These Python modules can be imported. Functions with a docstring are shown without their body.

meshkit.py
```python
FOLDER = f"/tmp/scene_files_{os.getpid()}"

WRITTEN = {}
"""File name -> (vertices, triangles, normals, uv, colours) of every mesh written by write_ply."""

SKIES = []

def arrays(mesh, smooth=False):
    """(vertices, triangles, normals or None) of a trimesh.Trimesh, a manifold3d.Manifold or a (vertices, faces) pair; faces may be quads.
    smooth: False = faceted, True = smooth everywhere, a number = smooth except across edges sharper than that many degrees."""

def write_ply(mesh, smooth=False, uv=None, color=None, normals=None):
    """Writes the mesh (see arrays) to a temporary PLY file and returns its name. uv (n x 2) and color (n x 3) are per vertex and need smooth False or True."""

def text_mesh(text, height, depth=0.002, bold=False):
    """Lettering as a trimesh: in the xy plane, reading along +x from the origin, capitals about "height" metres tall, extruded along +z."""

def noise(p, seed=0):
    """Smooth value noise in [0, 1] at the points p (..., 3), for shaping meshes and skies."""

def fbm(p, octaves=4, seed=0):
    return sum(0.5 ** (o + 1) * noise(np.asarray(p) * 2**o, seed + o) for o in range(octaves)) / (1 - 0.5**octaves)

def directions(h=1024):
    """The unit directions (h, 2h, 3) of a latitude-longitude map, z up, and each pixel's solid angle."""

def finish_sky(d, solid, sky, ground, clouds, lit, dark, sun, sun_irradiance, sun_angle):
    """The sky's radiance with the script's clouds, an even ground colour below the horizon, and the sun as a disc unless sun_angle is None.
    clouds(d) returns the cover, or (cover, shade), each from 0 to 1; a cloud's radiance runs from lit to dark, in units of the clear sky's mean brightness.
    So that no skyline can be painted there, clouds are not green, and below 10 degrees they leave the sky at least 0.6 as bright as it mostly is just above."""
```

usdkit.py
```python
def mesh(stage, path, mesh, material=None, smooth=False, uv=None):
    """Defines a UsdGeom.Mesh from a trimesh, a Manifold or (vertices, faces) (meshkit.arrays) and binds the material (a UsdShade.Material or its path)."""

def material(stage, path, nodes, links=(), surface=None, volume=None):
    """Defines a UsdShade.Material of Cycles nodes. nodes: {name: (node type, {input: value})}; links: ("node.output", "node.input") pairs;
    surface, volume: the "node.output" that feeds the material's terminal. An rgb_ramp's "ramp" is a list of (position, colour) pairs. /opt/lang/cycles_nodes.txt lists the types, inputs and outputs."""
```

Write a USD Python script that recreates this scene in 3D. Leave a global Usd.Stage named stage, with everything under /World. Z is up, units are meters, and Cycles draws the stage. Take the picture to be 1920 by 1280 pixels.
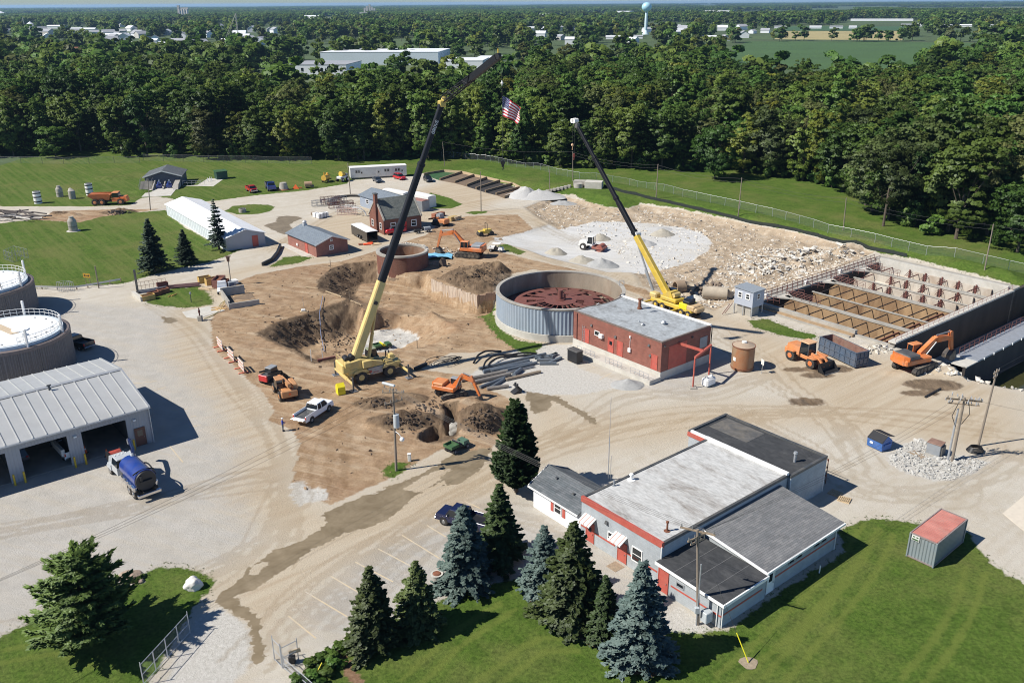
import math,random,numpy as np,trimesh,usdkit,meshkit,shapely
from shapely.geometry import Polygon,Point,LineString,box as sbox
from shapely import affinity
from scipy.spatial import ConvexHull
from scipy import ndimage
from pxr import Usd,UsdGeom,UsdLux,UsdShade,Gf,Sdf,Vt

stage=Usd.Stage.CreateInMemory()
UsdGeom.Xform.Define(stage,'/World')
UsdGeom.SetStageUpAxis(stage,'Z')
PI=math.pi
rng=np.random.default_rng(7)
rnd=random.Random(7)

# ------------------------------------------------------------------ camera, sky, sun, exposure
FOC,CAMH,YH,ROLL=1640.0,48.0,5.0,math.radians(-0.40)      # focal length in pixels of a 1920 wide picture
_p=math.atan((640-YH)/FOC)
_fw=np.array([0,math.cos(_p),-math.sin(_p)]);_rt=np.array([1.0,0,0]);_up=np.cross(_rt,_fw)
_c,_s=math.cos(ROLL),math.sin(ROLL)
RT,UP=_c*_rt+_s*_up,-_s*_rt+_c*_up
cam=UsdGeom.Camera.Define(stage,'/World/camera')
cam.CreateHorizontalApertureAttr(36.0);cam.CreateVerticalApertureAttr(36.0*682/1024)
cam.CreateFocalLengthAttr(36.0*FOC/1920)
cam.CreateClippingRangeAttr(Gf.Vec2f(0.5,60000))
EXPOSURE=0.48
cam.CreateExposureAttr(EXPOSURE)
m4=np.eye(4);m4[0,:3]=RT;m4[1,:3]=UP;m4[2,:3]=-_fw;m4[3,:3]=(0,0,CAMH)
UsdGeom.Xformable(cam).AddTransformOp().Set(Gf.Matrix4d(*m4.ravel().tolist()))

SUN_AZ,SUN_EL=math.radians(16.0),math.radians(45.0)              # shadows run towards +x and a little away
TO_SUN=np.array([-math.cos(SUN_AZ)*math.cos(SUN_EL),-math.sin(SUN_AZ)*math.cos(SUN_EL),math.sin(SUN_EL)])
sun=UsdLux.DistantLight.Define(stage,'/World/sun')
sun.CreateIntensityAttr(1.25);sun.CreateAngleAttr(0.53);sun.CreateColorAttr(Gf.Vec3f(1.0,0.955,0.88));sun.CreateNormalizeAttr(True)
sz=TO_SUN;sx=np.cross([0,0,1],sz);sx/=np.linalg.norm(sx);sy=np.cross(sz,sx)
m4=np.eye(4);m4[0,:3]=sx;m4[1,:3]=sy;m4[2,:3]=sz
UsdGeom.Xformable(sun).AddTransformOp().Set(Gf.Matrix4d(*m4.ravel().tolist()))
dome=UsdLux.DomeLight.Define(stage,'/World/sky')
skym=usdkit.material(stage,'/World/Looks/sky',{
    'sky':('sky_texture',{'sky_type':'single_scattering','sun_disc':False,'sun_elevation':SUN_EL,'sun_rotation':math.atan2(TO_SUN[0],TO_SUN[1]),'air_density':1.0,'aerosol_density':0.05,'ozone_density':2.0}),
    'tint':('mix',{'mix_type':'multiply','fac':1.0,'color2':(.74,.95,1.22)}),
    'bg':('background_shader',{'strength':0.05})},[('sky.color','tint.color1'),('tint.color','bg.color')],surface='bg.background')
UsdShade.MaterialBindingAPI.Apply(dome.GetPrim()).Bind(skym)
dome.GetPrim().SetCustomDataByKey('kind','structure')

# ------------------------------------------------------------------ survey: a spot of the photograph to a spot on the ground
def W(px,py,z=0.0):
    d=_fw*FOC+RT*(px-960)-UP*(py-640)
    t=(z-CAMH)/d[2]
    return np.array([d[0]*t,d[1]*t,z])
def pixel(P):
    q=np.asarray(P,float)-[0,0,CAMH]
    w=q@_fw
    return 960+FOC*(q@RT)/w,640-FOC*(q@UP)/w
def Zm(s,ox,oy):
    return lambda x,y:(ox+x/s,oy+y/s)
Z4,Z5,Z6,Z7=Zm(4,0,300),Zm(4,400,290),Zm(4,800,290),Zm(2.8235,1240,420)
Z8,Y1,Y2,Y3=Zm(3.764,400,470),Zm(2.667,0,480),Zm(4,480,640),Zm(3.658,880,480)
Y4,Y5,Y6,Y7,Y8=Zm(2.844,960,750),Zm(2.909,1560,660),Zm(3,0,940),Zm(2.977,480,850),Zm(3.2,1000,900)
X1,X2,X3=Zm(2.977,0,0),Zm(2.977,640,0),Zm(2.977,1280,0)
def poly(f,pts,z=0.0):
    """world polygon from a flat list of picture spots"""
    pts=np.array(pts,float).reshape(-1,2)
    return[W(*(f(*p) if f else p),z)[:2] for p in pts]

# ------------------------------------------------------------------ prims
_names={}
def numbered(path):
    n=_names.get(path,-1)+1
    _names[path]=n
    return path if n==0 else f'{path}_{n:03d}'
def ppath(parent):
    return '/World' if parent is None else str(parent.GetPath()) if hasattr(parent,'GetPath') else parent
def tag(o,label=None,cat=None,group=None,kind=None):
    for k,v in(('label',label),('category',cat),('group',group),('kind',kind)):
        if v:o.SetCustomDataByKey(k,v)
    return o
def thing(name,label,cat,loc=(0,0,0),rz=0.0,group=None,scale=None):
    x=UsdGeom.Xform.Define(stage,numbered('/World/'+name))
    x.AddTranslateOp().Set(Gf.Vec3d(*map(float,loc)));x.AddRotateZOp().Set(float(math.degrees(rz)))
    if scale is not None:x.AddScaleOp().Set(Gf.Vec3f(*([float(scale)]*3 if np.ndim(scale)==0 else map(float,scale))))
    return tag(x.GetPrim(),label,cat,group)
def part(parent,name,g,mat,label=None,smooth=None,kind=None):
    m=g.mesh() if isinstance(g,G) else g
    sm=(g.smooth if isinstance(g,G) else 30) if smooth is None else smooth
    o=usdkit.mesh(stage,numbered(ppath(parent)+'/'+name),m,mat,smooth=sm).GetPrim()
    return tag(o,label,None,None,kind)
def single(name,label,cat,g,mat,group=None,smooth=None,kind=None):
    return tag(part(None,name,g,mat,None,smooth),label,cat,group,kind)
def proto(name):
    stage.CreateClassPrim('/World/prototypes')
    x=UsdGeom.Xform.Define(stage,'/World/prototypes/'+name)
    return x.GetPrim()
def copy_of(p,name,label,cat,loc,rz=0,scale=None,group=None):
    o=thing(name,label,cat,loc,rz,group,scale)
    o.GetReferences().AddInternalReference(p.GetPath());o.SetInstanceable(True)
    return o

# ------------------------------------------------------------------ mesh builder
class G:
    def __init__(s,smooth=30):s.v,s.f,s.n,s.smooth=[],[],0,smooth
    def raw(s,v,f):
        v=np.asarray(v,float);f=np.asarray(f,int)
        if f.shape[1]==4:f=np.vstack([f[:,[0,1,2]],f[:,[0,2,3]]])
        s.v.append(v);s.f.append(f+s.n);s.n+=len(v);return s
    def add(s,m):return s.raw(*((m.vertices,m.faces) if hasattr(m,'vertices') else meshkit.arrays(m)[:2]))
    def mesh(s):return(np.vstack(s.v),np.vstack(s.f))
    def box(s,c,d,rz=0,rx=0,ry=0):
        x,y,z=np.array(d)/2.0
        v=np.array([[i,j,k] for i in(-x,x) for j in(-y,y) for k in(-z,z)])
        v=v@rot(rx,ry,rz).T+c
        return s.raw(v,[[0,1,3,2],[4,6,7,5],[0,4,5,1],[2,3,7,6],[0,2,6,4],[1,5,7,3]])
    def b(s,x0,x1,y0,y1,z0,z1):return s.box(((x0+x1)/2,(y0+y1)/2,(z0+z1)/2),(x1-x0,y1-y0,z1-z0))
    def hull(s,pts):
        pts=np.asarray(pts,float);h=ConvexHull(pts)
        f=h.simplices.copy();c=pts[h.vertices].mean(0)
        n=np.cross(pts[f[:,1]]-pts[f[:,0]],pts[f[:,2]]-pts[f[:,0]])
        fl=(n*(pts[f[:,0]]-c)).sum(1)<0
        f[fl]=f[fl][:,::-1]
        idx=np.unique(f);mp=np.zeros(len(pts),int);mp[idx]=np.arange(len(idx))
        return s.raw(pts[idx],mp[f])
    def bb(s,c,d,bv=0.06,rz=0,rx=0,ry=0):
        """box with chamfered edges"""
        x,y,z=np.array(d)/2.0;bv=min(bv,x*.9,y*.9,z*.9)
        P=[]
        for i in(-1,1):
            for j in(-1,1):
                for k in(-1,1):
                    P+=[[i*x,j*(y-bv),k*(z-bv)],[i*(x-bv),j*y,k*(z-bv)],[i*(x-bv),j*(y-bv),k*z]]
        return s.hull(np.array(P)@rot(rx,ry,rz).T+c)
    def cyl(s,p0,p1,r,r2=None,n=12,cap=True):
        p0,p1=np.asarray(p0,float),np.asarray(p1,float);r2=r if r2 is None else r2
        d=p1-p0;d=d/np.linalg.norm(d);a=np.cross(d,[0,0,1] if abs(d[2])<.9 else[1,0,0]);a/=np.linalg.norm(a);b=np.cross(d,a)
        t=np.linspace(0,2*PI,n,endpoint=False);o=np.outer(np.cos(t),a)+np.outer(np.sin(t),b)
        i=np.arange(n);j=(i+1)%n
        f=[np.stack([i,j,j+n,i+n],1)]
        s.raw(np.vstack([p0+o*r,p1+o*r2]),f[0])
        if cap:
            s.raw(np.vstack([p0+o*r,[p0]]),np.stack([j,i,np.full(n,n)],1));s.raw(np.vstack([p1+o*r2,[p1]]),np.stack([i,j,np.full(n,n)],1))
        return s
    def tube(s,pts,r,n=5):
        pts=np.asarray(pts,float)
        for a,b in zip(pts[:-1],pts[1:]):s.cyl(a,b,r,n=n,cap=False)
        return s
    def ring(s,c,r0,r1,z0,z1,n=64,a0=0,a1=2*PI):
        """solid ring (tube wall) about a vertical axis"""
        full=abs(a1-a0-2*PI)<1e-6
        t=np.linspace(a0,a1,n,endpoint=not full);cs=np.stack([np.cos(t),np.sin(t)],1)
        V=[np.c_[c[0]+cs[:,0]*r,c[1]+cs[:,1]*r,np.full(n,z)] for r,z in((r0,z0),(r1,z0),(r1,z1),(r0,z1))]
        i=np.arange(n if full else n-1);j=(i+1)%n
        F=[np.stack([i+n*a,j+n*a,j+n*b,i+n*b],1) for a,b in((1,2),(2,3),(3,0),(0,1))]
        s.raw(np.vstack(V),np.vstack(F))
        if not full:
            s.raw([V[k][0] for k in range(4)],[[0,1,2,3]]);s.raw([V[k][-1] for k in range(4)],[[3,2,1,0]])
        return s
    def ext(s,prof,y0,y1):
        """side profile of (x, z) points extruded along y"""
        return s.add(extr(prof,y0,y1))
    def prism(s,pl,z0,z1):
        p=pl if isinstance(pl,Polygon) else Polygon(pl)
        m=trimesh.creation.extrude_polygon(p.buffer(0),z1-z0);m.apply_translation([0,0,z0]);return s.add(m)
    def quad(s,a,b,c,d):return s.raw([a,b,c,d],[[0,1,2,3]])
    def ball(s,c,r,sub=2,sc=(1,1,1)):
        m=trimesh.creation.icosphere(sub,r);m.vertices*=sc;m.apply_translation(c);return s.add(m)
    def xf(s,loc=(0,0,0),rz=0,rx=0,ry=0,sc=1):
        R=rot(rx,ry,rz);s.v=[(v*sc)@R.T+loc for v in s.v];return s
def rot(rx,ry,rz):
    R=np.eye(3)
    if rx:c,s=math.cos(rx),math.sin(rx);R=np.array([[1,0,0],[0,c,-s],[0,s,c]])@R
    if ry:c,s=math.cos(ry),math.sin(ry);R=np.array([[c,0,s],[0,1,0],[-s,0,c]])@R
    if rz:c,s=math.cos(rz),math.sin(rz);R=np.array([[c,-s,0],[s,c,0],[0,0,1]])@R
    return R
def extr(prof,y0,y1):
    m=trimesh.creation.extrude_polygon(Polygon(prof).buffer(0),y1-y0)
    v=m.vertices.copy();m.vertices=np.c_[v[:,0],y1-v[:,2],v[:,1]]
    return m
def bar(g,a,b,w,h=None):
    """square bar from a to b"""
    a,b=np.asarray(a,float),np.asarray(b,float);d=b-a;L=np.linalg.norm(d)
    return g.box((a+b)/2,(L,w,h or w),rz=math.atan2(d[1],d[0]),ry=-math.asin(max(-1,min(1,d[2]/L))))
def curve(pts,n=40,s=2.2):
    P=np.asarray(pts,float);t=np.r_[0,np.cumsum(np.linalg.norm(np.diff(P,axis=0),axis=1))];u=np.linspace(0,t[-1],n)
    Q=np.stack([np.interp(u,t,P[:,k]) for k in range(3)],1);R=ndimage.gaussian_filter1d(Q,s,axis=0,mode='nearest');R[0],R[-1]=Q[0],Q[-1];return R
def wob(v,amp,sc,seed=0):
    """rough up vertices with noise"""
    v=np.asarray(v,float)
    o=np.stack([meshkit.fbm(v*sc+k*17.3+seed*5.1) for k in range(3)],1)
    return v+o*amp

# ------------------------------------------------------------------ materials
MATS={}
def M(name,col,rough=.7,var=.14,scale=2.0,bump=0.0,metal=0.0,dirt=0.0,dcol=(.32,.27,.2),coat=0.0,spec=.5,fine=12.0,rust=None,stretch=None):
    if name in MATS:return MATS[name]
    col=np.array(col,float)
    nd={'geo':('geometry',{}),'map':('mapping',{'scale':stretch or(1,1,1)}),
          'n1':('noise_texture',{'scale':scale,'detail':5,'roughness':.6}),'n2':('noise_texture',{'scale':fine,'detail':4,'roughness':.65}),
          'r1':('rgb_ramp',{'ramp':[(.25,col*(1-var)),(.75,np.minimum(col*(1+var),.92))]}),
          'r2':('rgb_ramp',{'ramp':[(.3,(1-var*.6,)*3),(.7,(1,1,1))]}),
          'mul':('mix',{'mix_type':'multiply','fac':1.0}),
          'p':('principled_bsdf',{'roughness':rough,'metallic':metal,'coat_weight':coat,'coat_roughness':.12,'specular_ior_level':spec})}
    ln=[('geo.position','map.vector'),('map.vector','n1.vector'),('map.vector','n2.vector'),('n1.fac','r1.fac'),('n2.fac','r2.fac'),('r1.color','mul.color1'),('r2.color','mul.color2')]
    out='mul.color'
    if dirt:
        nd.update({'n3':('noise_texture',{'scale':scale*.45,'detail':6,'roughness':.7,'distortion':.6}),
                   'r3':('rgb_ramp',{'ramp':[(.42,(0,0,0)),(.68,(dirt,dirt,dirt))]}),
                   'md':('mix',{'mix_type':'mix','color2':dcol})})
        ln+=[('map.vector','n3.vector'),('n3.fac','r3.fac'),('r3.color','md.fac'),(out,'md.color1')];out='md.color'
    ln.append((out,'p.base_color'))
    if bump:
        nd['bump']=('bump',{'strength':bump,'distance':.05});ln+=[('n2.fac','bump.height'),('bump.normal','p.normal')]
    MATS[name]=usdkit.material(stage,'/World/Looks/'+name,nd,ln,surface='p.BSDF')
    return MATS[name]
def brickmat(name,c1,c2,mortar,bw,bh,ms=.012,rough=.85,bump=.5,offset=.5,dirt=.25):
    """courses laid along whichever wall direction the face has: u runs along the wall, v is height"""
    nd={'tc':('texture_coordinate',{}),'sep':('separate_xyz',{}),'uu':('math',{'math_type':'add'}),'com':('combine_xyz',{}),
          'br':('brick_texture',{'color1':c1,'color2':c2,'mortar':mortar,'scale':1.0,'mortar_size':ms,'mortar_smooth':.2,'bias':0.0,'brick_width':bw,'row_height':bh,'offset':offset}),
          'n':('noise_texture',{'scale':.8,'detail':6,'roughness':.7}),'r':('rgb_ramp',{'ramp':[(.3,(1-dirt,1-dirt,1-dirt)),(.7,(1,1,1))]}),
          'mul':('mix',{'mix_type':'multiply','fac':1.0}),'bump':('bump',{'strength':bump,'distance':.02,'invert':True}),
          'p':('principled_bsdf',{'roughness':rough,'specular_ior_level':.25})}
    ln=[('tc.object','sep.vector'),('sep.x','uu.value1'),('sep.y','uu.value2'),('uu.value','com.x'),('sep.z','com.y'),('com.vector','br.vector'),
          ('tc.object','n.vector'),('n.fac','r.fac'),('br.color','mul.color1'),('r.color','mul.color2'),('mul.color','p.base_color'),('br.fac','bump.height'),('bump.normal','p.normal')]
    MATS[name]=usdkit.material(stage,'/World/Looks/'+name,nd,ln,surface='p.BSDF');return MATS[name]
def shinglemat(name,c1,c2,bw=.9,bh=.16,axis='x',lo=.75):
    """roof shingles; axis: the local direction the courses run along"""
    nd={'tc':('texture_coordinate',{}),'sep':('separate_xyz',{}),'com':('combine_xyz',{}),
          'br':('brick_texture',{'color1':c1,'color2':c2,'mortar':tuple(np.array(c1)*.5),'scale':1.0,'mortar_size':.015,'mortar_smooth':.3,'bias':0.0,'brick_width':bw,'row_height':bh}),
          'n':('noise_texture',{'scale':1.2,'detail':6,'roughness':.7}),'r':('rgb_ramp',{'ramp':[(.3,(lo,)*3),(.7,(1.1,1.1,1.1))]}),
          'mul':('mix',{'mix_type':'multiply','fac':1.0}),'p':('principled_bsdf',{'roughness':.9,'specular_ior_level':.2})}
    a,b=('x','y') if axis=='x' else('y','x')
    ln=[('tc.object','sep.vector'),('sep.'+a,'com.x'),('sep.'+b,'com.y'),('com.vector','br.vector'),('tc.object','n.vector'),('n.fac','r.fac'),('br.color','mul.color1'),('r.color','mul.color2'),('mul.color','p.base_color')]
    MATS[name]=usdkit.material(stage,'/World/Looks/'+name,nd,ln,surface='p.BSDF');return MATS[name]
def roofmat(name,col,stain,amt=.7,sc=.5,streak=(1,1,1),rough=.85):
    nd={'tc':('texture_coordinate',{}),'map':('mapping',{'scale':streak}),'n1':('noise_texture',{'scale':sc,'detail':8,'roughness':.75,'distortion':.5}),'n2':('noise_texture',{'scale':2.5,'detail':5,'roughness':.7}),
          'r1':('rgb_ramp',{'ramp':[(.46,(0,0,0)),(.56,(amt*.35,)*3),(.68,(amt,amt,amt))]}),'mx':('mix',{'mix_type':'mix','color1':col,'color2':stain}),
          'r2':('rgb_ramp',{'ramp':[(.32,(.7,.7,.7)),(.62,(1.05,1.05,1.05))]}),'mul':('mix',{'mix_type':'multiply','fac':1.0}),'p':('principled_bsdf',{'roughness':rough,'specular_ior_level':.3})}
    ln=[('tc.object','map.vector'),('map.vector','n1.vector'),('map.vector','n2.vector'),('n1.fac','r1.fac'),('r1.color','mx.fac'),('n2.fac','r2.fac'),('mx.color','mul.color1'),('r2.color','mul.color2'),('mul.color','p.base_color')]
    MATS[name]=usdkit.material(stage,'/World/Looks/'+name,nd,ln,surface='p.BSDF');return MATS[name]
def glass(name='window_glass',tint=(.02,.03,.035)):
    if name in MATS:return MATS[name]
    MATS[name]=usdkit.material(stage,'/World/Looks/'+name,{'t':('transparent_bsdf',{'color':tuple(np.array(tint)*8+.15)}),'g':('glossy_bsdf',{'color':(.9,.95,1),'roughness':.03}),'fr':('fresnel',{'IOR':1.6}),
        'm':('mix_closure',{})},[('fr.fac','m.fac'),('t.BSDF','m.closure1'),('g.BSDF','m.closure2')],surface='m.closure')
    return MATS[name]
DARKGLASS=M('dark_glass',(.012,.016,.02),.06,.1,spec=.8)
WIN=glass()
CONC=M('concrete',(.36,.34,.30),.9,.2,.9,.25,dirt=.35,dcol=(.2,.17,.13))
CONCW=M('pale_concrete',(.5,.48,.43),.9,.15,.8,.2,dirt=.3,dcol=(.3,.26,.2))
CONCT=M('tank_concrete',(.30,.25,.19),.92,.3,.35,.25,dirt=.8,dcol=(.16,.10,.06),stretch=(1,1,.35))
WHITE=M('white_paint',(.78,.78,.76),.5,.06,1.5,dirt=.12)
OFFWHITE=M('trailer_white',(.7,.7,.67),.45,.07,.6,dirt=.2)
RED=M('red_paint',(.43,.085,.062),.6,.15,1.5,dirt=.1)
REDST=M('red_primer_steel',(.165,.058,.046),.7,.25,2,dirt=.3,dcol=(.12,.07,.05))
RUST=M('rusty_steel',(.22,.085,.045),.85,.35,3,.3,dirt=.5,dcol=(.09,.045,.03))
DARK=M('black_rubber',(.018,.018,.019),.8,.3,4,dirt=.35,dcol=(.2,.16,.12))
BLACK=M('black_plastic',(.015,.015,.017),.5,.2,3)
BOOMBLK=M('black_boom_paint',(.012,.013,.017),.55,.2,1,spec=.25)
STEEL=M('grey_steel',(.35,.36,.37),.45,.15,2,metal=.7,dirt=.2)
GALV=M('galvanized_steel',(.48,.5,.52),.5,.12,2,metal=.55,dirt=.15)
GREYP=M('grey_paint',(.25,.27,.29),.55,.12,1.5,dirt=.2)
DKGREY=M('dark_grey_paint',(.06,.065,.07),.55,.2,1.5,dirt=.25)
CRYEL=M('crane_cream_yellow',(.62,.47,.17),.5,.13,1.2,dirt=.35)
YEL=M('machine_yellow',(.60,.42,.05),.5,.14,1.2,dirt=.4)
BYEL=M('bright_yellow',(.72,.60,.02),.5,.06,1.2)
ORA=M('machine_orange',(.62,.16,.03),.5,.16,1.3,dirt=.42,coat=.1)
ORAF=M('faded_orange',(.60,.22,.075),.55,.15,1.3,dirt=.35)
ORAR=M('rusty_orange',(.42,.12,.03),.65,.25,1.5,dirt=.45,dcol=(.14,.08,.05))
TANP=M('telehandler_tan',(.47,.22,.085),.6,.15,1.4,dirt=.4)
BLUE=M('blue_paint',(.012,.04,.22),.3,.14,1.2,coat=.5,dirt=.12)
DBLUE=M('dumpster_blue',(.02,.11,.36),.5,.15,1.2,dirt=.2)
NAVY=M('navy_blue_paint',(.008,.012,.05),.3,.1,1,coat=.6)
CARRED=M('car_red',(.45,.015,.02),.3,.06,1,coat=.6)
CARBLK=M('car_black',(.012,.012,.014),.3,.1,1,coat=.6)
CARGREY=M('car_slate',(.04,.05,.065),.3,.1,1,coat=.6)
CARWHT=M('car_white',(.78,.79,.8),.3,.03,1,coat=.5)
SLATE=M('rolloff_slate_blue',(.072,.105,.155),.55,.2,1.3,dirt=.3,dcol=(.2,.15,.1))
WOOD=M('weathered_wood',(.30,.23,.16),.9,.3,3,.3)
POLEW=M('pole_wood',(.23,.19,.15),.9,.25,2,.3,stretch=(4,4,.4))
PALW=M('pallet_wood',(.48,.36,.22),.9,.25,4)
CHROME=M('chrome',(.7,.7,.72),.15,.05,metal=1.0)
LAMPR=M('lamp_red',(.5,.01,.01),.3,.05)
LAMPW=M('lamp_clear',(.75,.75,.72),.2,.05)
CONEO=M('cone_orange',(.75,.13,.02),.5,.08)
WIRE=M('wire_black',(.05,.05,.05),.6,.1)
GREENP=M('green_paint',(.03,.10,.035),.5,.15,dirt=.2)
TRIMR=M('dusky_red_trim',(.42,.085,.06),.65,.15,1.5,dirt=.15)
# ------------------------------------------------------------------ site frames
def frame(O,ang):
    c,s=math.cos(ang),math.sin(ang)
    return lambda x,y,z=0.0:np.array([O[0]+c*x-s*y,O[1]+s*x+c*y,z])
SITE=math.radians(39.2)
TKA=math.radians(38.57)
TKO=np.array([40.88,140.13])                                      # settling tanks: x along the far side, y towards the camera
def TK(x,y,z=0.0):
    return np.array([TKO[0]+math.cos(TKA)*x+math.sin(TKA)*y,TKO[1]+math.sin(TKA)*x-math.cos(TKA)*y,z])

# ------------------------------------------------------------------ ground: zones and relief on a raster
GX0,GX1,GY0,GY1,DX,DY=-165.0,175.0,36.0,342.0,0.45,0.30
xs=np.arange(GX0,GX1+.01,DX);ys=np.arange(GY0,GY1+.01,DY)
XX,YY=np.meshgrid(xs,ys)
def mask(pl,sub=None):
    pl=pl if hasattr(pl,'area') else Polygon(pl).buffer(0)
    out=np.zeros(XX.shape,bool)
    x0,y0,x1,y1=pl.bounds
    i0,i1=np.searchsorted(xs,[x0-1,x1+1]);j0,j1=np.searchsorted(ys,[y0-1,y1+1])
    if i1>i0 and j1>j0:
        shapely.prepare(pl)
        out[j0:j1,i0:i1]=shapely.contains_xy(pl,XX[j0:j1,i0:i1],YY[j0:j1,i0:i1])
    return out
def sdf(m,cap=12.0):
    """signed distance in metres, positive inside"""
    if not m.any():return np.full(m.shape,-cap)
    j,i=np.nonzero(m);p=45
    a,b,c,d=max(0,j.min()-p),j.max()+p,max(0,i.min()-p),i.max()+p
    s=m[a:b,c:d]
    di=ndimage.distance_transform_edt(s,sampling=(DY,DX));do=ndimage.distance_transform_edt(~s,sampling=(DY,DX))
    out=np.full(m.shape,-cap);out[a:b,c:d]=np.clip(di-do,-cap,cap)
    return out
HH=np.zeros(XX.shape)
nz=lambda sc,seed=0:meshkit.fbm(np.stack([XX*sc,YY*sc,np.full(XX.shape,seed*3.7)],-1))-.5
N05,N2,N8=nz(.05,1),nz(.25,2),nz(.9,3)
N20=meshkit.noise(np.stack([XX*1.9,YY*1.9,XX*0+4.4],-1))-.5
def relief(outer,inner,dz,rough=0.0,power=1.0,mode='add'):
    """ground raised or dug by dz inside outer, reaching dz at inner"""
    global HH
    mo,mi=mask(outer),mask(inner);mi&=mo
    do=np.maximum(sdf(mo),0);din=np.maximum(-sdf(mi,40.0),0)
    t=np.where(mo,do/np.maximum(do+din,1e-6),0)**power
    h=dz*t+rough*(N2*1.1+N8*.9+N20*.5)*np.minimum(1,do/1.2)
    if mode=='min':HH=np.where(mo,np.minimum(HH,h),HH)
    elif mode=='set':HH=np.where(mi,dz,HH)
    else:HH=HH+h*mo
def mound(p,rx,ry,h,rz=0.0,rough=.5,n2=1.0):
    global HH
    c,s=math.cos(rz),math.sin(rz);dx,dy=XX-p[0],YY-p[1]
    r=np.hypot((dx*c+dy*s)/rx,(-dx*s+dy*c)/ry)+N2*.5*n2
    HH=HH+np.clip(1-r,0,1)**.8*h*(1+rough*(N8*1.6+N20))
P_=Polygon
def shr(pl,d):return Polygon(pl).buffer(d)

# the working floor around the crushed stone and the rubble lies a metre lower, cut into the grass bank
basin_px=[Z6(*p) for p in((500,650),(740,600),(920,540),(1000,560),(1070,540),(1180,520),(1280,505),(1500,505),(1700,515))]+[(1280,427),(1318,437),(1335,455),(1328,470),(1300,488),(1270,498),(1225,508),(1190,517),(1160,516),(1137,516)]+[Z6(*p) for p in((1100,840),(900,790),(740,730),(520,670))]
basin=poly(None,basin_px,-.8)
bank_px=[(985,388),(1010,378),(1050,366),(1100,376),(1137,387),(1175,391),(1200,383),(1275,393),(1406,421),(1488,437),(1569,456),(1640,472),(1560,505),(1480,535),(1410,562),(1380,562),(1340,582),(1300,565),(1240,545),(1205,535),(1195,517),(1150,470),(1060,430),(1010,408)]
bank=poly(None,bank_px,0)
low=Polygon(basin).union(Polygon(bank).buffer(0)).buffer(1).buffer(-1)
relief(low.buffer(.4),low.buffer(-2.6),-1.0,.12)
relief(Polygon(bank).buffer(0),Polygon(bank).buffer(-3),.15,.55)
berm=Polygon(poly(None,[(850,318),(1000,318),(1100,335),(1300,372),(1500,415),(1640,450),(1920,515),(1980,560),(1920,542),(1700,486),(1640,472),(1400,421),(1275,393),(1200,383),(1137,387),(1075,368),(962,351)])).buffer(0)
relief(berm,berm.buffer(-3.5),1.3,.15)
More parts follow.
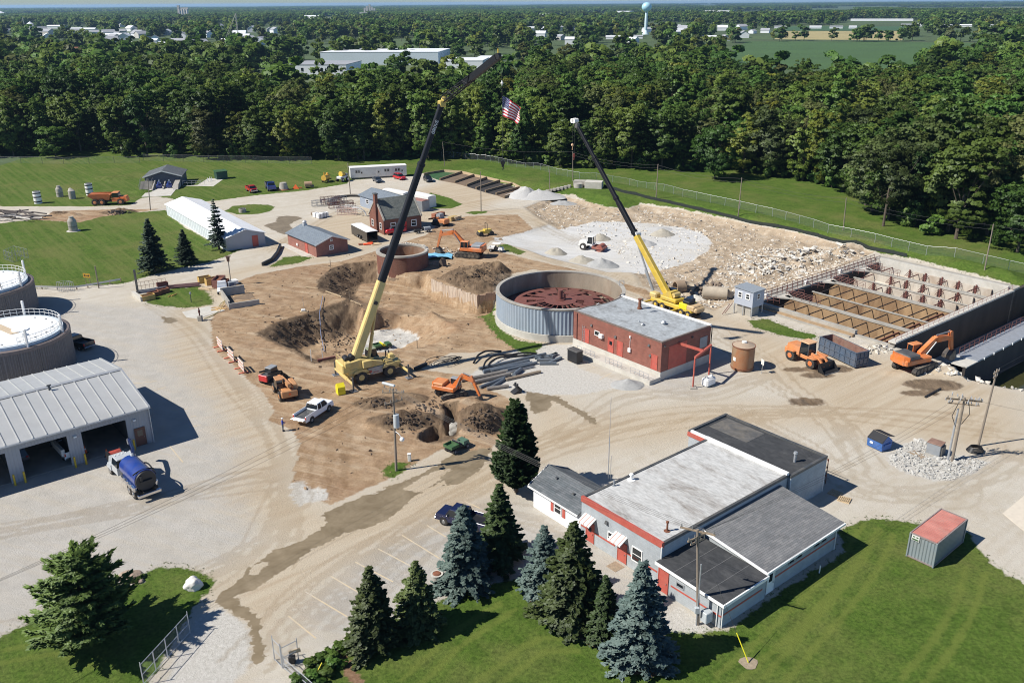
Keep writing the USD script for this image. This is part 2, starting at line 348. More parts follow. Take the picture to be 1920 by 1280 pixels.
# pits
pit1=Polygon(poly(Z8,[(335,585),(400,545),(480,505),(620,465),(740,425),(860,385),(955,352),(1010,372),(1060,410),(1110,395),(1250,335),(1400,330),(1560,360),(1670,430),(1700,560),(1600,640),(1450,680),(1350,705),(1130,725),(1000,745),(870,765),(720,795),(600,705),(450,640)])).buffer(0)
in1=Polygon(poly(Z8,[(600,690),(700,650),(850,640),(960,580),(1050,545),(1290,540),(1370,570),(1460,620),(1330,690),(900,800),(700,820)],-3.8)).buffer(0)
relief(pit1,in1.intersection(pit1.buffer(-1.2)),-3.8,.5,1.0,'min')
pit2=Polygon(poly(Z8,[(750,258),(765,215),(790,180),(850,130),(950,95),(1060,82),(1150,80),(1230,150),(1400,165),(1500,160),(1545,215),(1600,390),(1700,470),(1640,520),(1500,470),(1250,450),(1130,450),(1060,410),(960,350),(880,300),(790,288)])).buffer(0)
in2=Polygon(poly(Z8,[(960,310),(990,250),(1050,215),(1180,215),(1350,235),(1480,270),(1560,340),(1600,420),(1500,470),(1300,430),(1100,400)],-2.8)).buffer(0)
relief(pit2,in2.intersection(pit2.buffer(-.4)),-2.8,.35,1.0,'min')
# soil in front of the timber wall, and the heap behind it
wall_line=[W(*Z6(*p),.3)[:2] for p in((35,940),(130,975),(260,1022),(380,1062),(515,1036))]
cut=Polygon([wall_line[0]+[-.3,.4]]+wall_line+[W(*Z6(540,1150))[:2],W(*Z6(400,1220))[:2],W(*Z6(200,1270))[:2],W(*Z6(20,1240))[:2],W(*Z6(-60,1080))[:2]]).buffer(0)
cut_in=Polygon([w+np.array([.05,-.35]) for w in wall_line]+[W(*Z6(460,1140),-.5)[:2],W(*Z6(300,1170),-1)[:2],W(*Z6(150,1180),-1.5)[:2],W(*Z6(0,1120),-2)[:2]]).buffer(0).intersection(cut)
relief(cut,cut_in,-2.9,.15,1.0,'min')
heap=Polygon(poly(Z6,[(70,925),(200,870),(350,835),(560,822),(640,880),(610,980),(515,1030),(380,1052),(250,1010)])).buffer(0)
relief(heap,heap.buffer(-2.0),.9,.9)
mound(W(*Z6(330,930)),3.5,2.2,.9);mound(W(*Z6(520,880)),3.4,2.2,1.0);mound(W(*Z6(400,1000)),3,1.5,.6)
# diggings near the small excavator
mound(W(*Y2(930,465)),3.6,1.9,.9,.2);mound(W(*Y2(1095,600)),4.6,2.3,1.5,.3);mound(W(*Y2(1150,430)),2.6,1.6,.7)
mound(W(*Y2(1690,600)),4.4,3.4,2.2,.5);mound(W(*Y2(1560,470)),3.2,2.0,.7);mound(W(*Y2(1640,660)),3,2.4,.8)
tr=Polygon(poly(Y2,[(1420,470),(1480,478),(1510,560),(1512,690),(1470,712),(1400,690),(1440,580)]));relief(tr,tr.buffer(-.35),-2.2,.2,1,'min')
tr=Polygon(poly(Y2,[(1225,712),(1290,655),(1350,622),(1412,640),(1418,690),(1380,735),(1300,762)]));relief(tr,tr.buffer(-.4),-1.9,.1,1,'min')
# heaps on the left lawn
mound(W(*Z4(445,405)),3.2,1.6,1.0);mound(W(*Z4(540,415)),2.6,1.5,.6);mound(W(*Z4(885,393)),4.6,2.0,1.1);mound(W(*Z4(830,140)),7,5.5,.5)
mound(W(*Z4(1060,240)),3,2.4,.8);mound(W(*Z6(30,640)),2.5,1.6,.5)
# the settling tanks and the lower basin beside them are dug out below
relief(Polygon([TK(.1,.1)[:2],TK(39.4,.1)[:2],TK(39.4,25.4)[:2],TK(.5,25.4)[:2]]),Polygon([TK(.1,.1)[:2],TK(39.4,.1)[:2],TK(39.4,25.4)[:2],TK(.5,25.4)[:2]]),-5.3,0,1,'set')
bay=[TK(*p)[:2] for p in((.8,24.6),(70,24.6),(70,52),(1,52),(-.6,46),(-1.6,43),(-2.6,40.5),(-3.0,38),(-2.4,36),(-1.0,34.5),(.6,33),(.5,29))]
relief(Polygon(bay),Polygon(bay),-5.3,0,1,'set')
mound(W(*Z7(960,140)),7,3,1.6,.7);mound(W(*Z7(800,180)),6,3,1.1,.7);mound(W(*Z7(560,240)),6,3,.9,.7);mound(W(*Z7(1540,780)),3.2,2,.6);mound(W(*Z7(1110,655)),3,1.3,.8);mound(W(*Z7(1260,790)),3,1.4,.25)

# zones
Z={}
lawns=[
    poly(None,[(-90,425),(0,419),(60,412),(150,417),(190,407),(235,400),(312,394),(318,404),(345,425),(400,455),(425,470),(480,455),(425,480),(390,492),(350,500),(295,512),(230,532),(150,536),(60,540),(-60,548)]),
    poly(None,[(-200,388),(0,387),(170,387),(245,385),(263,372),(290,368),(320,372),(335,379),(400,377),(475,367),(525,362),(575,357),(625,349),(650,345),(655,338),(775,330),(800,323),(850,321),(868,325),(962,350),(995,357),(1030,362),(1075,367),(1102,377),(1137,387),(1175,390),(1200,382),(1275,392),(1406,420),(1488,436),(1569,455),(1640,471),(1652,475),(1720,489),(1920,540),(2200,600),(2600,300),(2600,262),(1000,262),(-600,262),(-600,388)]),
    poly(None,[(420,396),(438,386),(470,383),(505,384),(515,388),(508,396),(480,402),(445,402)]),
    poly(None,[(806,361),(845,372),(868,383),(847,391),(812,391),(800,388)]),
    poly(None,[(505,501),(532,482),(560,480),(585,483),(570,490),(550,495)]),
    poly(None,[(275,556),(325,541),(375,537),(393,552),(400,571),(350,577),(300,573),(275,568)]),
    poly(Y3,[(60,390),(150,300),(178,300),(165,400),(210,500),(340,580),(510,603),(440,668),(380,678),(290,620),(200,560),(130,480)]),
    poly(None,[(1401,601),(1438,597),(1488,618),(1534,629),(1516,638),(1467,629),(1417,615)]),
    poly(None,[(560,1300),(604,1232),(641,1207),(668,1207),(690,1220),(735,1200),(830,1122),(880,1105),(977,1083),(992,1112),(1010,1125),(1040,1150),(1078,1178),(1141,1216),(1175,1250),(1219,1215),(1250,1184),(1328,1190),(1362,1183),(1450,1118),(1587,1033),(1570,1000),(1580,990),(1611,976),(1656,971),(1704,980),(1760,984),(1814,997),(1835,1033),(1869,1065),(1940,1105),(1990,1300)]),
    poly(Y6,[(-150,820),(0,762),(200,662),(420,545),(640,470),(720,470),(800,455),(830,395),(900,362),(1020,367),(1140,402),(1198,450),(1180,505),(1100,580),(1060,640),(1000,760),(930,900),(820,1020),(760,1100),(-150,1100)]),
    poly(Y2,[(945,960),(1040,905),(1160,910),(1120,965),(1030,1022),(980,1012)]),
    poly(Z6,[(520,680),(600,668),(740,728),(700,752),(600,722)]),
    poly(Z6,[(290,435),(330,425),(460,424),(440,440),(350,450)]),
    poly(Y8,[(980,925),(1050,915),(1150,893),(1130,960)])]
Z['lawn']=np.zeros(XX.shape,bool)
for l in lawns:Z['lawn']|=mask(l)
dirt=Polygon(poly(None,[(395,600),(400,655),(434,682),(458,706),(490,730),(512,765),(506,790),(545,803),(562,830),(553,875),(545,905),(575,925),(620,945),(680,918),(740,893),(790,862),(830,842),(880,848),(915,848),(930,830),(960,800),(985,775),(950,745),(915,728),(880,705),(790,692),(840,662),(950,658),(985,652),(950,640),(925,600),(925,565),(930,520),(1000,505),(1080,518),(1180,545),(1275,590),(1290,585),(1210,543),(1100,510),(1000,488),(905,464),(920,452),(1000,430),(970,402),(880,405),(830,412),(800,440),(700,472),(640,490),(560,500),(480,515),(440,530),(420,562)])).buffer(0)
Z['dirt']=mask(dirt)|mask(poly(None,[(60,412),(120,395),(240,392),(300,392),(235,402),(150,418)]))|mask(poly(Z4,[(720,165),(790,115),(900,100),(935,125),(880,160),(800,175)]))|mask(poly(Y6,[(365,750),(400,725),(500,830),(470,880),(390,860)]))
Z['basin']=mask(Polygon(basin).buffer(0))
Z['bank']=mask(Polygon(bank).buffer(0))
Z['asphalt']=mask(poly(None,[(-200,600),(60,560),(300,580),(390,640),(440,720),(500,830),(520,900),(480,1000),(420,1055),(300,1075),(100,1160),(-100,1240),(-300,1200)]))|mask(poly(None,[(830,920),(990,940),(1110,1000),(1300,1130),(1230,1170),(1040,1110),(900,1110),(720,1210),(620,1215),(560,1150),(640,1075)]))|mask(Polygon(poly(Y3,[(760,700),(1200,890),(1330,940),(1560,960),(1800,830),(1850,780),(1640,690),(1320,800)])).buffer(0))
wet=[poly(None,[(925,838),(905,878),(862,905),(800,918),(770,935),(740,965),(700,985),(640,1002),(600,1020),(560,1050),(520,1075),(470,1105),(440,1118),(455,1130),(485,1155),(492,1190),(498,1230),(490,1245),(470,1235),(475,1200),(465,1165),(430,1148),(405,1128),(408,1112),(440,1095),(470,1060),(520,1030),(565,1015),(612,982),(600,965),(650,942),(720,915),(790,888),(850,850)]),
       poly(Z5,[(375,530),(470,505),(480,465),(560,458),(640,465),(668,480),(600,505),(575,525),(595,555),(540,602),(470,575),(415,552)]),
       poly(Y3,[(370,925),(500,945),(620,965),(690,1020),(800,1075),(882,1130),(850,1160),(800,1120),(720,1062),(640,1020),(560,985),(545,1050),(440,1090),(400,1000)]),
       poly(Y1,[(800,305),(860,305),(890,325),(850,338),(820,335)])]
isl=[poly(Y7,[(800,200),(1000,95),(1100,80),(1060,120),(930,215)]),poly(Y7,[(930,215),(1050,150),(1065,165),(950,220)]),poly(Y6,[(1385,410),(1430,360),(1495,338),(1500,355),(1430,420)])]
Z['wet']=np.zeros(XX.shape,bool)
for w in wet:Z['wet']|=mask(Polygon(w).buffer(0))
for w in isl:Z['wet']&=~mask(Polygon(w).buffer(0))
Z['soil']=mask(heap)|mask(pit1.buffer(.8).difference(in1.buffer(.3)).intersection(Polygon(poly(Z8,[(300,600),(340,500),(740,400),(960,330),(1130,430),(1260,490),(1200,560),(1000,650),(860,780),(700,800),(560,720)]))))|mask(pit2.buffer(.7).difference(in2.buffer(-1)).intersection(Polygon(poly(Z8,[(720,300),(740,100),(1150,60),(1180,200),(1000,240),(960,330)]))))
for p,rx,ry in((Y2(930,465),3.6,2.0),(Y2(1095,600),4.6,2.4),(Y2(1150,430),2.6,1.6),(Y2(1690,600),4.6,3.6),(Z4(885,393),4.8,2.2),(Z7(770,942),2.4,1.2),(Z7(1370,895),2.6,.9),(Z7(720,770),2.0,.8),(Z7(830,800),2.4,1.0),(Z7(880,765),3.4,1.6),(Z4(445,405),2.2,1.4),(Z7(1440,850),4,2)):
    c=W(*p);Z['soil']|=np.hypot((XX-c[0])/rx,(YY-c[1])/ry)<1
Z['soil']|=mask(Polygon(poly(Y2,[(1420,470),(1510,480),(1512,690),(1470,730),(1300,762),(1225,712),(1350,622)])).buffer(.3))
Z['stone']=mask(in1.intersection(Polygon(poly(Z8,[(1040,650),(1120,570),(1290,545),(1400,570),(1475,640),(1330,715),(1000,740)],-3.8)).buffer(0)))|mask(poly(Y2,[(250,1060),(350,1045),(400,1095),(520,1110),(545,1180),(420,1200),(320,1235),(270,1180)]))|mask(Polygon(poly(None,[(880,702),(960,660),(1005,648),(1075,645),(1085,690),(1180,722),(1100,738),(1000,742),(930,728)])).buffer(0))|mask(poly(Y5,[(300,560),(380,505),(480,470),(560,510),(640,560),(800,585),(850,600),(780,660),(640,705),(540,700),(400,660),(310,610)]))|mask(poly(Y8,[(790,800),(880,770),(1010,850),(1100,910),(900,915),(800,890)]))|mask(poly(Y7,[(270,1200),(400,1080),(500,1030),(550,990),(550,1050),(400,1110)]))|mask(poly(Y6,[(1100,640),(1240,590),(1400,700),(1420,900),(1300,1030),(900,1030),(1000,860)]))
Z['sand']=mask(dirt.buffer(7).difference(dirt))|mask(poly(None,[(300,1085),(420,1075),(600,985),(820,900),(960,790),(1250,760),(1700,740),(1920,760),(1920,860),(1500,800),(1250,830),(1050,860),(900,960),(640,1060),(500,1200),(430,1290),(380,1290),(400,1130)]))|mask(Polygon(poly(None,[(1330,598),(1400,590),(1470,632),(1560,665),(1640,660),(1790,690),(1910,740),(1840,790),(1700,790),(1560,775),(1450,720),(1380,650)])).buffer(0))|mask(poly(None,[(480,470),(600,410),(860,330),(960,370),(830,420),(700,470)]))
Z['mulch']=mask(LineString([W(1000,1119)[:2],W(1040,1150)[:2],W(1078,1180)[:2],W(1141,1217)[:2],W(1180,1254)[:2],W(1219,1258)[:2]]).buffer(.55))|mask(Polygon(poly(Y7,[(440,1100),(480,1100),(600,1280),(540,1290)])).buffer(.1))
sm=np.clip(sdf(Z['basin']),0,1);HH=HH*(1-sm)+ndimage.gaussian_filter(HH,7)*sm
# roughness of the earth
de=np.clip(sdf(Z['dirt'])/1.5,0,1)
HH+=de*(N2*.3+N8*.3+N20*.1)+np.clip(sdf(Z['soil']),0,1)*(N8*.25+N20*.2)+np.clip(sdf(Z['lawn'])/2,0,1)*N05*.5
routes=[[(455,1280),(520,1140),(640,1040),(860,925),(1010,835),(1250,775),(1500,750),(1700,775),(1930,800)],[(545,835),(545,930),(500,1020),(420,1075),(280,1100),(60,1180)],[(290,560),(380,620),(455,720),(520,830),(570,960),(520,1060)],[(1350,760),(1480,830),(1600,930),(1750,930),(1880,880),(1930,840)],[(1330,610),(1420,680),(1460,730),(1580,780),(1640,890)],[(0,1000),(250,960),(480,900),(560,880)],[(480,480),(560,440),(640,390),(760,350),(880,380),(1010,420),(1120,455)],[(1000,480),(1120,515),(1240,560),(1340,610)],[(420,600),(560,590),(640,540),(800,545)],[(600,900),(640,830),(620,780),(690,745),(800,720)],[(1020,830),(1180,740),(1330,740),(1450,690)],[(640,1180),(760,1060),(900,950),(1000,960),(1100,1010)]]
tk=np.zeros(XX.shape,bool);rt_=random.Random(3)
for rr0 in routes:
    for q in range(4):
        ls=LineString([W(*p)[:2]+np.array([rt_.gauss(0,1.6),rt_.gauss(0,1.6)]) for p in rr0])
        P=np.array([ls.interpolate(s,True).coords[0] for s in np.linspace(0,1,50)]);P=ndimage.gaussian_filter1d(P,3,axis=0,mode='nearest')
        for s in(-.85,.85):tk|=mask(LineString(P).parallel_offset(abs(s),'left' if s>0 else 'right').buffer(.26))
Z['track']=tk
lanes=[[(1640,980),(1600,1040),(1520,1130),(1430,1215),(1340,1290)],[(1665,985),(1640,1050),(1580,1130),(1500,1215),(1440,1290)],[(1830,1060),(1815,1130),(1760,1220),(1700,1290)],[(900,1290),(1020,1200),(1100,1210)],[(760,1290),(850,1200),(960,1130)],[(0,1230),(120,1210),(200,1240)]]
mw=np.zeros(XX.shape,bool)
for rr0 in lanes:
    ls=LineString([W(*p)[:2] for p in rr0]);P=np.array([ls.interpolate(s,True).coords[0] for s in np.linspace(0,1,40)]);P=ndimage.gaussian_filter1d(P,4,axis=0,mode='nearest')
    for s in('left','right'):mw|=mask(LineString(P).parallel_offset(.75,s).buffer(.3))
Z['mow']=mw
SD={k:sdf(v) for k,v in Z.items()}

def zt(x,y):
    return float(ndimage.map_coordinates(HH,[[(y-GY0)/DY],[(x-GX0)/DX]],order=1,mode='nearest')[0])
def T(px,py,dz=0.0):
    """where the sight line of a picture spot meets the ground (dz above it)"""
    z=0.0
    for _ in range(12):
        p=W(px,py,z);z=.5*z+.5*(zt(p[0],p[1])+dz)
    return W(px,py,z)
def on(x,y,dz=0.0):return np.array([x,y,zt(x,y)+dz])
def head(a,b):
    """heading from picture spot a to picture spot b along the ground"""
    p,q=T(*a),T(*b);return math.atan2(q[1]-p[1],q[0]-p[0])

# ------------------------------------------------------------------ ground material
def ground_material():
    nd,ln={'geo':('geometry',{})},[]
    def noise(n,sc,det=6,ro=.65,dist=0.0,rz=None,stretch=(1,1,1)):
        if rz is None:src='geo.position'
        else:
            nd[n+'m']=('mapping',{'mapping_type':'texture','rotation':(0,0,rz),'scale':tuple(1/s for s in stretch)});ln.append(('geo.position',n+'m.vector'));src=n+'m.vector'
        nd[n]=('noise_texture',{'scale':sc,'detail':det,'roughness':ro,'distortion':dist});ln.append((src,n+'.vector'));return n+'.fac'
    def ramp(n,src,stops):
        nd[n]=('rgb_ramp',{'ramp':stops});ln.append((src,n+'.fac'));return n+'.color'
    def mix(n,fac,a,b,mode='mix'):
        d={'mix_type':mode}
        for k,s in(('fac',fac),('color1',a),('color2',b)):
            if isinstance(s,str):ln.append((s,f'{n}.{k}'))
            else:d[k]=s
        nd[n]=('mix',d);return n+'.color'
    def math_(n,op,a,b):
        d={'math_type':op}
        for k,s in(('value1',a),('value2',b)):
            if isinstance(s,str):ln.append((s,f'{n}.{k}'))
            else:d[k]=float(s)
        nd[n]=('math',d);return n+'.value'
    big,mid,fin,grit=noise('big',.07,5),noise('mid',.45,6,.7,.4),noise('fin',3.0,5,.7),noise('grit',14.0,3,.7)
    str1,str2=noise('str1',.9,5,.6,.3,SITE,(.06,1,1)),noise('str2',.8,5,.6,.8,-SITE*.6,(.1,1,1))
    def field(z,amp,w,extra=0.0):
        nd['at_'+z]=('attribute',{'attribute':'zone_'+z})
        a=math_('j1_'+z,'multiply_add',mid,amp*1.3);nd['j1_'+z][1]['value3']=-amp*.65
        b=math_('j2_'+z,'multiply_add',fin,amp*.7);nd['j2_'+z][1]['value3']=-amp*.35+extra
        c=math_('j3_'+z,'add',a,b);d=math_('j4_'+z,'add',c,'at_'+z+'.fac')
        nd['mr_'+z]=('map_range',{'range_type':'smoothstep','from_min':-w,'from_max':w,'clamp':True});ln.append((d,'mr_'+z+'.value'))
        return 'mr_'+z+'.result'
    yard=ramp('c_yard',big,[(.3,(.43,.385,.31)),(.7,(.50,.465,.40))])
    yard=mix('c_yard2',ramp('f_y',str1,[(.44,(0,0,0)),(.72,(.6,.6,.6))]),yard,(.39,.33,.25))
    yard=mix('c_yard3',ramp('f_y3',mid,[(.45,(0,0,0)),(.75,(.55,.55,.55))]),yard,(.55,.52,.47))
    asph=ramp('c_as',mid,[(.3,(.36,.34,.305)),(.7,(.45,.425,.385))])
    asph=mix('c_as2',ramp('f_as',str2,[(.45,(0,0,0)),(.75,(.45,.45,.45))]),asph,(.44,.38,.29))
    col=mix('m_as',field('asphalt',2.5,2.5),yard,asph)
    sand=ramp('c_sand',str1,[(.3,(.37,.285,.185)),(.7,(.48,.41,.31))])
    col=mix('m_sa',math_('k_sa','multiply',field('sand',5.0,4.0,-.8),.85),col,sand)
    dirt=ramp('c_dirt',mid,[(.25,(.20,.13,.075)),(.5,(.32,.22,.135)),(.75,(.43,.325,.215))])
    dirt=mix('c_dirt2',ramp('f_d',str2,[(.5,(0,0,0)),(.7,(.75,.75,.75))]),dirt,(.47,.375,.265))
    dirt=mix('c_dirt3',ramp('f_d3',big,[(.5,(0,0,0)),(.7,(.6,.6,.6))]),dirt,(.225,.13,.075))
    dirt=mix('c_dirt4',1.0,dirt,ramp('f_d4',noise('cl',6.5,5,.8),[(.3,(.62,.6,.58)),(.5,(1,1,1)),(.72,(1.22,1.2,1.16))]),'multiply')
    col=mix('m_di',field('dirt',1.6,.35),col,dirt)
    bank=ramp('c_bank',mid,[(.25,(.26,.195,.13)),(.55,(.40,.32,.23)),(.75,(.52,.46,.37))])
    col=mix('m_ba',field('bank',1.5,.3),col,bank)
    bas=ramp('c_bas',str2,[(.3,(.46,.455,.44)),(.7,(.58,.575,.555))])
    bas=mix('c_bas2',ramp('f_b',big,[(.45,(0,0,0)),(.7,(.6,.6,.6))]),bas,(.44,.40,.33))
    col=mix('m_bs',field('basin',1.6,.4),col,bas)
    col=mix('m_st',field('stone',1.8,.5),col,ramp('c_st',fin,[(.3,(.38,.36,.32)),(.7,(.55,.53,.49))]))
    soil=ramp('c_so',noise('sstr',1.5,6,.75,.5,0.0,(1,.22,.3)),[(.32,(.045,.031,.021)),(.5,(.12,.083,.054)),(.7,(.22,.16,.105))])
    soil=mix('c_so2',ramp('f_so',mid,[(.5,(0,0,0)),(.72,(.8,.8,.8))]),soil,(.24,.17,.105))
    col=mix('m_so',math_('k_so','multiply',field('soil',1.6,.5),.9),col,soil)
    col=mix('m_tk',math_('k_tk','multiply',field('track',.9,.35,-.1),math_('k_tk2','multiply',big,.9)),col,mix('c_tk',1.0,col,(.70,.64,.56),'multiply'))
    wetc=ramp('c_we',mid,[(.3,(.15,.115,.07)),(.7,(.26,.21,.14))])
    wetf=field('wet',2.2,.12)
    col=mix('m_we',wetf,col,wetc)
    gstr=noise('gstr',1.1,4,.6,.15,math.radians(-52.3),(.035,1,1))
    gstr2=noise('gstr2',1.3,4,.6,.25,math.radians(54.0),(.04,1,1))
    gr=ramp('c_gr',mid,[(.25,(.042,.078,.012)),(.5,(.068,.118,.018)),(.75,(.104,.155,.028))])
    nd['sepx']=('separate_xyz',{});nd['mrx']=('map_range',{'from_min':-28.0,'from_max':-48.0,'to_min':.25,'to_max':1.0,'clamp':True});ln+=[('geo.position','sepx.vector'),('sepx.x','mrx.value')]
    gr=mix('c_gr2',math_('k_g2','multiply',ramp('f_g2',gstr,[(.42,(0,0,0)),(.62,(.75,.75,.75))]),'mrx.result'),gr,(.125,.155,.042))
    gr=mix('c_gr3',ramp('f_g3',gstr2,[(.5,(0,0,0)),(.66,(.35,.35,.35))]),gr,(.09,.125,.026))
    gr=mix('c_gr4',ramp('f_g4',big,[(.48,(0,0,0)),(.68,(.6,.6,.6))]),gr,(.15,.15,.05))
    gr=mix('c_gr5',1.0,gr,ramp('f_g5',fin,[(.25,(.42,.45,.4)),(.52,(1,1,1)),(.75,(1.45,1.4,1.3))]),'multiply')
    gr=mix('c_gr6',math_('k_mw','multiply',field('mow',1.0,.5,.0),.6),gr,(.135,.165,.035))
    lawnf=field('lawn',2.0,.3)
    col=mix('m_la',lawnf,col,gr)
    col=mix('m_mu',field('mulch',.7,.2),col,ramp('c_mu',fin,[(.3,(.15,.085,.05)),(.7,(.27,.175,.11))]))
    col=mix('m_fi',1.0,col,ramp('f_fi',grit,[(.25,(.78,.78,.78)),(.5,(1,1,1)),(.75,(1.12,1.12,1.12))]),'multiply')
    h1=math_('h1','multiply',fin,.55);h2=math_('h2','multiply',grit,.45);h3=math_('h3','add',math_('h4','add',h1,h2),math_('h5','multiply','cl.fac',.4))
    dry=math_('dry','subtract',1.0,wetf)
    nd['bump']=('bump',{'distance':.16});ln+=[(h3,'bump.height'),(math_('bs','multiply',dry,.75),'bump.strength')]
    ro=math_('ro','multiply_add',dry,.62);nd['ro'][1]['value3']=.3
    nd['p']=('principled_bsdf',{'specular_ior_level':.1});ln+=[(col,'p.base_color'),(ro,'p.roughness'),('bump.normal','p.normal')]
    return usdkit.material(stage,'/World/Looks/ground',nd,ln,surface='p.BSDF')
GROUND=ground_material()

# ------------------------------------------------------------------ ground sheets: one relief, cut along the zones
def ground_sheets():
    step=np.where(ys<145,1,np.where(ys<225,2,3));rows=[0]
    while rows[-1]+step[rows[-1]]<len(ys):rows.append(rows[-1]+step[rows[-1]])
    rows=np.array(rows);H,Wd=len(rows),len(xs)
    edge=np.minimum.reduce([XX-GX0,GX1-XX,YY-GY0,GY1-YY]);zz=HH*np.clip(edge/6,0,1)
    V=np.stack([XX[rows],YY[rows],zz[rows]],-1).reshape(-1,3)
    idx=np.arange(H*Wd).reshape(H,Wd)
    q=np.stack([idx[:-1,:-1],idx[:-1,1:],idx[1:,1:],idx[1:,:-1]],-1)
    cls=np.zeros(XX.shape,int)
    order=['sand','asphalt','dirt','bank','basin','stone','soil','wet','lawn','mulch']
    nm={0:'gravel_yard',1:'gravel_yard',2:'asphalt_lot',3:'dirt_ground',4:'rubble_bank',5:'crushed_stone_floor',6:'gravel_patches',7:'dark_soil',8:'puddle',9:'lawn',10:'mulch_bed'}
    for k,z in enumerate(order,1):cls[Z[z]]=k
    c=cls[rows][:-1,:-1]
    n3=V.reshape(H,Wd,3)
    gy,gx=np.gradient(n3[...,2]);dyv=np.gradient(ys[rows])[:,None]
    N=np.stack([-gx/DX,-gy/dyv,np.ones_like(gx)],-1).reshape(-1,3);N/=np.linalg.norm(N,axis=1,keepdims=True)
    for name in dict.fromkeys(nm.values()):
        sel=np.isin(c,[k for k,v in nm.items() if v==name])
        if not sel.any():continue
        f=q[sel];used,inv=np.unique(f,return_inverse=True);f=inv.reshape(f.shape)
        m=UsdGeom.Mesh.Define(stage,'/World/'+name)
        m.CreatePointsAttr(Vt.Vec3fArray.FromNumpy(V[used].astype(np.float32)))
        m.CreateFaceVertexCountsAttr(Vt.IntArray.FromNumpy(np.full(len(f),4,np.int32)));m.CreateFaceVertexIndicesAttr(Vt.IntArray.FromNumpy(f.astype(np.int32).ravel()))
        m.CreateSubdivisionSchemeAttr('none');m.CreateNormalsAttr(Vt.Vec3fArray.FromNumpy(N[used].astype(np.float32)));m.SetNormalsInterpolation('vertex')
        for z in order+['track','mow']:
            UsdGeom.PrimvarsAPI(m).CreatePrimvar('zone_'+z,Sdf.ValueTypeNames.FloatArray,'vertex').Set(Vt.FloatArray.FromNumpy(SD[z][rows].ravel()[used].astype(np.float32)))
        UsdShade.MaterialBindingAPI.Apply(m.GetPrim()).Bind(GROUND)
        m.GetPrim().SetCustomDataByKey('kind','structure')
ground_sheets()
FARG=M('far_ground',(.06,.095,.028),.95,.35,.01,fine=.06)
g=G()
B=26000
for x0,x1,y0,y1 in((-B,GX0,GY0-400,32000),(xs[-1],B,GY0-400,32000),(GX0,xs[-1],ys[-1],32000),(GX0,xs[-1],GY0-400,GY0)):
    g.quad((x0,y0,0),(x1,y0,0),(x1,y1,0),(x0,y1,0))
tag(part(None,'terrain',g,FARG),kind='structure')
# ------------------------------------------------------------------ buildings
BLOCK=brickmat('grey_block_wall',(.36,.39,.41),(.40,.43,.45),(.30,.32,.33),.4,.2,.008,bump=.3,dirt=.22)
BRICKR=brickmat('red_brick_wall',(.30,.105,.075),(.23,.08,.058),(.25,.17,.14),.42,.10,.012,dirt=.3)
BRICKB=brickmat('brown_brick_wall',(.235,.085,.055),(.19,.065,.045),(.19,.14,.11),.3,.08,.012,dirt=.3)
BRICKP=brickmat('pink_brick_wall',(.34,.135,.10),(.29,.11,.085),(.3,.2,.17),.3,.08,.012,dirt=.25)
BLUEBLK=brickmat('blue_grey_block_wall',(.15,.165,.20),(.12,.135,.17),(.09,.10,.12),.4,.2,.015,dirt=.2)
SHG=shinglemat('grey_shingles',(.155,.16,.165),(.21,.21,.21),1.0,.22)
SHB=shinglemat('slate_shingles',(.10,.115,.125),(.15,.16,.17),1.0,.2,'y')
SHL=shinglemat('blue_grey_shingles',(.16,.19,.225),(.19,.22,.25),1.0,.2,'x',.85)
SHO=shinglemat('old_shingles',(.14,.155,.145),(.20,.21,.19),.8,.2,'x',.6)
MEMB=roofmat('white_roof_membrane',(.49,.49,.475),(.20,.17,.14),.85,.35,(1.6,.5,1))
MEMG=roofmat('grey_roof_membrane',(.36,.385,.40),(.13,.125,.12),.9,.35,(1,.6,1))
TARR=roofmat('black_roof_felt',(.045,.047,.05),(.10,.10,.10),.7,.6,(1,.5,1))
SIDING=M('white_siding',(.70,.72,.74),.6,.05,1.2,dirt=.08)
GREYWALL=M('grey_metal_wall',(.30,.315,.345),.5,.06,.4,dirt=.12)
ROOFMET=M('light_metal_roof',(.45,.455,.445),.42,.07,.5,metal=.2,dirt=.2,dcol=(.35,.34,.31))
TANKBLUE=M('blue_grey_cladding',(.26,.315,.375),.5,.14,.5,dirt=.25,dcol=(.36,.36,.34),stretch=(1,1,.3))
BROWNW=M('brown_metal_wall',(.135,.128,.132),.5,.1,.5)
BARNW=M('barn_wall_white',(.62,.66,.69),.5,.06,.6,dirt=.1)
BARNR=M('barn_roof_white',(.80,.81,.82),.45,.04,.5,dirt=.12)
INTER=M('dim_interior',(.10,.10,.10),.9,.2)

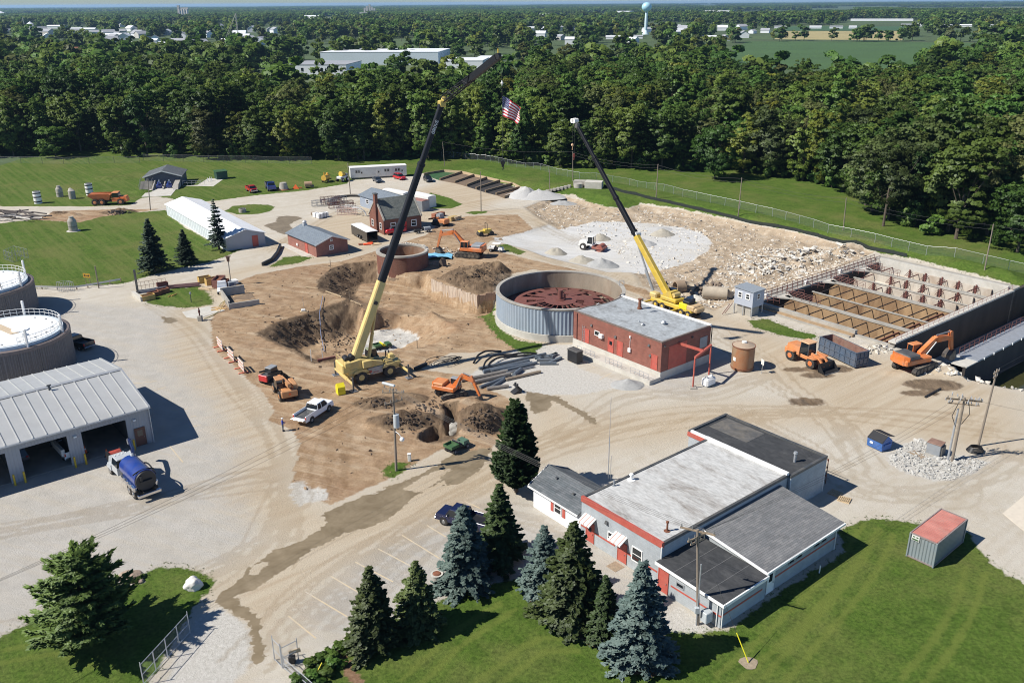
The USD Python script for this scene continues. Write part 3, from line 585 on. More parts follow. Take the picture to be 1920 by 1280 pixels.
def window(parent,name,p,ang,w,h,fr=.09,mullion=True,frame_mat=None,depth=.07,pane=DARKGLASS):
    """p: centre on the wall face; ang: heading of the outward normal"""
    t=G();fm=frame_mat or WHITE
    t.b(-.02,depth,-w/2,w/2,-h/2,-h/2+fr).b(-.02,depth,-w/2,w/2,h/2-fr,h/2)
    t.b(-.02,depth,-w/2,-w/2+fr,-h/2+fr,h/2-fr).b(-.02,depth,w/2-fr,w/2,-h/2+fr,h/2-fr)
    if mullion:t.b(-.02,depth*.7,-w/2+fr,w/2-fr,-fr*.35,fr*.35)
    t.xf(p,ang)
    o=part(parent,name,t,fm)
    g=G().b(.005,.03,-w/2+fr*.9,w/2-fr*.9,-h/2+fr*.9,h/2-fr*.9).xf(p,ang)
    part(o,'pane',g,pane)
    return o
def door(parent,p,ang,w,h,mat=None,handle=True,lite=None,label=None):
    g=G().b(-.02,.05,-w/2,w/2,0,h).xf(p,ang)
    o=part(parent,'door',g,mat or RED,label)
    f=G().b(-.02,.08,-w/2-.08,-w/2,0,h+.08).b(-.02,.08,w/2,w/2+.08,0,h+.08).b(-.02,.08,-w/2,w/2,h,h+.08).xf(p,ang)
    part(o,'frame',f,TRIMR if mat is None else(mat or WHITE))
    if handle:part(o,'handle',G().bb((.09,w*.36,h*.47),(.08,.05,.14),.02).xf(p,ang),STEEL)
    if lite:part(o,'pane',G().b(.051,.06,-lite[0]/2,lite[0]/2,h*.55,h*.55+lite[1]).xf(p,ang),DARKGLASS)
    return o
def wall_light(parent,p,ang,mat=DKGREY):
    return part(parent,'wall_light',G().hull([(0,-.16,-.14),(0,.16,-.14),(0,-.16,.14),(0,.16,.14),(.22,-.16,-.14),(.22,.16,-.14),(.1,-.16,.14),(.1,.16,.14)]).xf(p,ang),mat)
def gable_roof(L,w,z0,z1,ov=.3,th=.12,axis='x'):
    """two slopes of a gable roof over a plan 0..L by 0..w; the ridge runs along x"""
    k=(z1-z0)/(w/2);y0=-ov;zz=z0-k*ov
    a=G().hull([(-ov,y0,zz),(L+ov,y0,zz),(-ov,w/2,z1),(L+ov,w/2,z1),(-ov,y0,zz+th),(L+ov,y0,zz+th),(-ov,w/2,z1+th),(L+ov,w/2,z1+th)])
    b=G().hull([(-ov,w+ov,zz),(L+ov,w+ov,zz),(-ov,w/2,z1),(L+ov,w/2,z1),(-ov,w+ov,zz+th),(L+ov,w+ov,zz+th),(-ov,w/2,z1+th),(L+ov,w/2,z1+th)])
    return a,b
def house_body(L,w,z0,z1,base=0.0):
    return G().hull([(x,y,z) for x in(0,L) for y,z in((0,base),(w,base),(0,z0),(w,z0),(w/2,z1))])

# ---- grey block office in front
O=W(*Y4(800,765),4.4)[:2];F_=frame(O,SITE)
t=thing('office_building','long grey block building with red bands, patched white flat roof and dark annex roofs','building',(*O,0),SITE)
part(t,'wall',G().b(0,18.5,0,10,-.2,4.25),BLOCK)
part(t,'roof',G().b(.22,18.3,.2,9.8,4.25,4.33),MEMB,'patched white flat roof')
part(t,'fascia',G().b(-.06,.24,-.06,10.06,3.95,4.5),TRIMR,'dusky red fascia along the front')
part(t,'parapet',G().b(.24,18.5,9.8,10.05,4.0,4.42).b(.24,18.5,-.05,.2,4.1,4.4),DKGREY)
part(t,'parapet',G().b(18.25,18.62,-.05,10.05,4.25,4.62),WHITE,'white parapet against the rear block')
part(t,'band',G().b(-.03,0,0,4.2,1.25,1.42).b(-.03,0,5.5,10,1.25,1.42),TRIMR)
wi=window(t,'window',(0,6.05,2.0),PI,.75,1.0);window(t,'window',(0,2.75,1.75),PI,1.25,1.5)
door(t,(0,8.75,.1),PI,.95,2.05,lite=(.4,.5));door(t,(0,4.55,.1),PI,1.0,2.0)
for y,w_ in((8.75,1.5),(4.75,1.5)):
    aw=part(t,'awning',G().hull([(0,y-w_/2,2.95),(0,y+w_/2,2.95),(-.95,y-w_/2,2.5),(-.95,y+w_/2,2.5),(0,y-w_/2,2.9),(0,y+w_/2,2.9),(-.95,y-w_/2,2.33),(-.95,y+w_/2,2.33)]),WHITE,'white awning with brown stripes')
    for k in range(3):
        yy=y-w_/2+.25+k*(w_-.5)/2
        part(aw,'stripe',G().hull([(-.01,yy-.045,2.963),(-.01,yy+.045,2.963),(-.957,yy-.045,2.508),(-.957,yy+.045,2.508),(-.01,yy-.045,2.95),(-.957,yy+.045,2.33),(-.957,yy-.045,2.33),(-.01,yy+.045,2.95)]),M('awning_stripe',(.42,.24,.2),.7,.1))
wall_light(t,(0,6.6,3.3),PI);part(t,'door_mat',G().b(-1.5,-.3,3.9,5.1,0.0,.02),WOOD)
for x,y,r,h,m,n in((1.9,1.1,.09,.95,RUST,'vent_pipe'),(6.0,9.3,.13,.6,WHITE,'vent_pipe'),(3.9,9.6,.07,.5,GREYP,'vent_pipe')):
    part(t,n,G().cyl((x,y,4.3),(x,y,4.3+h),r).cyl((x,y,4.25+h),(x,y,4.4+h),r*1.7,r*1.4).cyl((x,y,4.33),(x,y,4.37),r*3.2),m)
part(t,'downpipe',G().cyl((-.08,-.08,.1),(-.08,-.08,4.1),.06,n=8).cyl((-.08,-.08,.15),(-.5,-.2,.05),.06,n=8),WHITE)
# rear dark roof block
part(t,'rear_wall',G().b(18.62,25.0,-.2,12.6,-.2,4.1),BLOCK)
part(t,'rear_roof',G().b(18.85,24.8,0,12.4,4.1,4.16),TARR,'black felt roof of the rear block')
part(t,'rear_parapet',G().b(18.62,25.1,12.4,12.7,3.75,4.35).b(24.8,25.1,-.3,12.4,3.95,4.3).b(18.62,24.8,-.3,0,4.0,4.3),DKGREY)
part(t,'rear_fascia',G().b(18.55,18.61,10.1,12.75,3.65,4.15),TRIMR)
part(t,'rear_parapet',G().b(18.63,18.9,10.1,12.4,4.1,4.4),WHITE)
part(t,'vent_pipe',G().cyl((21.6,1.3,4.15),(21.6,1.3,5.1),.14).cyl((21.6,1.3,5.1),(21.6,1.3,5.3),.22,.18),GALV)
for k,(x0,x1,y0,y1) in enumerate(((19,21,4,9.5),(21.3,24.5,7,12),(22,24.6,1,5.5))):
    part(t,'felt_sheet',G().b(x0,x1,y0,y1,4.16,4.166+.004*k),(TARR,M('faded_felt',(.085,.085,.085),.9,.4,1.2,dirt=.3))[k%2])
part(t,'downpipe',G().cyl((25.06,-.2,.1),(25.06,-.2,4),.06,n=8).cyl((18.7,-.26,.1),(18.7,-.26,4),.05,n=8),WHITE)
# shingled annex, mono pitch
ax0,ax1=5.7,16.9
part(t,'annex_wall',G().hull([(x,y,z) for x in(ax0,ax1) for y,z in((-.02,-.2),(-6.7,-.2),(-6.7,2.75),(-.02,3.5))]),BLOCK)
part(t,'annex_roof',G().hull([(x,y,z+d) for x in(ax0-.35,ax1+.35) for y,z in((-.03,3.62),(-7.15,2.82)) for d in(0,.1)]),SHG,'weathered grey shingle roof')
part(t,'rake',G().hull([(x,y,z+d) for x in(ax0-.43,ax0-.35) for y,z in((-.03,3.6),(-7.15,2.8)) for d in(-.12,.14)]),WHITE)
part(t,'gutter',G().b(ax0-.43,ax1+.35,-7.28,-7.15,2.72,2.92),WHITE)
part(t,'band',G().b(ax0+1.4,ax1+.02,-6.73,-6.7,1.25,1.4),TRIMR)
for x in(9.6,10.8,13.6,14.7):window(t,'window',(x,-6.7,2.05),-PI/2,.9,.7,frame_mat=GREYP)
door(t,(6.6,-6.7,.05),-PI/2,.95,2.1,WHITE,lite=(.5,.8),label='white rear door')
part(t,'downpipe',G().cyl((ax1-.3,-6.82,.1),(ax1-.3,-6.82,2.75),.05,n=8),WHITE)
part(t,'vent_pipe',G().cyl((12.5,-7.9,0),(12.5,-7.9,.8),.06,n=8),WHITE)
# lean-to with dark roof
part(t,'lean_to_wall',G().b(-.4,5.69,-6.9,-.02,-.2,2.6),BLOCK)
part(t,'lean_to_roof',G().hull([(x,y,z) for x in(-.75,5.35) for y,z0 in((-.03,2.86),(-7.3,2.62)) for z in(z0,z0+.08)]),TARR,'black felt roof of the lean-to')
part(t,'lean_to_trim',G().hull([(x,y,z0+d) for x in(-.84,-.75) for y,z0 in((-.03,2.84),(-7.3,2.6)) for d in(-.12,.14)]).b(-.84,5.3,-7.42,-7.3,2.46,2.74),WHITE)
for k in range(3):part(t,'felt_joint',G().hull([(x,-2.0-1.7*k+d,2.87-.033*(2+1.7*k)+.075+e) for x in(-.7,5.3) for d in(0,.05) for e in(0,.006)]),M('felt_seam',(.13,.13,.13),.9,.2))
door(t,(-.4,-.75,.05),PI,1.0,2.15);window(t,'window',(-.4,-2.6,1.75),PI,.85,.5,mullion=False,frame_mat=GREYP)
part(t,'band',G().b(-.43,-.4,-6.9,-1.6,1.1,1.25).b(-.4,5.2,-6.93,-6.9,1.1,1.25),TRIMR)
part(t,'downpipe',G().cyl((-.3,-7.0,.1),(-.3,-7.0,2.5),.05,n=8).cyl((-.5,-6.6,.1),(-.5,-6.6,2.5),.05,n=8),WHITE)
# cottage wing
part(t,'cottage_wall',G().hull([(x,y,z) for y in(10.07,17.0) for x,z in((0,-.2),(4.7,-.2),(0,2.6),(4.7,2.6),(2.35,3.75))]),SIDING,'white sided cottage wing')
cr=G()
for s in(0,1):
    xs_=(-.4,2.35) if s==0 else(5.1,2.35)
    cr.hull([(x,y,z+d) for y in(10.08,17.35) for x,z in((xs_[0],2.43),(xs_[1],3.8)) for d in(0,.1)])
part(t,'cottage_roof',cr,SHB,'slate grey shingle roof of the cottage wing')
part(t,'gutter',G().b(-.5,-.4,10.08,17.35,2.34,2.5),WHITE)
part(t,'rake',G().hull([(x,y,z+d) for y in(17.35,17.42) for x,z in((-.4,2.43),(2.35,3.8)) for d in(-.08,.12)]).hull([(x,y,z+d) for y in(17.35,17.42) for x,z in((5.1,2.43),(2.35,3.8)) for d in(-.08,.12)]),WHITE)
window(t,'window',(0,13.3,1.55),PI,1.05,1.2)
for y in(12.45,14.15):
    part(t,'shutter',G().b(-.05,0,y-.2,y+.2,.9,2.2),RED)
for x,y in((1.0,12.2),(1.5,15.2)):part(t,'roof_vent',G().bb((x,y,2.55+(x+.4)*.5+.12),(.3,.3,.12),.04),DKGREY)

# ---- red brick pump building beside the digester
DC=np.array([.5*(W(*Y3(178,235),5.2)[0]+W(*Y3(1078,235),5.2)[0]),.5*(W(*Y3(640,98),5.2)[1]+W(*Y3(600,370),5.2)[1])]);DR=10.3
O=W(*Y3(1322,590),5.6)[:2]
c,s=math.cos(SITE),math.sin(SITE)
dl=np.array([c*(DC-O)[0]+s*(DC-O)[1],-s*(DC-O)[0]+c*(DC-O)[1]])
t=thing('pump_building','low red brick pump building with grey flat roof beside the big round tank','building',(*O,0),SITE)
plan=sbox(0,0,10.3,17.2).difference(Point(dl).buffer(DR+.05,48))
plan=max(plan.geoms,key=lambda q:q.area) if hasattr(plan,'geoms') else plan
part(t,'wall',G().prism(plan,1.2,5.45),BRICKR)
part(t,'foundation',G().prism(plan.buffer(.05,join_style=2).difference(Point(dl).buffer(DR+.06,48)),-.3,1.2),CONCW)
part(t,'roof',G().prism(plan.buffer(-.25,join_style=2),5.45,5.53),MEMG,'stained grey flat roof')
rim=plan.buffer(.04,join_style=2).difference(plan.buffer(-.22,join_style=2)).difference(Point(dl).buffer(DR+.06,48))
part(t,'parapet',G().prism(rim.intersection(sbox(-1,-1,10.0,20)),5.46,5.6),M('roof_edge_brown',(.16,.12,.10),.7,.2))
part(t,'parapet',G().prism(rim.intersection(sbox(10.01,-1,11,20)),5.46,5.75),WHITE,'white parapet along the far side')
FC=-PI  # front faces -x
for y,lite in((14.4,None),(9.4,(.55,.55)),(7.6,None),(1.15,None)):
    door(t,(0,y,1.25),PI,1.0,2.1,lite=lite)
window(t,'window',(0,12.2,3.35),PI,1.0,.75,mullion=False)
part(t,'air_conditioner',G().bb((-.2,11.2,3.25),(.5,.7,.6),.04),OFFWHITE)
for y,z in((13.35,4.3),(8.5,3.9),(2.2,4.5),(1.9,3.1)):wall_light(t,(0,y,z),PI)
part(t,'meter_box',G().bb((-.14,5.7,2.75),(.25,.5,.6),.04).cyl((-.05,5.7,3.0),(-.05,5.7,4.6),.03,n=6).bb((-.1,5.7,4.7),(.2,.25,.3),.03),WHITE)
part(t,'downpipe',G().cyl((-.08,16.4,1.3),(-.08,16.4,5.3),.07,n=8),REDST)
la=G()
for y in(14.75,15.2):la.cyl((-.12,y,1.3),(-.05,y,3.8),.025,n=6)
for k in range(9):la.cyl((-.1,14.75,1.5+.26*k),(-.1,15.2,1.5+.26*k),.02,n=5)
part(t,'ladder',la,GALV)
part(t,'roller_door',G().b(1.5,5.2,-.04,.02,1.2,4.6),TRIMR,'wide dull red door on the end wall')
part(t,'window',G().b(8.0,9.6,-.05,.02,2.6,4.2),GREYP)
for x,z in((.5,4.9),(6.2,4.8)):part(t,'wall_light',G().bb((x,-.12,z),(.3,.22,.22),.04),DKGREY)
for x,y,r,h in((5.6,4.7,.42,.55),(3.0,6.3,.3,.35),(3.6,7.5,.1,.3)):
    part(t,'roof_vent',G().cyl((x,y,5.5),(x,y,5.5+h*.6),r*.6).cyl((x,y,5.5+h*.55),(x,y,5.5+h),r,r*.5),GALV)
part(t,'chimney',G().cyl((7.9,11.4,5.5),(7.9,11.4,7.0),.24,n=14).cyl((7.9,11.4,6.95),(7.9,11.4,7.1),.32,n=14).cyl((7.9,11.4,5.5),(7.9,11.4,5.8),.36,n=14),RUST)
dk=part(t,'loading_dock',G().b(-2.3,-.06,-.2,14.2,-.2,.62).hull([(-2.3,14.2,-.2),(-.06,14.2,-.2),(-2.3,14.2,.62),(-.06,14.2,.62),(-2.3,16.2,-.2),(-.06,16.2,-.2)]),CONCW,'white concrete dock below the doors')
ra=G()
for a,b in((.2,3.4),(5.2,8.2),(10.4,14.0)):
    for z in(1.05,1.5):ra.cyl((-2.2,a,z),(-2.2,b,z),.03,n=5)
    for k in range(5):y=a+(b-a)*k/4;ra.cyl((-2.2,y,.6),(-2.2,y,1.5),.03,n=5)
part(t,'dock_railing',ra,GALV)
part(t,'gutter_end',G().cyl((10.4,-.1,.2),(10.4,-.1,5.2),.07,n=8),BLACK)

# ---- big open digester with a collapsed red steel cover frame
t=thing('open_digester_tank','big round blue-grey clad tank standing open with rusty red roof frame inside','tank',(*DC,0))
NR=112;th=np.linspace(0,2*PI,NR*4,endpoint=False);rr=DR-.02+.055*np.sign(np.sin(th*NR))*np.minimum(1,np.abs(np.sin(th*NR))*2)
cs=np.stack([np.cos(th),np.sin(th)],1);n_=len(th)
i=np.arange(n_);j=(i+1)%n_
part(t,'cladding',G(False).raw(np.vstack([np.c_[cs*rr[:,None],np.full(n_,1.15)],np.c_[cs*rr[:,None],np.full(n_,4.95)]]),np.stack([i,j,j+n_,i+n_],1)),TANKBLUE,'vertical ribbed blue-grey cladding')
part(t,'wall',G().ring((0,0),DR-.45,DR-.1,-4,5.05,96),CONCT,'stained concrete inner wall')
part(t,'rim',G().ring((0,0),DR-.5,DR+.08,5.05,5.25,96),CONC)
part(t,'plinth',G().ring((0,0),DR-.1,DR+.22,-.3,1.1,96),CONCW)
part(t,'floor',G().cyl((0,0,1.05),(0,0,1.1),DR-.44,n=64),M('tank_floor_dark',(.05,.03,.025),.9,.4,.6))
R_=DR-.8;zc=lambda r:2.3+.95*(1-(r/R_)**2)
part(t,'hub',G().cyl((0,0,2.2),(0,0,5.0),.38,n=20).cyl((0,0,3.2),(0,0,3.55),.75,n=20).bb((.7,0,3.9),(.4,.4,.5),.05),REDST,'rusty red centre column')
cone=G()
for k in range(24):
    a,b=2*PI*k/24,2*PI*(k+1)/24
    cone.hull([(r*math.cos(q),r*math.sin(q),zc(r)+.1+dz) for r in(.5,2.6) for q in(a,b) for dz in(0,.05)])
part(t,'centre_plate',cone,REDST)
for k in range(24):
    a=2*PI*k/24+.05;g=G()
    rs=np.linspace(2.3,R_,6)
    for r0,r1 in zip(rs[:-1],rs[1:]):bar(g,(r0*math.cos(a),r0*math.sin(a),zc(r0)),(r1*math.cos(a),r1*math.sin(a),zc(r1)),.13,.2)
    for q in range(3):
        r0=3.2+q*2;bar(g,(r0*math.cos(a),r0*math.sin(a),zc(r0)),((r0+1)*math.cos(a),(r0+1)*math.sin(a),1.5),.08);bar(g,((r0+1)*math.cos(a),(r0+1)*math.sin(a),1.5),((r0+2)*math.cos(a),(r0+2)*math.sin(a),zc(r0+2)),.08)
    part(t,'radial_beam',g,REDST)
for r in(3.9,5.5,7.1,8.6,R_):
    g=G();q=np.linspace(0,2*PI,37)
    for a,b in zip(q[:-1],q[1:]):bar(g,(r*math.cos(a),r*math.sin(a),zc(r)+.02),(r*math.cos(b),r*math.sin(b),zc(r)+.02),.11,.14)
    part(t,'ring_beam',g,REDST)
rp=random.Random(3)
for k in range(24):
    for r0,r1 in((2.6,3.9),(3.9,5.5),(5.5,7.1),(7.1,8.6),(8.6,R_)):
        aa=2*PI*(k+.5)/24;back=math.sin(aa)>-.15 or(math.cos(aa)>.2 and math.sin(aa)>-.75)
        if rp.random()<(.78 if back else .06):
            a,b=2*PI*k/24+.05,2*PI*(k+1)/24+.05
            if rp.random()<.4:b=a+(b-a)*rp.uniform(.4,.9)
            part(t,'cover_plate',G().hull([(r*math.cos(q),r*math.sin(q),zc(r)+.1+dz) for r in(r0,r1) for q in(a,b) for dz in(0,.03)]),REDST)
part(t,'pipe_bracket',G().cyl((4.3,-9.6,5.3),(5.3,-8.4,5.5),.1,n=8).cyl((5.3,-8.4,5.5),(5.4,-8.3,5.1),.1,n=8),WHITE)
g=G()
for k in range(2):
    q=.12+k*.05
    g.tube([((DR+.1)*math.cos(q),(DR+.1)*math.sin(q),1),((DR+.1)*math.cos(q),(DR+.1)*math.sin(q),6.0),((DR-.6)*math.cos(q),(DR-.6)*math.sin(q),6.0),((DR-.6)*math.cos(q),(DR-.6)*math.sin(q),5.2)],.03)
for k in range(14):g.cyl(((DR+.1)*math.cos(.12),(DR+.1)*math.sin(.12),1.2+.3*k),((DR+.1)*math.cos(.17),(DR+.1)*math.sin(.17),1.2+.3*k),.02,n=5)
part(t,'ladder',g,GALV)

# ---- settling tanks
DKW=M('shade_dark_wall',(.045,.038,.033),.85,.4,.4,dirt=.3,dcol=(.09,.07,.055),stretch=(1,1,.3))  # stained concrete with the shade of these walls painted in as near black
t=thing('settling_tanks','row of open concrete settling tanks with rusty red railings and brown stained bays','tank',(*TKO,0),TKA)
ty=lambda x,y,z:(x,-y,z)
def kb(g,x0,x1,y0,y1,z0,z1):return g.b(x0,x1,-y1,-y0,z0,z1)
part(t,'outer_wall',kb(G(),0,39.5,-.9,.45,-5.3,.6),CONC);part(t,'outer_wall',kb(G(),0,39.5,24.55,25.3,-5.6,.55),DKW,'stained outer wall above the basin with its shade painted dark');part(t,'wall_cap',kb(G(),0,39.5,24.2,25.4,.55,.8),CONCW)
part(t,'outer_wall',kb(G(),-.4,.3,-.9,19,-5.3,.95),CONC,'low pale outer wall facing the road');part(t,'outer_wall',kb(G(),-.4,.3,19,25.3,-5.3,.3),CONC)
part(t,'outer_wall',kb(G(),39.2,41.5,-.9,25.3,-5.3,1.0),CONC);part(t,'outer_wall',kb(G(),38.6,39.2,.45,24.5,-5.3,1.4),CONCW)
part(t,'end_wall',kb(G(),.3,38.6,.45,.6,-5.0,.3),DKW);part(t,'floor',kb(G(),.3,39.2,.6,24.5,-5.3,-5.0),M('tank_floor_brown',(.22,.15,.085),.9,.3,.4))  # end wall takes the near-black colour to paint in its shade
STN=M('stained_bay_wall',(.31,.205,.11),.9,.3,.5,.2,dirt=.9,dcol=(.13,.07,.035),stretch=(1,1,.4));STP=M('pale_bay_wall',(.50,.45,.38),.9,.2,.5,.1,dirt=.7,dcol=(.27,.19,.13),stretch=(1,1,.4))
for x,w_,hi in((6.9,.9,1),(12.9,.35,0),(20.6,.9,1),(26.0,.35,0),(32.2,.9,1)):
    part(t,'divider_wall',kb(G(),x-w_/2+.12,x+w_/2-.12,1.6 if hi else 3.0,24.5,-5.0,.42),STN if x<22 else STP)
    if hi:part(t,'walkway',kb(G(),x-w_/2,x+w_/2,1.6,24.5,.42,.66),CONC)
    else:part(t,'divider_cap',kb(G(),x-w_/2,x+w_/2,2.8,24.5,.42,.56),CONC)
    if hi:
        part(t,'haunch',G().hull([ty(x+q,y,z) for q,y in((-.45,2.6),(.45,2.6),(-1.9,.45),(1.9,.45)) for z in(.35,.66)]),CONCW)
# slopes in the bays (hoppers)
for x0,x1,m in((.3,6.5,STN),(7.3,12.75,STN),(13.1,20.2,STN),(21.0,25.8,STP),(26.2,31.8,STP),(32.6,38.6,STP)):
    zb=-4.7 if m is STN else-3.0
    part(t,'bay_slope',G().hull([ty(x,y,z) for x,z in((x1,zb+2.0),(x0+(x1-x0)*.45,zb),(x1,-5),(x0+(x1-x0)*.45,-5)) for y in(3.8,21)]),m)
    for k in range(7):
        y=3.4+k*2.7
        g=G();bar(g,ty(x0,y,.1),ty(x1,y,.1),.1,.16)
        if m is STN:part(t,'cross_beam',g,M('brown_black_steel',(.05,.035,.028),.8,.3))
        elif k%2==0:
            part(t,'cross_beam',g,REDST)
    if m is STN:
        for k in range(5):
            y=3.6+k*3.0;g=G();bar(g,ty(x1-.15,y,.05),ty(x1-.9,y+.3,-1.6),.07);k<-1 and part(t,'brace',g,M('brown_black_steel',(.05,.035,.028)))
        for y in(21.4,22.4,23.3):
            g=G();bar(g,ty(x0+.1,y,.0),ty(x1-.1,y,.0),.22,.3);part(t,'trough',g,RUST if y>22 else M('ochre_steel',(.36,.22,.10),.8,.3,dirt=.5))
    else:
        for k in range(5):
            y=6.8+k*3.1
            g=kb(G(),x1-.25,x1-.05,y,y+.22,-2.2,.5)
            for e in range(4):bar(g,ty(x1-1.9,y+.1+e*.28,-.35),ty(x1-.1,y+.1+e*.28,.35-.1*e),.07)
            part(t,'baffle_post',g,REDST)
            part(t,'baffle_panel',kb(G(),x1-.5,x1-.1,y+.9,y+2.9,-2.4,.3),STP)
def rail_line(a,b,n,z=.66,hh=1.05,nm='railing',mat=REDST,r=.045):
    g=G();a,b=np.array(a,float),np.array(b,float)
    for k in range(n+1):
        q=a+(b-a)*k/n;g.cyl((*q,z),(*q,z+hh),r,n=5)
    for q in(.5,1.0):g.cyl((*a,z+hh*q),(*b,z+hh*q),r,n=5)
    part(t,nm,g,mat)
rail_line((0,.75),(39,.75),26);rail_line((0,-.35),(39,-.35),26)
for x in(6.5,7.3,20.2,21.0,31.8,32.6):rail_line((x,-1.8),(x,-8),4,r=.035)
rail_line((0.4,-25.1),(39,-25.1),24,.75,.9,r=.03,mat=M('pale_red_steel',(.38,.2,.16),.7,.2))
for x in(1.2,8.2,14.2,21.8,27.2,33.4):rail_line((x,-.6),(x+1.2,-3.4),3,.66,.9)
part(t,'walkway',kb(G(),0,39.5,-2.2,-.9,.2,.62),CONC)
for k,x in enumerate((3.5,15.2,26.0)):part(t,'drive_box',kb(G(),x,x+.5,-.5,0,.62,1.3),WHITE)
part(t,'ledge',kb(G(),-1.0,-.4,1,19,-.3,.45),M('ochre_concrete',(.34,.23,.13),.9,.25,1,dirt=.4));part(t,'ledge',kb(G(),-1.6,-.4,1.4,18.8,-.3,.2),CONC)
# ---- lower basin with water and a walkway wall
t=thing('basin_walkway','walkway with red railings on a wall crossing the deep basin','walkway',(*TKO,0),TKA)
part(t,'wall',kb(G(),.2,72,33.1,33.5,-5.6,.15),DKW);part(t,'wall',kb(G(),.2,72,35.3,35.7,-5.6,.15),DKW)  # walkway walls carry the same painted shade
part(t,'deck',kb(G(),3.2,72,32.9,35.9,.15,.4),GALV,'pale steel deck');part(t,'deck',kb(G(),.2,3.2,33.0,35.8,.05,.2),CONCW)
for a in(3.6,12,20.4,28.8,37.2,45.6):rail_line((a,-33.05),(a+7.6,-33.05),5,.4,1.05)
for k in range(20):g=G();kb(g,5+k*3,5.15+k*3,35.9,36.05,.12,.42);part(t,'bracket',g,WHITE)
t=thing('basin_wall','tall concrete wall, its shade painted dark, at the far end of the deep basin','wall',(*TKO,0),TKA)
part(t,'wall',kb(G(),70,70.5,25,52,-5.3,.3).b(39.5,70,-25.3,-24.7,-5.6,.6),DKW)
WATER=M('olive_water',(.055,.055,.018),.08,.3,.3,spec=.6)
g=G();g.quad(ty(-4,35.7,-4.2),ty(72,35.7,-4.2),ty(72,54,-4.2),ty(-4,54,-4.2));g.xf((*TKO,0),TKA)
g.v=[v[:,[0,1,2]] for v in g.v];g.f=[f[:,::-1] for f in g.f]
tag(part(None,'water',g,WATER),kind='structure')
# broken edge of the basin
rk=random.Random(5)
BRK=M('broken_concrete',(.60,.57,.51),.95,.2,2,.4,dirt=.3,dcol=(.36,.29,.2));BRK2=M('dusty_rubble',(.50,.44,.36),.95,.25,2,.4)
def chunk(r,rk,flat=.6):
    g=G(False)
    P=[(rk.uniform(-1,1)*r,rk.uniform(-1,1)*r*rk.uniform(.5,1),rk.uniform(-1,1)*r*flat) for _ in range(9)]
    return g.hull(P)
bp=[np.array(q) for q in((.2,33),(-1.0,34.5),(-2.4,36),(-3.0,38),(-2.6,40.5),(-1.6,43),(-.6,46),(1,52))]
g=G(False)
for a,b in zip(bp[:-1],bp[1:]):
    for k in range(16):
        q=a+(b-a)*(k/16)+[rk.uniform(-.9,.25),0];ck=chunk(rk.uniform(.25,.65),rk,.8)
        p=TK(*q);ck.xf((p[0],p[1],rk.uniform(-1.6,.12)),rk.uniform(0,6));g.add(trimesh.Trimesh(*ck.mesh(),process=False))
single('broken_wall_edge','jagged white broken concrete edge along the near side of the deep basin','broken wall',g,BRK,smooth=False,kind=None)

# ---- garage with three bays
O=W(*Y1(733,735),5.0)[:2]
t=thing('garage','grey metal vehicle garage with ribbed pale roof and open bays','garage',(*O,0),SITE)
GL,GD=27.0,18.4                                            # local: building runs along -x, depth along +y
bays=[(-7.4,-2.6),(-13.6,-8.9),(-20.0,-15.0),(-26.4,-21.6)]
def ribbed(g,x0,x1,y,z0,z1,n):
    """ribbed sheet in the plane y, facing -y"""
    k=max(2,int((x1-x0)/.3));X=np.linspace(x0,x1,k*4+1);off=np.where((np.arange(len(X))%4)<2,0,-.03)
    V=np.vstack([np.c_[X,y+off,np.full(len(X),z0)],np.c_[X,y+off,np.full(len(X),z1)]]);i=np.arange(len(X)-1);g.raw(V,np.stack([i,i+1,i+1+len(X),i+len(X)],1));return g
fw=G(False);edges=[0.0]+[v for b in bays for v in(b[1],b[0])]+[-GL]
for a,b in zip(edges[0::2],edges[1::2]):ribbed(fw,b,a,-.02,0,4.7,10);fw.b(b,a,0,.2,0,4.7)
for b in bays:ribbed(fw,b[0],b[1],-.02,3.7,4.7,10);fw.b(b[0],b[1],0,.2,3.7,4.7)
part(t,'front_wall',fw,GREYWALL,smooth=False)
part(t,'end_wall',G().hull([(x,y,z) for x in(-.2,0) for y,z in((.2,0),(GD,0),(.2,4.7),(GD,4.7),(GD/2,6.2))]),GREYWALL)
part(t,'back_wall',G().b(-GL,-.2,GD-.2,GD,0,4.7).b(-GL,-GL+.2,.2,GD,0,4.7),GREYWALL)
part(t,'floor',G().b(-GL,-.2,.2,GD-.2,-.1,.03),CONC)
for b in bays[:3]:
    part(t,'partition',G().b(b[1]+.3,b[1]+.45,.3,GD-.3,.03,4.6),INTER)
npn=20;pw=GL/npn;k_=1.5/(GD/2)
for s in(0,1):
    for q in range(npn):
        x0,x1=-GL+q*pw,-GL+(q+1)*pw;y0,y1=(-.5,GD/2-.12) if s==0 else(GD+.4,GD/2+.12)
        zf=lambda y:4.72+k_*(y if s==0 else GD-y)
        g=G(False).hull([(x,y,zf(y)+d) for x in(x0+.04,x1-.04) for y in(y0,y1) for d in(0,.06)]).hull([(x,y,zf(y)+d) for x in(x1-.05,x1+.05) for y in(y0,y1) for d in(.02,.15)])
        part(t,'roof_panel',g,ROOFMET)
part(t,'ridge_cap',G().hull([(x,GD/2+q,6.28+z) for x in(-GL,.2) for q,z in((-.35,.02),(.35,.02),(0,.14))]),GALV)
part(t,'rake',G().hull([(x,y,z+d) for x in(.06,.2) for y,z in((-.5,4.6),(GD/2,6.2)) for d in(-.12,.16)]).hull([(x,y,z+d) for x in(.06,.2) for y,z in((GD+.4,4.6),(GD/2,6.2)) for d in(-.12,.16)]),GALV)
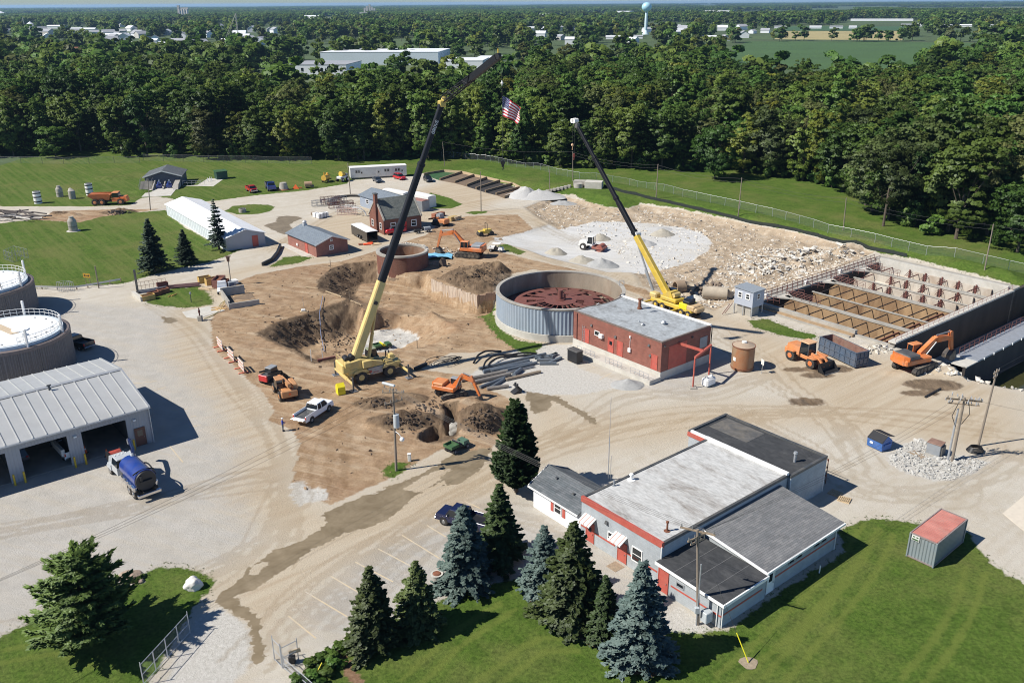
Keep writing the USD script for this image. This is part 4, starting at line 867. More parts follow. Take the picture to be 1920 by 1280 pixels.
part(t,'gutter',G().b(-GL,.15,-.62,-.5,4.52,4.68),GALV);part(t,'vent',G().cyl((-8.2,GD/2-.8,6.1),(-8.2,GD/2-.8,6.7),.12).bb((-8.2,GD/2-.8,6.75),(.5,.2,.15),.03),DKGREY)
part(t,'downpipe',G().cyl((.05,-.15,0),(.05,-.15,4.6),.07,n=8),GALV)
door(t,(-1.3,-.06,.03),-PI/2,1.05,2.2,M('brown_door',(.12,.05,.035),.5,.1),lite=(.6,.75),label='brown door with a window')
for x in(-1.7,-8.1):part(t,'wall_light',G().bb((x,-.15,3.4),(.35,.25,.22),.05),WHITE)

# ---- two covered digesters at the left edge
def digester(px,py,zt_,R,label,seg):
    C=W(px,py,zt_)[:2]
    t=thing('covered_digester',label,'tank',(*C,0))
    n=160;th=np.linspace(0,2*PI,n*4,endpoint=False);r=R+.9+.04*np.sign(np.sin(th*n));cs=np.stack([np.cos(th),np.sin(th)],1);m=len(th);i=np.arange(m);j=(i+1)%m
    part(t,'wall',G(False).raw(np.vstack([np.c_[cs*r[:,None],np.full(m,-.2)],np.c_[cs*r[:,None],np.full(m,zt_-.5)]]),np.stack([i,j,j+m,i+m],1)),BROWNW,'dark brown ribbed wall',smooth=False)
    part(t,'rim',G().ring((0,0),R+.15,R+.98,zt_-.9,zt_-.45,96),M('brown_cap',(.16,.13,.12),.6,.15))
    part(t,'curb',G().ring((0,0),R-.3,R+.12,zt_-1,zt_-.02,96),M('tank_blue_white',(.52,.58,.62),.5,.08,dirt=.15))
    part(t,'cover',G().cyl((0,0,zt_-.3),(0,0,zt_),R-.3,R-.4,n=96),M('tank_cover_white',(.78,.80,.80),.6,.06,.5,dirt=.25))
    g=G();a0,a1=-.9,2.6
    for z in(.5,1.0):g.tube([((R-.05)*math.cos(a),(R-.05)*math.sin(a),zt_+z) for a in np.linspace(a0,a1,48)],.035)
    for a in np.linspace(a0,a1,30):g.cyl(((R-.05)*math.cos(a),(R-.05)*math.sin(a),zt_-.3),((R-.05)*math.cos(a),(R-.05)*math.sin(a),zt_+1.0),.03,n=5)
    part(t,'railing',g,WHITE)
    for a in seg:part(t,'guide_post',G().bb(((R+.35)*math.cos(a),(R+.35)*math.sin(a),zt_+.6),(.3,.3,3.0),.04),WHITE)
    for a in np.linspace(-1.2,1.4,8):part(t,'lifting_lug',G().bb(((R-1.2)*math.cos(a),(R-1.2)*math.sin(a),zt_+.06),(.25,.2,.12),.03),GREYP)
    return t,C
t,DA=digester(14,621,5.6,6.9,'near white-topped digester with dark ribbed wall behind the garage',(1.75,.12,-.75))
part(t,'access_dome',G().cyl((1.5,.5,5.6),(1.5,.5,5.75),1.1,n=24).cyl((3.0,-1.5,5.6),(3.0,-1.5,5.95),.55,.4,n=20),M('tank_cover_white',(.78,.8,.8)))
part(t,'plate',G().hull([(x,y,z) for x,y in((-4,2.5),(-3,3.2),(2.0,-.6),(1.2,-1.4)) for z in(5.6,5.66)]),M('tan_plate',(.5,.4,.28),.7,.1))
t,DB=digester(-42,530,5.6,7.2,'far white-topped digester, cut off by the left edge of the picture',(.9,-.1))
g=G();p=[(5.8,-3.5,5.6),(5.8,-3.5,8.2),(5.4,-3.6,8.5),(4.2,-4.0,8.5)];g.tube(p,.06,6);part(t,'vent_pipe',g,DKGREY)
# ------------------------------------------------------------------ vehicles and machines
LENS=M('head_lamp',(.55,.56,.58),.15,.05)
def wheel(t,x,y,r,w,rim=None,name='wheel',rr=.55):
    s=1 if y>0 else-1
    g=G().cyl((x,y-w/2,r),(x,y+w/2,r),r,n=22)
    for k in(-1,1):g.cyl((x,y+k*w/2,r),(x,y+k*(w/2+.02),r),r*.9,r*.8,n=22)
    o=part(t,name,g,DARK)
    part(o,'rim',G().cyl((x,y+s*(w/2-.01),r),(x,y+s*(w/2+.035),r),r*rr,r*rr*.8,n=16).cyl((x,y+s*(w/2),r),(x,y+s*(w/2+.07),r),r*.2,n=10),rim or STEEL)
    return o
def hullbox(x0,x1,w0,z0,x2,x3,w1,z1):
    return[(x,s*w/2,z) for x,w,z in((x0,w0,z0),(x1,w0,z0),(x2,w1,z1),(x3,w1,z1)) for s in(-1,1)]
def pickup(label,col,loc,rz,cab=(-.35,1.75),L=5.7,group=None,tailgate=False,name='pickup_truck',cat='pickup truck',bedmat=None):
    t=thing(name,label,cat,loc,rz,group)
    h,w=L/2,1.96
    c0,c1=cab                                                      # cab's extent along x
    part(t,'body',G().hull(hullbox(-h,h,w,.5,-h,h-.05,w-.04,.95)).hull(hullbox(c1-.05,h-.02,w-.06,.9,c1-.05,h-.12,w-.2,1.16)).hull(hullbox(c0-.02,c1,w,.9,c0-.02,c1-.05,w-.06,1.16)),col)
    bw=G()
    for s in(-1,1):bw.bb(((-h+c0)/2,s*(w/2-.05),1.12),(h+c0,.12,.42),.04)
    part(t,'bed_side',bw,col);part(t,'bed_floor',G().b(-h+.08,c0-.05,-w/2+.1,w/2-.1,.95,.985),bedmat or BLACK)
    if tailgate:part(t,'tailgate',G().bb((-h-.28,0,.93),(.55,w-.1,.06),.02),col,'lowered tailgate')
    else:part(t,'tailgate',G().bb((-h+.04,0,1.12),(.09,w-.1,.46),.03),col)
    cab_=part(t,'cab',G().hull(hullbox(c0,c1,w-.1,1.14,c0+.12,c1-.42,w-.42,1.8)),DARKGLASS)
    part(t,'roof',G().hull(hullbox(c0+.1,c1-.4,w-.4,1.74,c0+.2,c1-.52,w-.56,1.86)),col)
    pl=G()
    for s in(-1,1):
        for xa,xb in((c0+.02,c0+.14),((c0+c1)/2-.25,(c0+c1)/2-.25),(c1-.03,c1-.44)):bar(pl,(xa,s*(w/2-.055),1.15),(xb,s*(w/2-.2),1.78),.08)
    part(t,'pillars',pl,col)
    for x in(-h+1.15,h-1.0):
        for s in(-1,1):
            wheel(t,x,s*(w/2-.14),.4,.28)
    ar=G()
    for x in(-h+1.15,h-1.0):
        for s in(-1,1):ar.cyl((x,s*(w/2-.1),.46),(x,s*(w/2+.005),.46),.47,n=18)
    part(t,'wheel_arches',ar,BLACK)
    for s in(-1,1):
        part(t,'headlight',G().bb((h-.04,s*.78,.92),(.1,.32,.2),.03),LENS);part(t,'tail_light',G().bb((-h+.02,s*.9,1.05),(.08,.14,.4),.02),LAMPR)
        part(t,'mirror',G().bb((c1-.35,s*(w/2+.1),1.25),(.14,.2,.2),.04),col)
    part(t,'bumper',G().bb((-h-.06,0,.6),(.16,w-.1,.2),.04),CHROME);part(t,'bumper',G().bb((h+.04,0,.58),(.16,w-.06,.22),.05),CHROME);part(t,'grille',G().bb((h-.01,0,.86),(.06,1.1,.26),.03),BLACK)
    return t
def car(label,col,loc,rz,suv=True,name='parked_car',group=None):
    t=thing(name,label,'car',loc,rz,group);h,w,z=2.3,1.84,1.62 if suv else 1.42
    part(t,'body',G().hull(hullbox(-h,h,w,.35,-h+.05,h-.1,w-.04,.78)).hull(hullbox(-h+.02,h-.15,w-.03,.75,-h+.12,h-.75,w-.16,.98)),col)
    part(t,'cab',G().hull(hullbox(-h+(.1 if suv else .5),h-1.1,w-.16,.94,-h+(.4 if suv else 1.1),h-1.95,w-.5,z)),DARKGLASS)
    part(t,'roof',G().hull(hullbox(-h+(.38 if suv else 1.05),h-1.9,w-.46,z-.06,-h+.5+(0 if suv else .7),h-2.05,w-.6,z+.05)),col)
    for x in(-h+.85,h-.85):
        for s in(-1,1):wheel(t,x,s*(w/2-.1),.34,.22)
    for s in(-1,1):
        part(t,'headlight',G().bb((h-.08,s*.7,.72),(.12,.32,.14),.03),LENS);part(t,'tail_light',G().bb((-h+.02,s*.72,.8),(.08,.25,.18),.02),LAMPR)
    return t
PK=lambda a,b:(T(*a)+T(*b))/2
def put(a,b):p=PK(a,b);return(p[0],p[1],zt(p[0],p[1])),head(a,b)
pickup('white crew cab pickup with its tailgate down on the brown dirt',CARWHT,*put((572,791),(606,768)),tailgate=True,bedmat=DKGREY)
pickup('black pickup parked in the shadow beside the digesters',CARBLK,*put((166,655),(126,645)))
pickup('dark navy pickup parked half behind the blue spruce',NAVY,*put((893,990),(851,978)))
pickup('small red pickup parked on the grass next to the blue truck',CARRED,*put((464,355),(480,364)),L=5.2)
car('red car parked in front of the long white site trailer',CARRED,*put((742,334),(757,338)))
car('dark slate car parked at the middle of the white site trailer',CARGREY,*put((703,338),(713,344)),suv=False)
car('dark blue-black car parked by the end of the drying beds',CARBLK,*put((795,335),(811,345)))

# blue dump truck on the grass
l,r=put((503,350),(513,362));t=thing('blue_truck','bright blue flatbed truck parked on the grass','truck',l,r)
part(t,'cab',G().hull(hullbox(.5,3.0,2.2,.6,.5,2.95,2.15,1.5)).hull(hullbox(.5,1.9,2.0,1.5,.6,1.5,1.8,2.3)),BLUE);part(t,'windshield',G().hull(hullbox(1.5,1.95,1.8,1.5,1.4,1.55,1.7,2.2)),DARKGLASS)
part(t,'dump_bed',G().b(-3.2,.3,-1.15,1.15,.95,1.1).b(-3.2,-3.1,-1.15,1.15,1.1,1.8).b(.2,.3,-1.15,1.15,1.1,2.2).b(-3.1,.2,-1.15,-1.05,1.1,1.8).b(-3.1,.2,1.05,1.15,1.1,1.8),DKGREY);part(t,'frame',G().b(-3,2.8,-.45,.45,.6,.95),BLACK)
for x in(-2.0,2.0):
    for s in(-1,1):wheel(t,x,s*.95,.5,.4)

# articulated dump truck, orange and rusty
l,r=put((178,384),(236,382));t=thing('dump_truck','rusty orange articulated dump truck on the back road','dump truck',l,r)
part(t,'dump_body',G().hull([(x,s*y,z) for s in(-1,1) for x,y,z in((-4.6,1.4,2.9),(.6,1.4,2.6),(-3.4,1.0,1.3),(.2,1.0,1.3),(-5.0,1.3,2.5))]),ORAR,'rusty tipping body');part(t,'load_edge',G().b(-4.6,.4,-1.45,-1.35,2.65,2.95).b(-4.6,.4,1.35,1.45,2.65,2.95),ORAR)
part(t,'cab',G().hull(hullbox(1.0,2.7,2.3,1.3,1.1,2.5,2.1,3.1)),DARKGLASS);part(t,'cab_roof',G().bb((1.8,0,3.1),(1.7,2.2,.2),.06),ORAF);part(t,'cab_base',G().hull(hullbox(.9,2.9,2.5,.9,.9,2.8,2.4,1.9)),ORA)
part(t,'hood',G().hull(hullbox(2.6,4.7,2.3,.8,2.6,4.4,2.0,2.1)),ORA);part(t,'chassis',G().b(-4.2,4.4,-.5,.5,.7,1.2),BLACK);part(t,'fender',G().hull(hullbox(2.0,4.0,2.7,1.5,2.3,3.8,2.7,1.7)),ORA)
for x in(-3.3,-1.6,3.0):
    for s in(-1,1):wheel(t,x,s*1.15,.82,.6,ORAF)

def excavator(label,loc,rz_track,rz_house,sc,joints,cols,blade=False,bucket_teeth=True,name='excavator'):
    """joints: boom foot, boom knee, boom tip, stick tip in the house's own x and z"""
    main,roofc,grey=cols
    t=thing(name,label,'excavator',loc,rz_track,None,sc)
    for s in(-1,1):
        p=[(-2.4,.45),(-2.2,.1),(-1.9,0),(1.9,0),(2.2,.1),(2.4,.45),(2.2,.85),(1.9,.95),(-1.9,.95),(-2.2,.85)]
        o=part(t,'track',G().ext(p,s*1.35-.3,s*1.35+.3),DARK);g=G()
        for x in(-1.9,-1.1,-.4,.4,1.1,1.9):g.cyl((x,s*1.35-.33,.45),(x,s*1.35+.33,.45),.3,n=12)
        part(o,'roller',g,M('track_steel',(.09,.08,.07),.7,.2,metal=.4,dirt=.5))
        g=G()
        for k in range(16):g.b(-1.9+k*.25,-1.78+k*.25,s*1.35-.31,s*1.35+.31,.95,.99)
        part(o,'track_pad',g,M('track_pads',(.22,.19,.15),.8,.2,metal=.2),kind='stuff')
    part(t,'undercarriage',G().bb((0,0,.65),(2.2,2.2,.5),.1).cyl((0,0,.9),(0,0,1.15),.9,n=18),BLACK)
    q=rz_house-rz_track;R=lambda g:g.xf((0,0,0),q)
    part(t,'house',R(G().bb((-.9,0,1.55),(4.2,2.75,.75),.12)),main)
    part(t,'engine_cover',R(G().bb((-1.75,-.1,2.15),(1.9,2.5,.6),.12)),grey);part(t,'counterweight',R(G().hull([(x,y,z) for x,y in((-3.1,-.9),(-3.1,.9),(-2.6,-1.38),(-2.6,1.38)) for z in(1.2,2.35)])),main)
    o=part(t,'cab',R(G().hull(hullbox(-.3,1.35,.95,1.2,-.25,1.15,.85,2.9)).xf((0,.88,0))),DARKGLASS);part(o,'cab_roof',R(G().bb((.45,.88,2.95),(1.55,.98,.14),.05)),roofc)
    g=G()
    for x,y in((-.28,.42),(-.28,1.34),(1.32,.42),(1.32,1.34),(.5,1.34)):bar(g,(x,y,1.2),(x*.85,.88+(y-.88)*.9,2.9),.09)
    g.bb((.5,.88,1.5),(1.7,1.0,.5),.04)
    part(o,'cab_frame',R(g),main)
    (x0,z0),(x1,z1),(x2,z2),(x3,z3)=joints
    def limb(a,b,c,w0,w1,w2,th):
        P=[]
        n1=np.array([-(b[1]-a[1]),b[0]-a[0]]);n1=n1/np.linalg.norm(n1)
        g=G();aa,bb_=np.array(a),np.array(b);pts=[]
        seq=[(aa,w0),(bb_,w1)]+([(np.array(c),w2)] if c is not None else[])
        for(p,wp),(r_,wr) in zip(seq[:-1],seq[1:]):
            d=r_-p;n=np.array([-d[1],d[0]])/np.linalg.norm(d)
            g.hull([(v[0],y,v[1]) for v in(p+n*wp/2,p-n*wp/2,r_+n*wr/2,r_-n*wr/2,r_+d/np.linalg.norm(d)*wr*.3,p-d/np.linalg.norm(d)*wp*.3) for y in(-th/2,th/2)])
        return g
    part(t,'boom',R(limb((x0,z0),(x1,z1),(x2,z2),.6,.8,.45,.55)),main)
    d=np.array([x3-x2,z3-z2]);d/=np.linalg.norm(d)
    part(t,'stick',R(limb((x2-d[0]*.8,z2-d[1]*.8),(x3,z3),None,.5,.32,0,.4)),main)
    g=G().cyl((x0+.6,-.4,z0-.2),(x1-.2,-.4,z1-.2),.09,n=8).cyl((x0+.6,.4,z0-.2),(x1-.2,.4,z1-.2),.09,n=8).cyl((x1+.1,0,z1+.5),(x2-d[0]*.75,0,z2-d[1]*.75+.1),.1,n=8)
    part(t,'cylinders',R(g),STEEL,kind='stuff')
    bx,bz=x3,z3
    P=[(bx+.1,bz+.1),(bx-.25,bz),(bx-.75,bz-.5),(bx-.8,bz-1.0),(bx-.3,bz-1.25),(bx+.35,bz-1.05)]
    part(t,'bucket',R(G().ext(P,-.6,.6)),M('bucket_steel',(.06,.05,.045),.6,.3,metal=.3,dirt=.5))
    if blade:part(t,'blade',G().bb((2.9,0,.45),(.15,2.9,.75),.05).b(1.8,2.9,-.7,-.55,.35,.5).b(1.8,2.9,.55,.7,.35,.5),M('blade_grey',(.12,.12,.12),.6,.3,dirt=.5))
    return t
c=T(1716,692);excavator('big orange excavator working at the broken edge of the deep basin',on(c[0],c[1]+.3),math.radians(34),math.radians(24),1.12,((.5,1.9),(2.8,3.45),(5.5,3.3),(6.0,1.5)),(ORA,ORAF,DKGREY))
c=T(880,480);excavator('orange excavator digging at the brick digester with its boom arched',on(*c[:2]),head((905,478),(850,474)),head((905,475),(842,470)),1.1,((.4,1.9),(3.0,4.3),(5.6,3.6),(6.3,1.2)),(ORA,ORAF,GREYP))
c=T(846,741);excavator('small orange excavator with a green-grey cab roof above the trench',on(*c[:2]),head((832,748),(862,742)),head((840,738),(886,745)),.78,((.5,1.8),(2.3,4.0),(4.2,3.4),(5.4,.9)),(ORA,GREYP,ORAF))

# wheel loader
l,r=put((1494,672),(1536,690));t=thing('wheel_loader','faded orange wheel loader with a black bucket next to the blue skip','wheel loader',l,r)
part(t,'engine_hood',G().hull(hullbox(-3.4,-1.0,1.9,1.1,-3.2,-1.0,1.7,2.3)).bb((-3.3,0,1.2),(.6,2.1,.9),.1),ORAF)
o=part(t,'cab',G().hull(hullbox(-1.1,.5,1.6,1.5,-1.0,.35,1.4,3.15)),DARKGLASS);part(o,'cab_roof',G().bb((-.3,0,3.2),(1.7,1.7,.18),.06),M('loader_roof',(.60,.36,.2),.6,.1,dirt=.2));g=G()
for x in(-1.05,.45):
    for s in(-1,1):bar(g,(x,s*.76,1.5),(x*.9,s*.68,3.15),.1)
part(o,'cab_frame',g,DKGREY)
part(t,'frame',G().bb((-1.2,0,1.0),(3.4,1.3,.6),.1).bb((1.2,0,1.1),(2.0,1.2,.8),.1),ORAF)
for x in(-2.2,1.5):
    for s in(-1,1):wheel(t,x,s*1.1,.78,.6,ORA);part(t,'fender',G().hull([(x+a,s*y,z) for y in(.8,1.45) for a,z in((-.9,1.35),(.7,1.5),(-.6,1.6),(.5,1.65))]),ORAF)
for s in(-1,1):g=G();bar(g,(.9,s*.55,1.9),(2.4,s*.55,1.5),.22,.35);bar(g,(2.4,s*.55,1.5),(3.2,s*.55,.6),.2,.3);part(t,'lift_arm',g,ORAF)
part(t,'bucket',G().hull([(3.0,y,z) for y in(-1.45,1.45) for z in(.2,1.25)]+[(3.25,y,z) for y in(-1.45,1.45) for z in(.1,1.35)]).hull([(x,y,z) for y in(-1.45,1.45) for x,z in((3.1,.1),(4.3,.06),(4.3,.1),(3.1,.2))]).hull([(x,y,z) for y in(-1.45,-1.4) for x,z in((3.1,.1),(4.2,.1),(3.2,1.3))]).hull([(x,y,z) for y in(1.4,1.45) for x,z in((3.1,.1),(4.2,.1),(3.2,1.3))]),BLACK);part(t,'cutting_edge',G().b(4.25,4.4,-1.45,1.45,.04,.08),STEEL)
# roll-off skip
a,b=T(1602,691),T(1527,655);d=b-a;r=math.atan2(d[1],d[0]);L=7.2
t=thing('rolloff_skip','slate blue steel roll-off skip with a rusty inside behind the loader','skip',on(*a[:2]),r)
for nm,bx in(('side_wall',(0,L,-.06,0)),('side_wall',(0,L,-2.4,-2.34)),('end_wall',(0,.06,-2.34,-.06)),('end_wall',(L-.06,L,-2.34,-.06))):part(t,nm,G().b(*bx,.15,2.35),SLATE)
part(t,'floor',G().b(0.06,L-.06,-2.34,-.06,.15,.25),RUST);part(t,'rust_lining',G().b(.07,L-.07,-2.335,-2.3,.25,2.3).b(L-.1,L-.065,-2.3,-.1,.25,2.3),M('rust_lining',(.20,.10,.075),.85,.25,dirt=.3))
for k in range(8):part(t,'rib',G().b(k*(L-.12)/7,k*(L-.12)/7+.12,0,.08,.2,2.25),SLATE)
for z in(.25,1.2,2.27):part(t,'rail',G().b(-.06,L+.05,.0,.1,z,z+.12),SLATE);part(t,'rail',G().b(-.12,0,-2.4,0,z,z+.12),SLATE)
for k in range(4):part(t,'rib',G().b(-.1,0,-2.3+k*.72,-2.2+k*.72,.2,2.25),SLATE)
g=G(False);rs_=random.Random(8)
for k in range(14):ck=chunk(rs_.uniform(.2,.5),rs_);ck.xf((rs_.uniform(.5,3.2),-rs_.uniform(.4,2),rs_.uniform(.3,1.0)));g.add(trimesh.Trimesh(*ck.mesh(),process=False))
single('scrap_load','heap of scrap and rubble inside the blue roll-off skip','scrap',g.xf(on(*a[:2]),r),BRK2,smooth=False)

# cranes
def lattice(g,a,b,w,n,r=.05,side=(0,1,0)):
    a,b=np.array(a,float),np.array(b,float);d=(b-a)/np.linalg.norm(b-a);u=np.array(side,float);v=np.cross(d,u)
    for s1 in(-1,1):
        for s2 in(-1,1):g.cyl(a+(u*s1+v*s2)*w/2,b+(u*s1+v*s2)*w/2*.8,r,n=5)
    for k in range(n):
        p,q=a+(b-a)*k/n,a+(b-a)*(k+1)/n;s=1 if k%2 else-1
        for e in(-1,1):g.cyl(p+(u*s+v*e)*w/2,q+(-u*s+v*e)*w/2,r*.6,n=4);g.cyl(p+(u*e+v*s)*w/2,q+(u*e-v*s)*w/2,r*.6,n=4)
def boom_box(a,b,w0,h0,w1,h1):
    """tapering box section, width across the local y"""
    a,b=np.array(a,float),np.array(b,float);d=(b-a)/np.linalg.norm(b-a);u=np.array([0,1.0,0]);v=np.cross(d,u)
    P=[]
    for p,w,h in((a,w0,h0),(b,w1,h1)):
        for i,j in((-1,-.7),(-.75,-1),(.75,-1),(1,-.7),(1,.7),(.75,1),(-.75,1),(-1,.7)):P.append(p+u*i*w/2+v*j*h/2)
    return G(25).hull(P)
wA,wB=T(676,716),T(732,707);r1=math.radians(32);cc=(wA+wB)[:2]/2+1.15*np.array([-math.sin(r1),math.cos(r1)])
tip1=W(830,190,35.5);foot=np.array([cc[0]-2.3*math.cos(r1),cc[1]-2.3*math.sin(r1),3.1])
hx=tip1-foot;r1b=math.atan2(hx[1],hx[0]);t=thing('rough_terrain_crane','cream yellow crane with twin big wheels on outriggers and a long black boom','crane',(*cc,0),r1)
wbl=np.linalg.norm(wB-wA)/2
part(t,'chassis',G().bb((0,0,1.25),(7.6,1.9,.7),.12).bb((2.9,0,1.85),(2.0,2.6,.5),.1).bb((-3.2,0,1.9),(1.4,2.6,.8),.1),CRYEL)
part(t,'deck',G().bb((.2,-.9,1.75),(2.6,.8,.35),.05).bb((.2,-1.05,1.3),(1.8,.5,.7),.05),M('deck_grey',(.42,.40,.36),.6,.2,dirt=.4))
for x in(-wbl,wbl):
    for s in(-1,1):
        wheel(t,x,s*1.15,.88,.7,CRYEL);part(t,'fender',G().hull([(x+a,s*y,z) for y in(.7,1.5) for a,z in((-1.15,1.55),(1.15,1.55),(-.75,2.0),(.75,2.0),(-.75,1.85),(.75,1.85))]),CRYEL)
for x in(-4.05,4.05):
    o=part(t,'outrigger',G().bb((x,0,1.0),(.35,2.6,.45),.05).bb((x,0,1.0),(.26,6.4,.32),.04),CRYEL)
    for s in(-1,1):
        part(o,'jack',G().cyl((x,s*3.2,.1),(x,s*3.2,2.0),.12,n=10),DKGREY);part(o,'float',G().bb((x,s*3.2,.08),(.9,.9,.12),.04),STEEL)
part(t,'turntable',G().cyl((-.6,0,1.6),(-.6,0,2.0),1.0,n=24),DKGREY)
part(t,'superstructure',G().hull([(x,y,z) for y in(-1.25,-.75) for x,z in((-3.6,2.0),(1.2,2.0),(1.2,2.5),(-2.0,3.4),(-3.6,3.2))]).hull([(x,y,z) for y in(.35,.75) for x,z in((-3.6,2.0),(.6,2.0),(.6,2.5),(-2.0,3.4),(-3.6,3.2))]).bb((-1.2,-1.5,2.7),(1.3,.5,1.0),.06),CRYEL)
part(t,'counterweight',G().bb((-4.1,0,2.5),(1.1,2.7,1.3),.12).bb((-3.9,-1.2,3.1),(.9,.8,.7),.06),CRYEL)
part(t,'winch',G().cyl((-3.6,-.6,3.5),(-3.6,.5,3.5),.4,n=16).cyl((-2.8,-.5,3.6),(-2.8,.4,3.6),.35,n=16),BLACK)
o=part(t,'cab',G().hull(hullbox(-.2,1.5,1.0,2.1,-.1,1.1,.9,3.7)).xf((0,1.15,0)),DARKGLASS);part(o,'cab_frame',G().bb((.65,1.15,2.35),(1.75,1.04,.5),.05).bb((.5,1.15,3.72),(1.3,1.0,.1),.04),M('cab_olive',(.25,.27,.18),.5,.1))
part(t,'decal',G().b(-.9,-.5,-1.315,-1.305,1.25,1.5).b(-.3,.5,-1.315,-1.305,1.15,1.25),TRIMR);part(t,'grab_rail',G().tube([(1.6,-1.2,2.1),(1.6,-1.2,2.9),(3.6,-1.2,2.9),(3.6,-1.2,2.1)],.03).tube([(-4.4,1.2,3.1),(-4.4,1.2,3.9),(-4.4,-1.2,3.9),(-4.4,-1.2,3.1)],.03),CRYEL);part(t,'tool_box',G().bb((2.2,-.9,2.2),(1.0,.6,.4),.05).bb((3.2,.6,2.3),(.7,.9,.5),.05),CRYEL);part(t,'exhaust',G().cyl((2.6,.9,2.2),(2.6,.9,3.0),.09,n=8),BLACK);part(t,'hook_plate',G().bb((3.9,0,1.7),(.3,1.0,.5),.05),BLACK)
inv=lambda P:np.array([(P[0]-cc[0])*math.cos(r1)+(P[1]-cc[1])*math.sin(r1),-(P[0]-cc[0])*math.sin(r1)+(P[1]-cc[1])*math.cos(r1),P[2]])
f0,f1=inv(foot),inv(tip1);dv=f1-f0;at_=lambda q:f0+dv*q
part(t,'boom',boom_box(at_(0),at_(.30),1.0,1.25,.95,1.15),CRYEL,'cream yellow base section of the boom')
for q0,q1,w in((.29,.52,.82),(.51,.76,.7),(.75,.985,.58)):part(t,'boom_section',boom_box(at_(q0),at_(q1),w,w*1.2,w,w*1.2),BOOMBLK);part(t,'boom_collar',boom_box(at_(q1-.012),at_(q1),w+.1,w*1.2+.12,w+.1,w*1.2+.12),BOOMBLK)
part(t,'lift_cylinder',G().cyl(at_(.0)+[1.9,0,-.7],at_(.19)+[.55,0,-.2],.17,n=12).cyl(at_(.0)+[1.9,0,-.7],at_(.11)+[1.1,0,-.45],.24,n=12),CRYEL)
part(t,'boom_head',G().bb(at_(.99),(.9,.9,.9),.1).cyl(at_(1)+[.3,-.4,.2],at_(1)+[.3,.4,.2],.35,n=14),M('boom_head_yellow',(.5,.38,.1),.5,.2))
jt=W(934,106,41.7);j1=inv(jt);dj=j1-f1;uj=np.cross(dj,[0,0,1]);uj/=np.linalg.norm(uj)
g=G();lattice(g,f1+[.2,0,.2],f1+dj*.55,.85,8,.085,uj);part(t,'jib',g,BOOMBLK,'lattice jib')
bj=G();bar(bj,f1+dj*.42,f1+dj*.98,.7,.8);part(t,'jib_section',bj,BOOMBLK)
part(t,'jib_head',G().cyl(j1-uj*.25,j1+uj*.25,.4,n=14),BLACK);part(t,'beacon',G().cyl(j1+[0,0,.3],j1+[0,0,.9],.08,n=6),YEL)
# lettering on the boom, facing the camera's side
def boom_text(txt,q,size,wd):
    m=meshkit.text_mesh(txt,size,.02,True);v=m.vertices-m.bounds.mean(0);d=dv/np.linalg.norm(dv);n=np.array([0,-1.0,0]);u=np.cross(n,d)
    g=G(False).raw(at_(q)+np.outer(v[:,0],d)-np.outer(v[:,1],u)*-1+np.outer(v[:,2],n)+n*(wd/2+.004),m.faces);return g
try:part(t,'lettering',boom_text('GROVE',.9,.42,.58),OFFWHITE)
except Exception as e:print('text',e)
part(t,'emblem',G().cyl(at_(.22)+[0,-.5,0],at_(.22)+[0,-.515,0],.3,n=20),BLACK)
# hoist line, flag and hook
hk=W(947,312,26.0);xy=jt[:2]+[.45,-.15]
zf=lambda py:CAMH-0  # heights from the plumb line below the jib head
def plumb(py):
    lo,hi=0.0,60.0
    for _ in range(50):
        m=(lo+hi)/2
        if pixel((*xy,m))[1]>py:lo=m
        else:hi=m
    return lo
zt1,zb1,zh=plumb(180),plumb(218),plumb(309)
single('hoist_line','thin hoist cable hanging plumb from the crane jib past the flag','cable',G().cyl((*xy,zh),(*xy,jt[2]),.02,n=5),WIRE)
single('hook_ball','white ball weight on the hoist line above the flag','hook ball',G().ball((*xy,plumb(156)),.17).cyl((*xy,plumb(156)-.3),(*xy,plumb(156)+.35),.05),WHITE)
single('hook_block','black crane hook block hanging low below the flag','hook block',G().bb((*xy,zh),(.35,.3,.6),.06).cyl((xy[0],xy[1]-.2,zh+.3),(xy[0],xy[1]+.2,zh+.3),.3,n=14).tube([(xy[0],xy[1],zh-.3),(xy[0]+.15,xy[1],zh-.5),(xy[0],xy[1],zh-.65),(xy[0]-.12,xy[1],zh-.5)],.05),BLACK)
FR,FW_,FB=M('flag_red',(.42,.015,.03),.8,.05),M('flag_white',(.75,.75,.75),.8,.03),M('flag_blue',(.012,.02,.12),.8,.05)
t=thing('flag','large stars and stripes flag blowing from the crane hoist line','flag',(*xy,0),math.radians(-4))
fh=zt1-zb1;fl=fh*1.3
def flag_pt(u,v):                                                   # u along the fly, v down the hoist, both 0..1
    x=fl*u*(.72-.1*v);z=zt1-fh*v-fh*(.6*u**1.3)*(1-.35*v)
    y=.28*math.sin(u*9+v*2.2)*min(1,u*3)
    return(x+.1*math.sin(v*7+u*3)*u,y,z)
def patch(u0,u1,v0,v1,nu,nv,off=0.0):
    g=G(True);U,V_=np.meshgrid(np.linspace(u0,u1,nu+1),np.linspace(v0,v1,nv+1));P=np.array([flag_pt(a,b) for a,b in zip(U.ravel(),V_.ravel())]);idx=np.arange(len(P)).reshape(U.shape)
    f=np.stack([idx[:-1,:-1],idx[1:,:-1],idx[1:,1:],idx[:-1,1:]],-1).reshape(-1,4);n=np.array([0,-1,0]);return g.raw(P+n*(off+.006),f).raw(P-n*(.006-off),f[:,::-1])
for k in range(13):
    u0=.4 if k<7 else 0
    part(t,'stripe',patch(u0,1,k/13,(k+1)/13,18,2),FR if k%2==0 else FW_)
part(t,'canton',patch(0,.4,0,7/13,10,6),FB)
g=G(False)
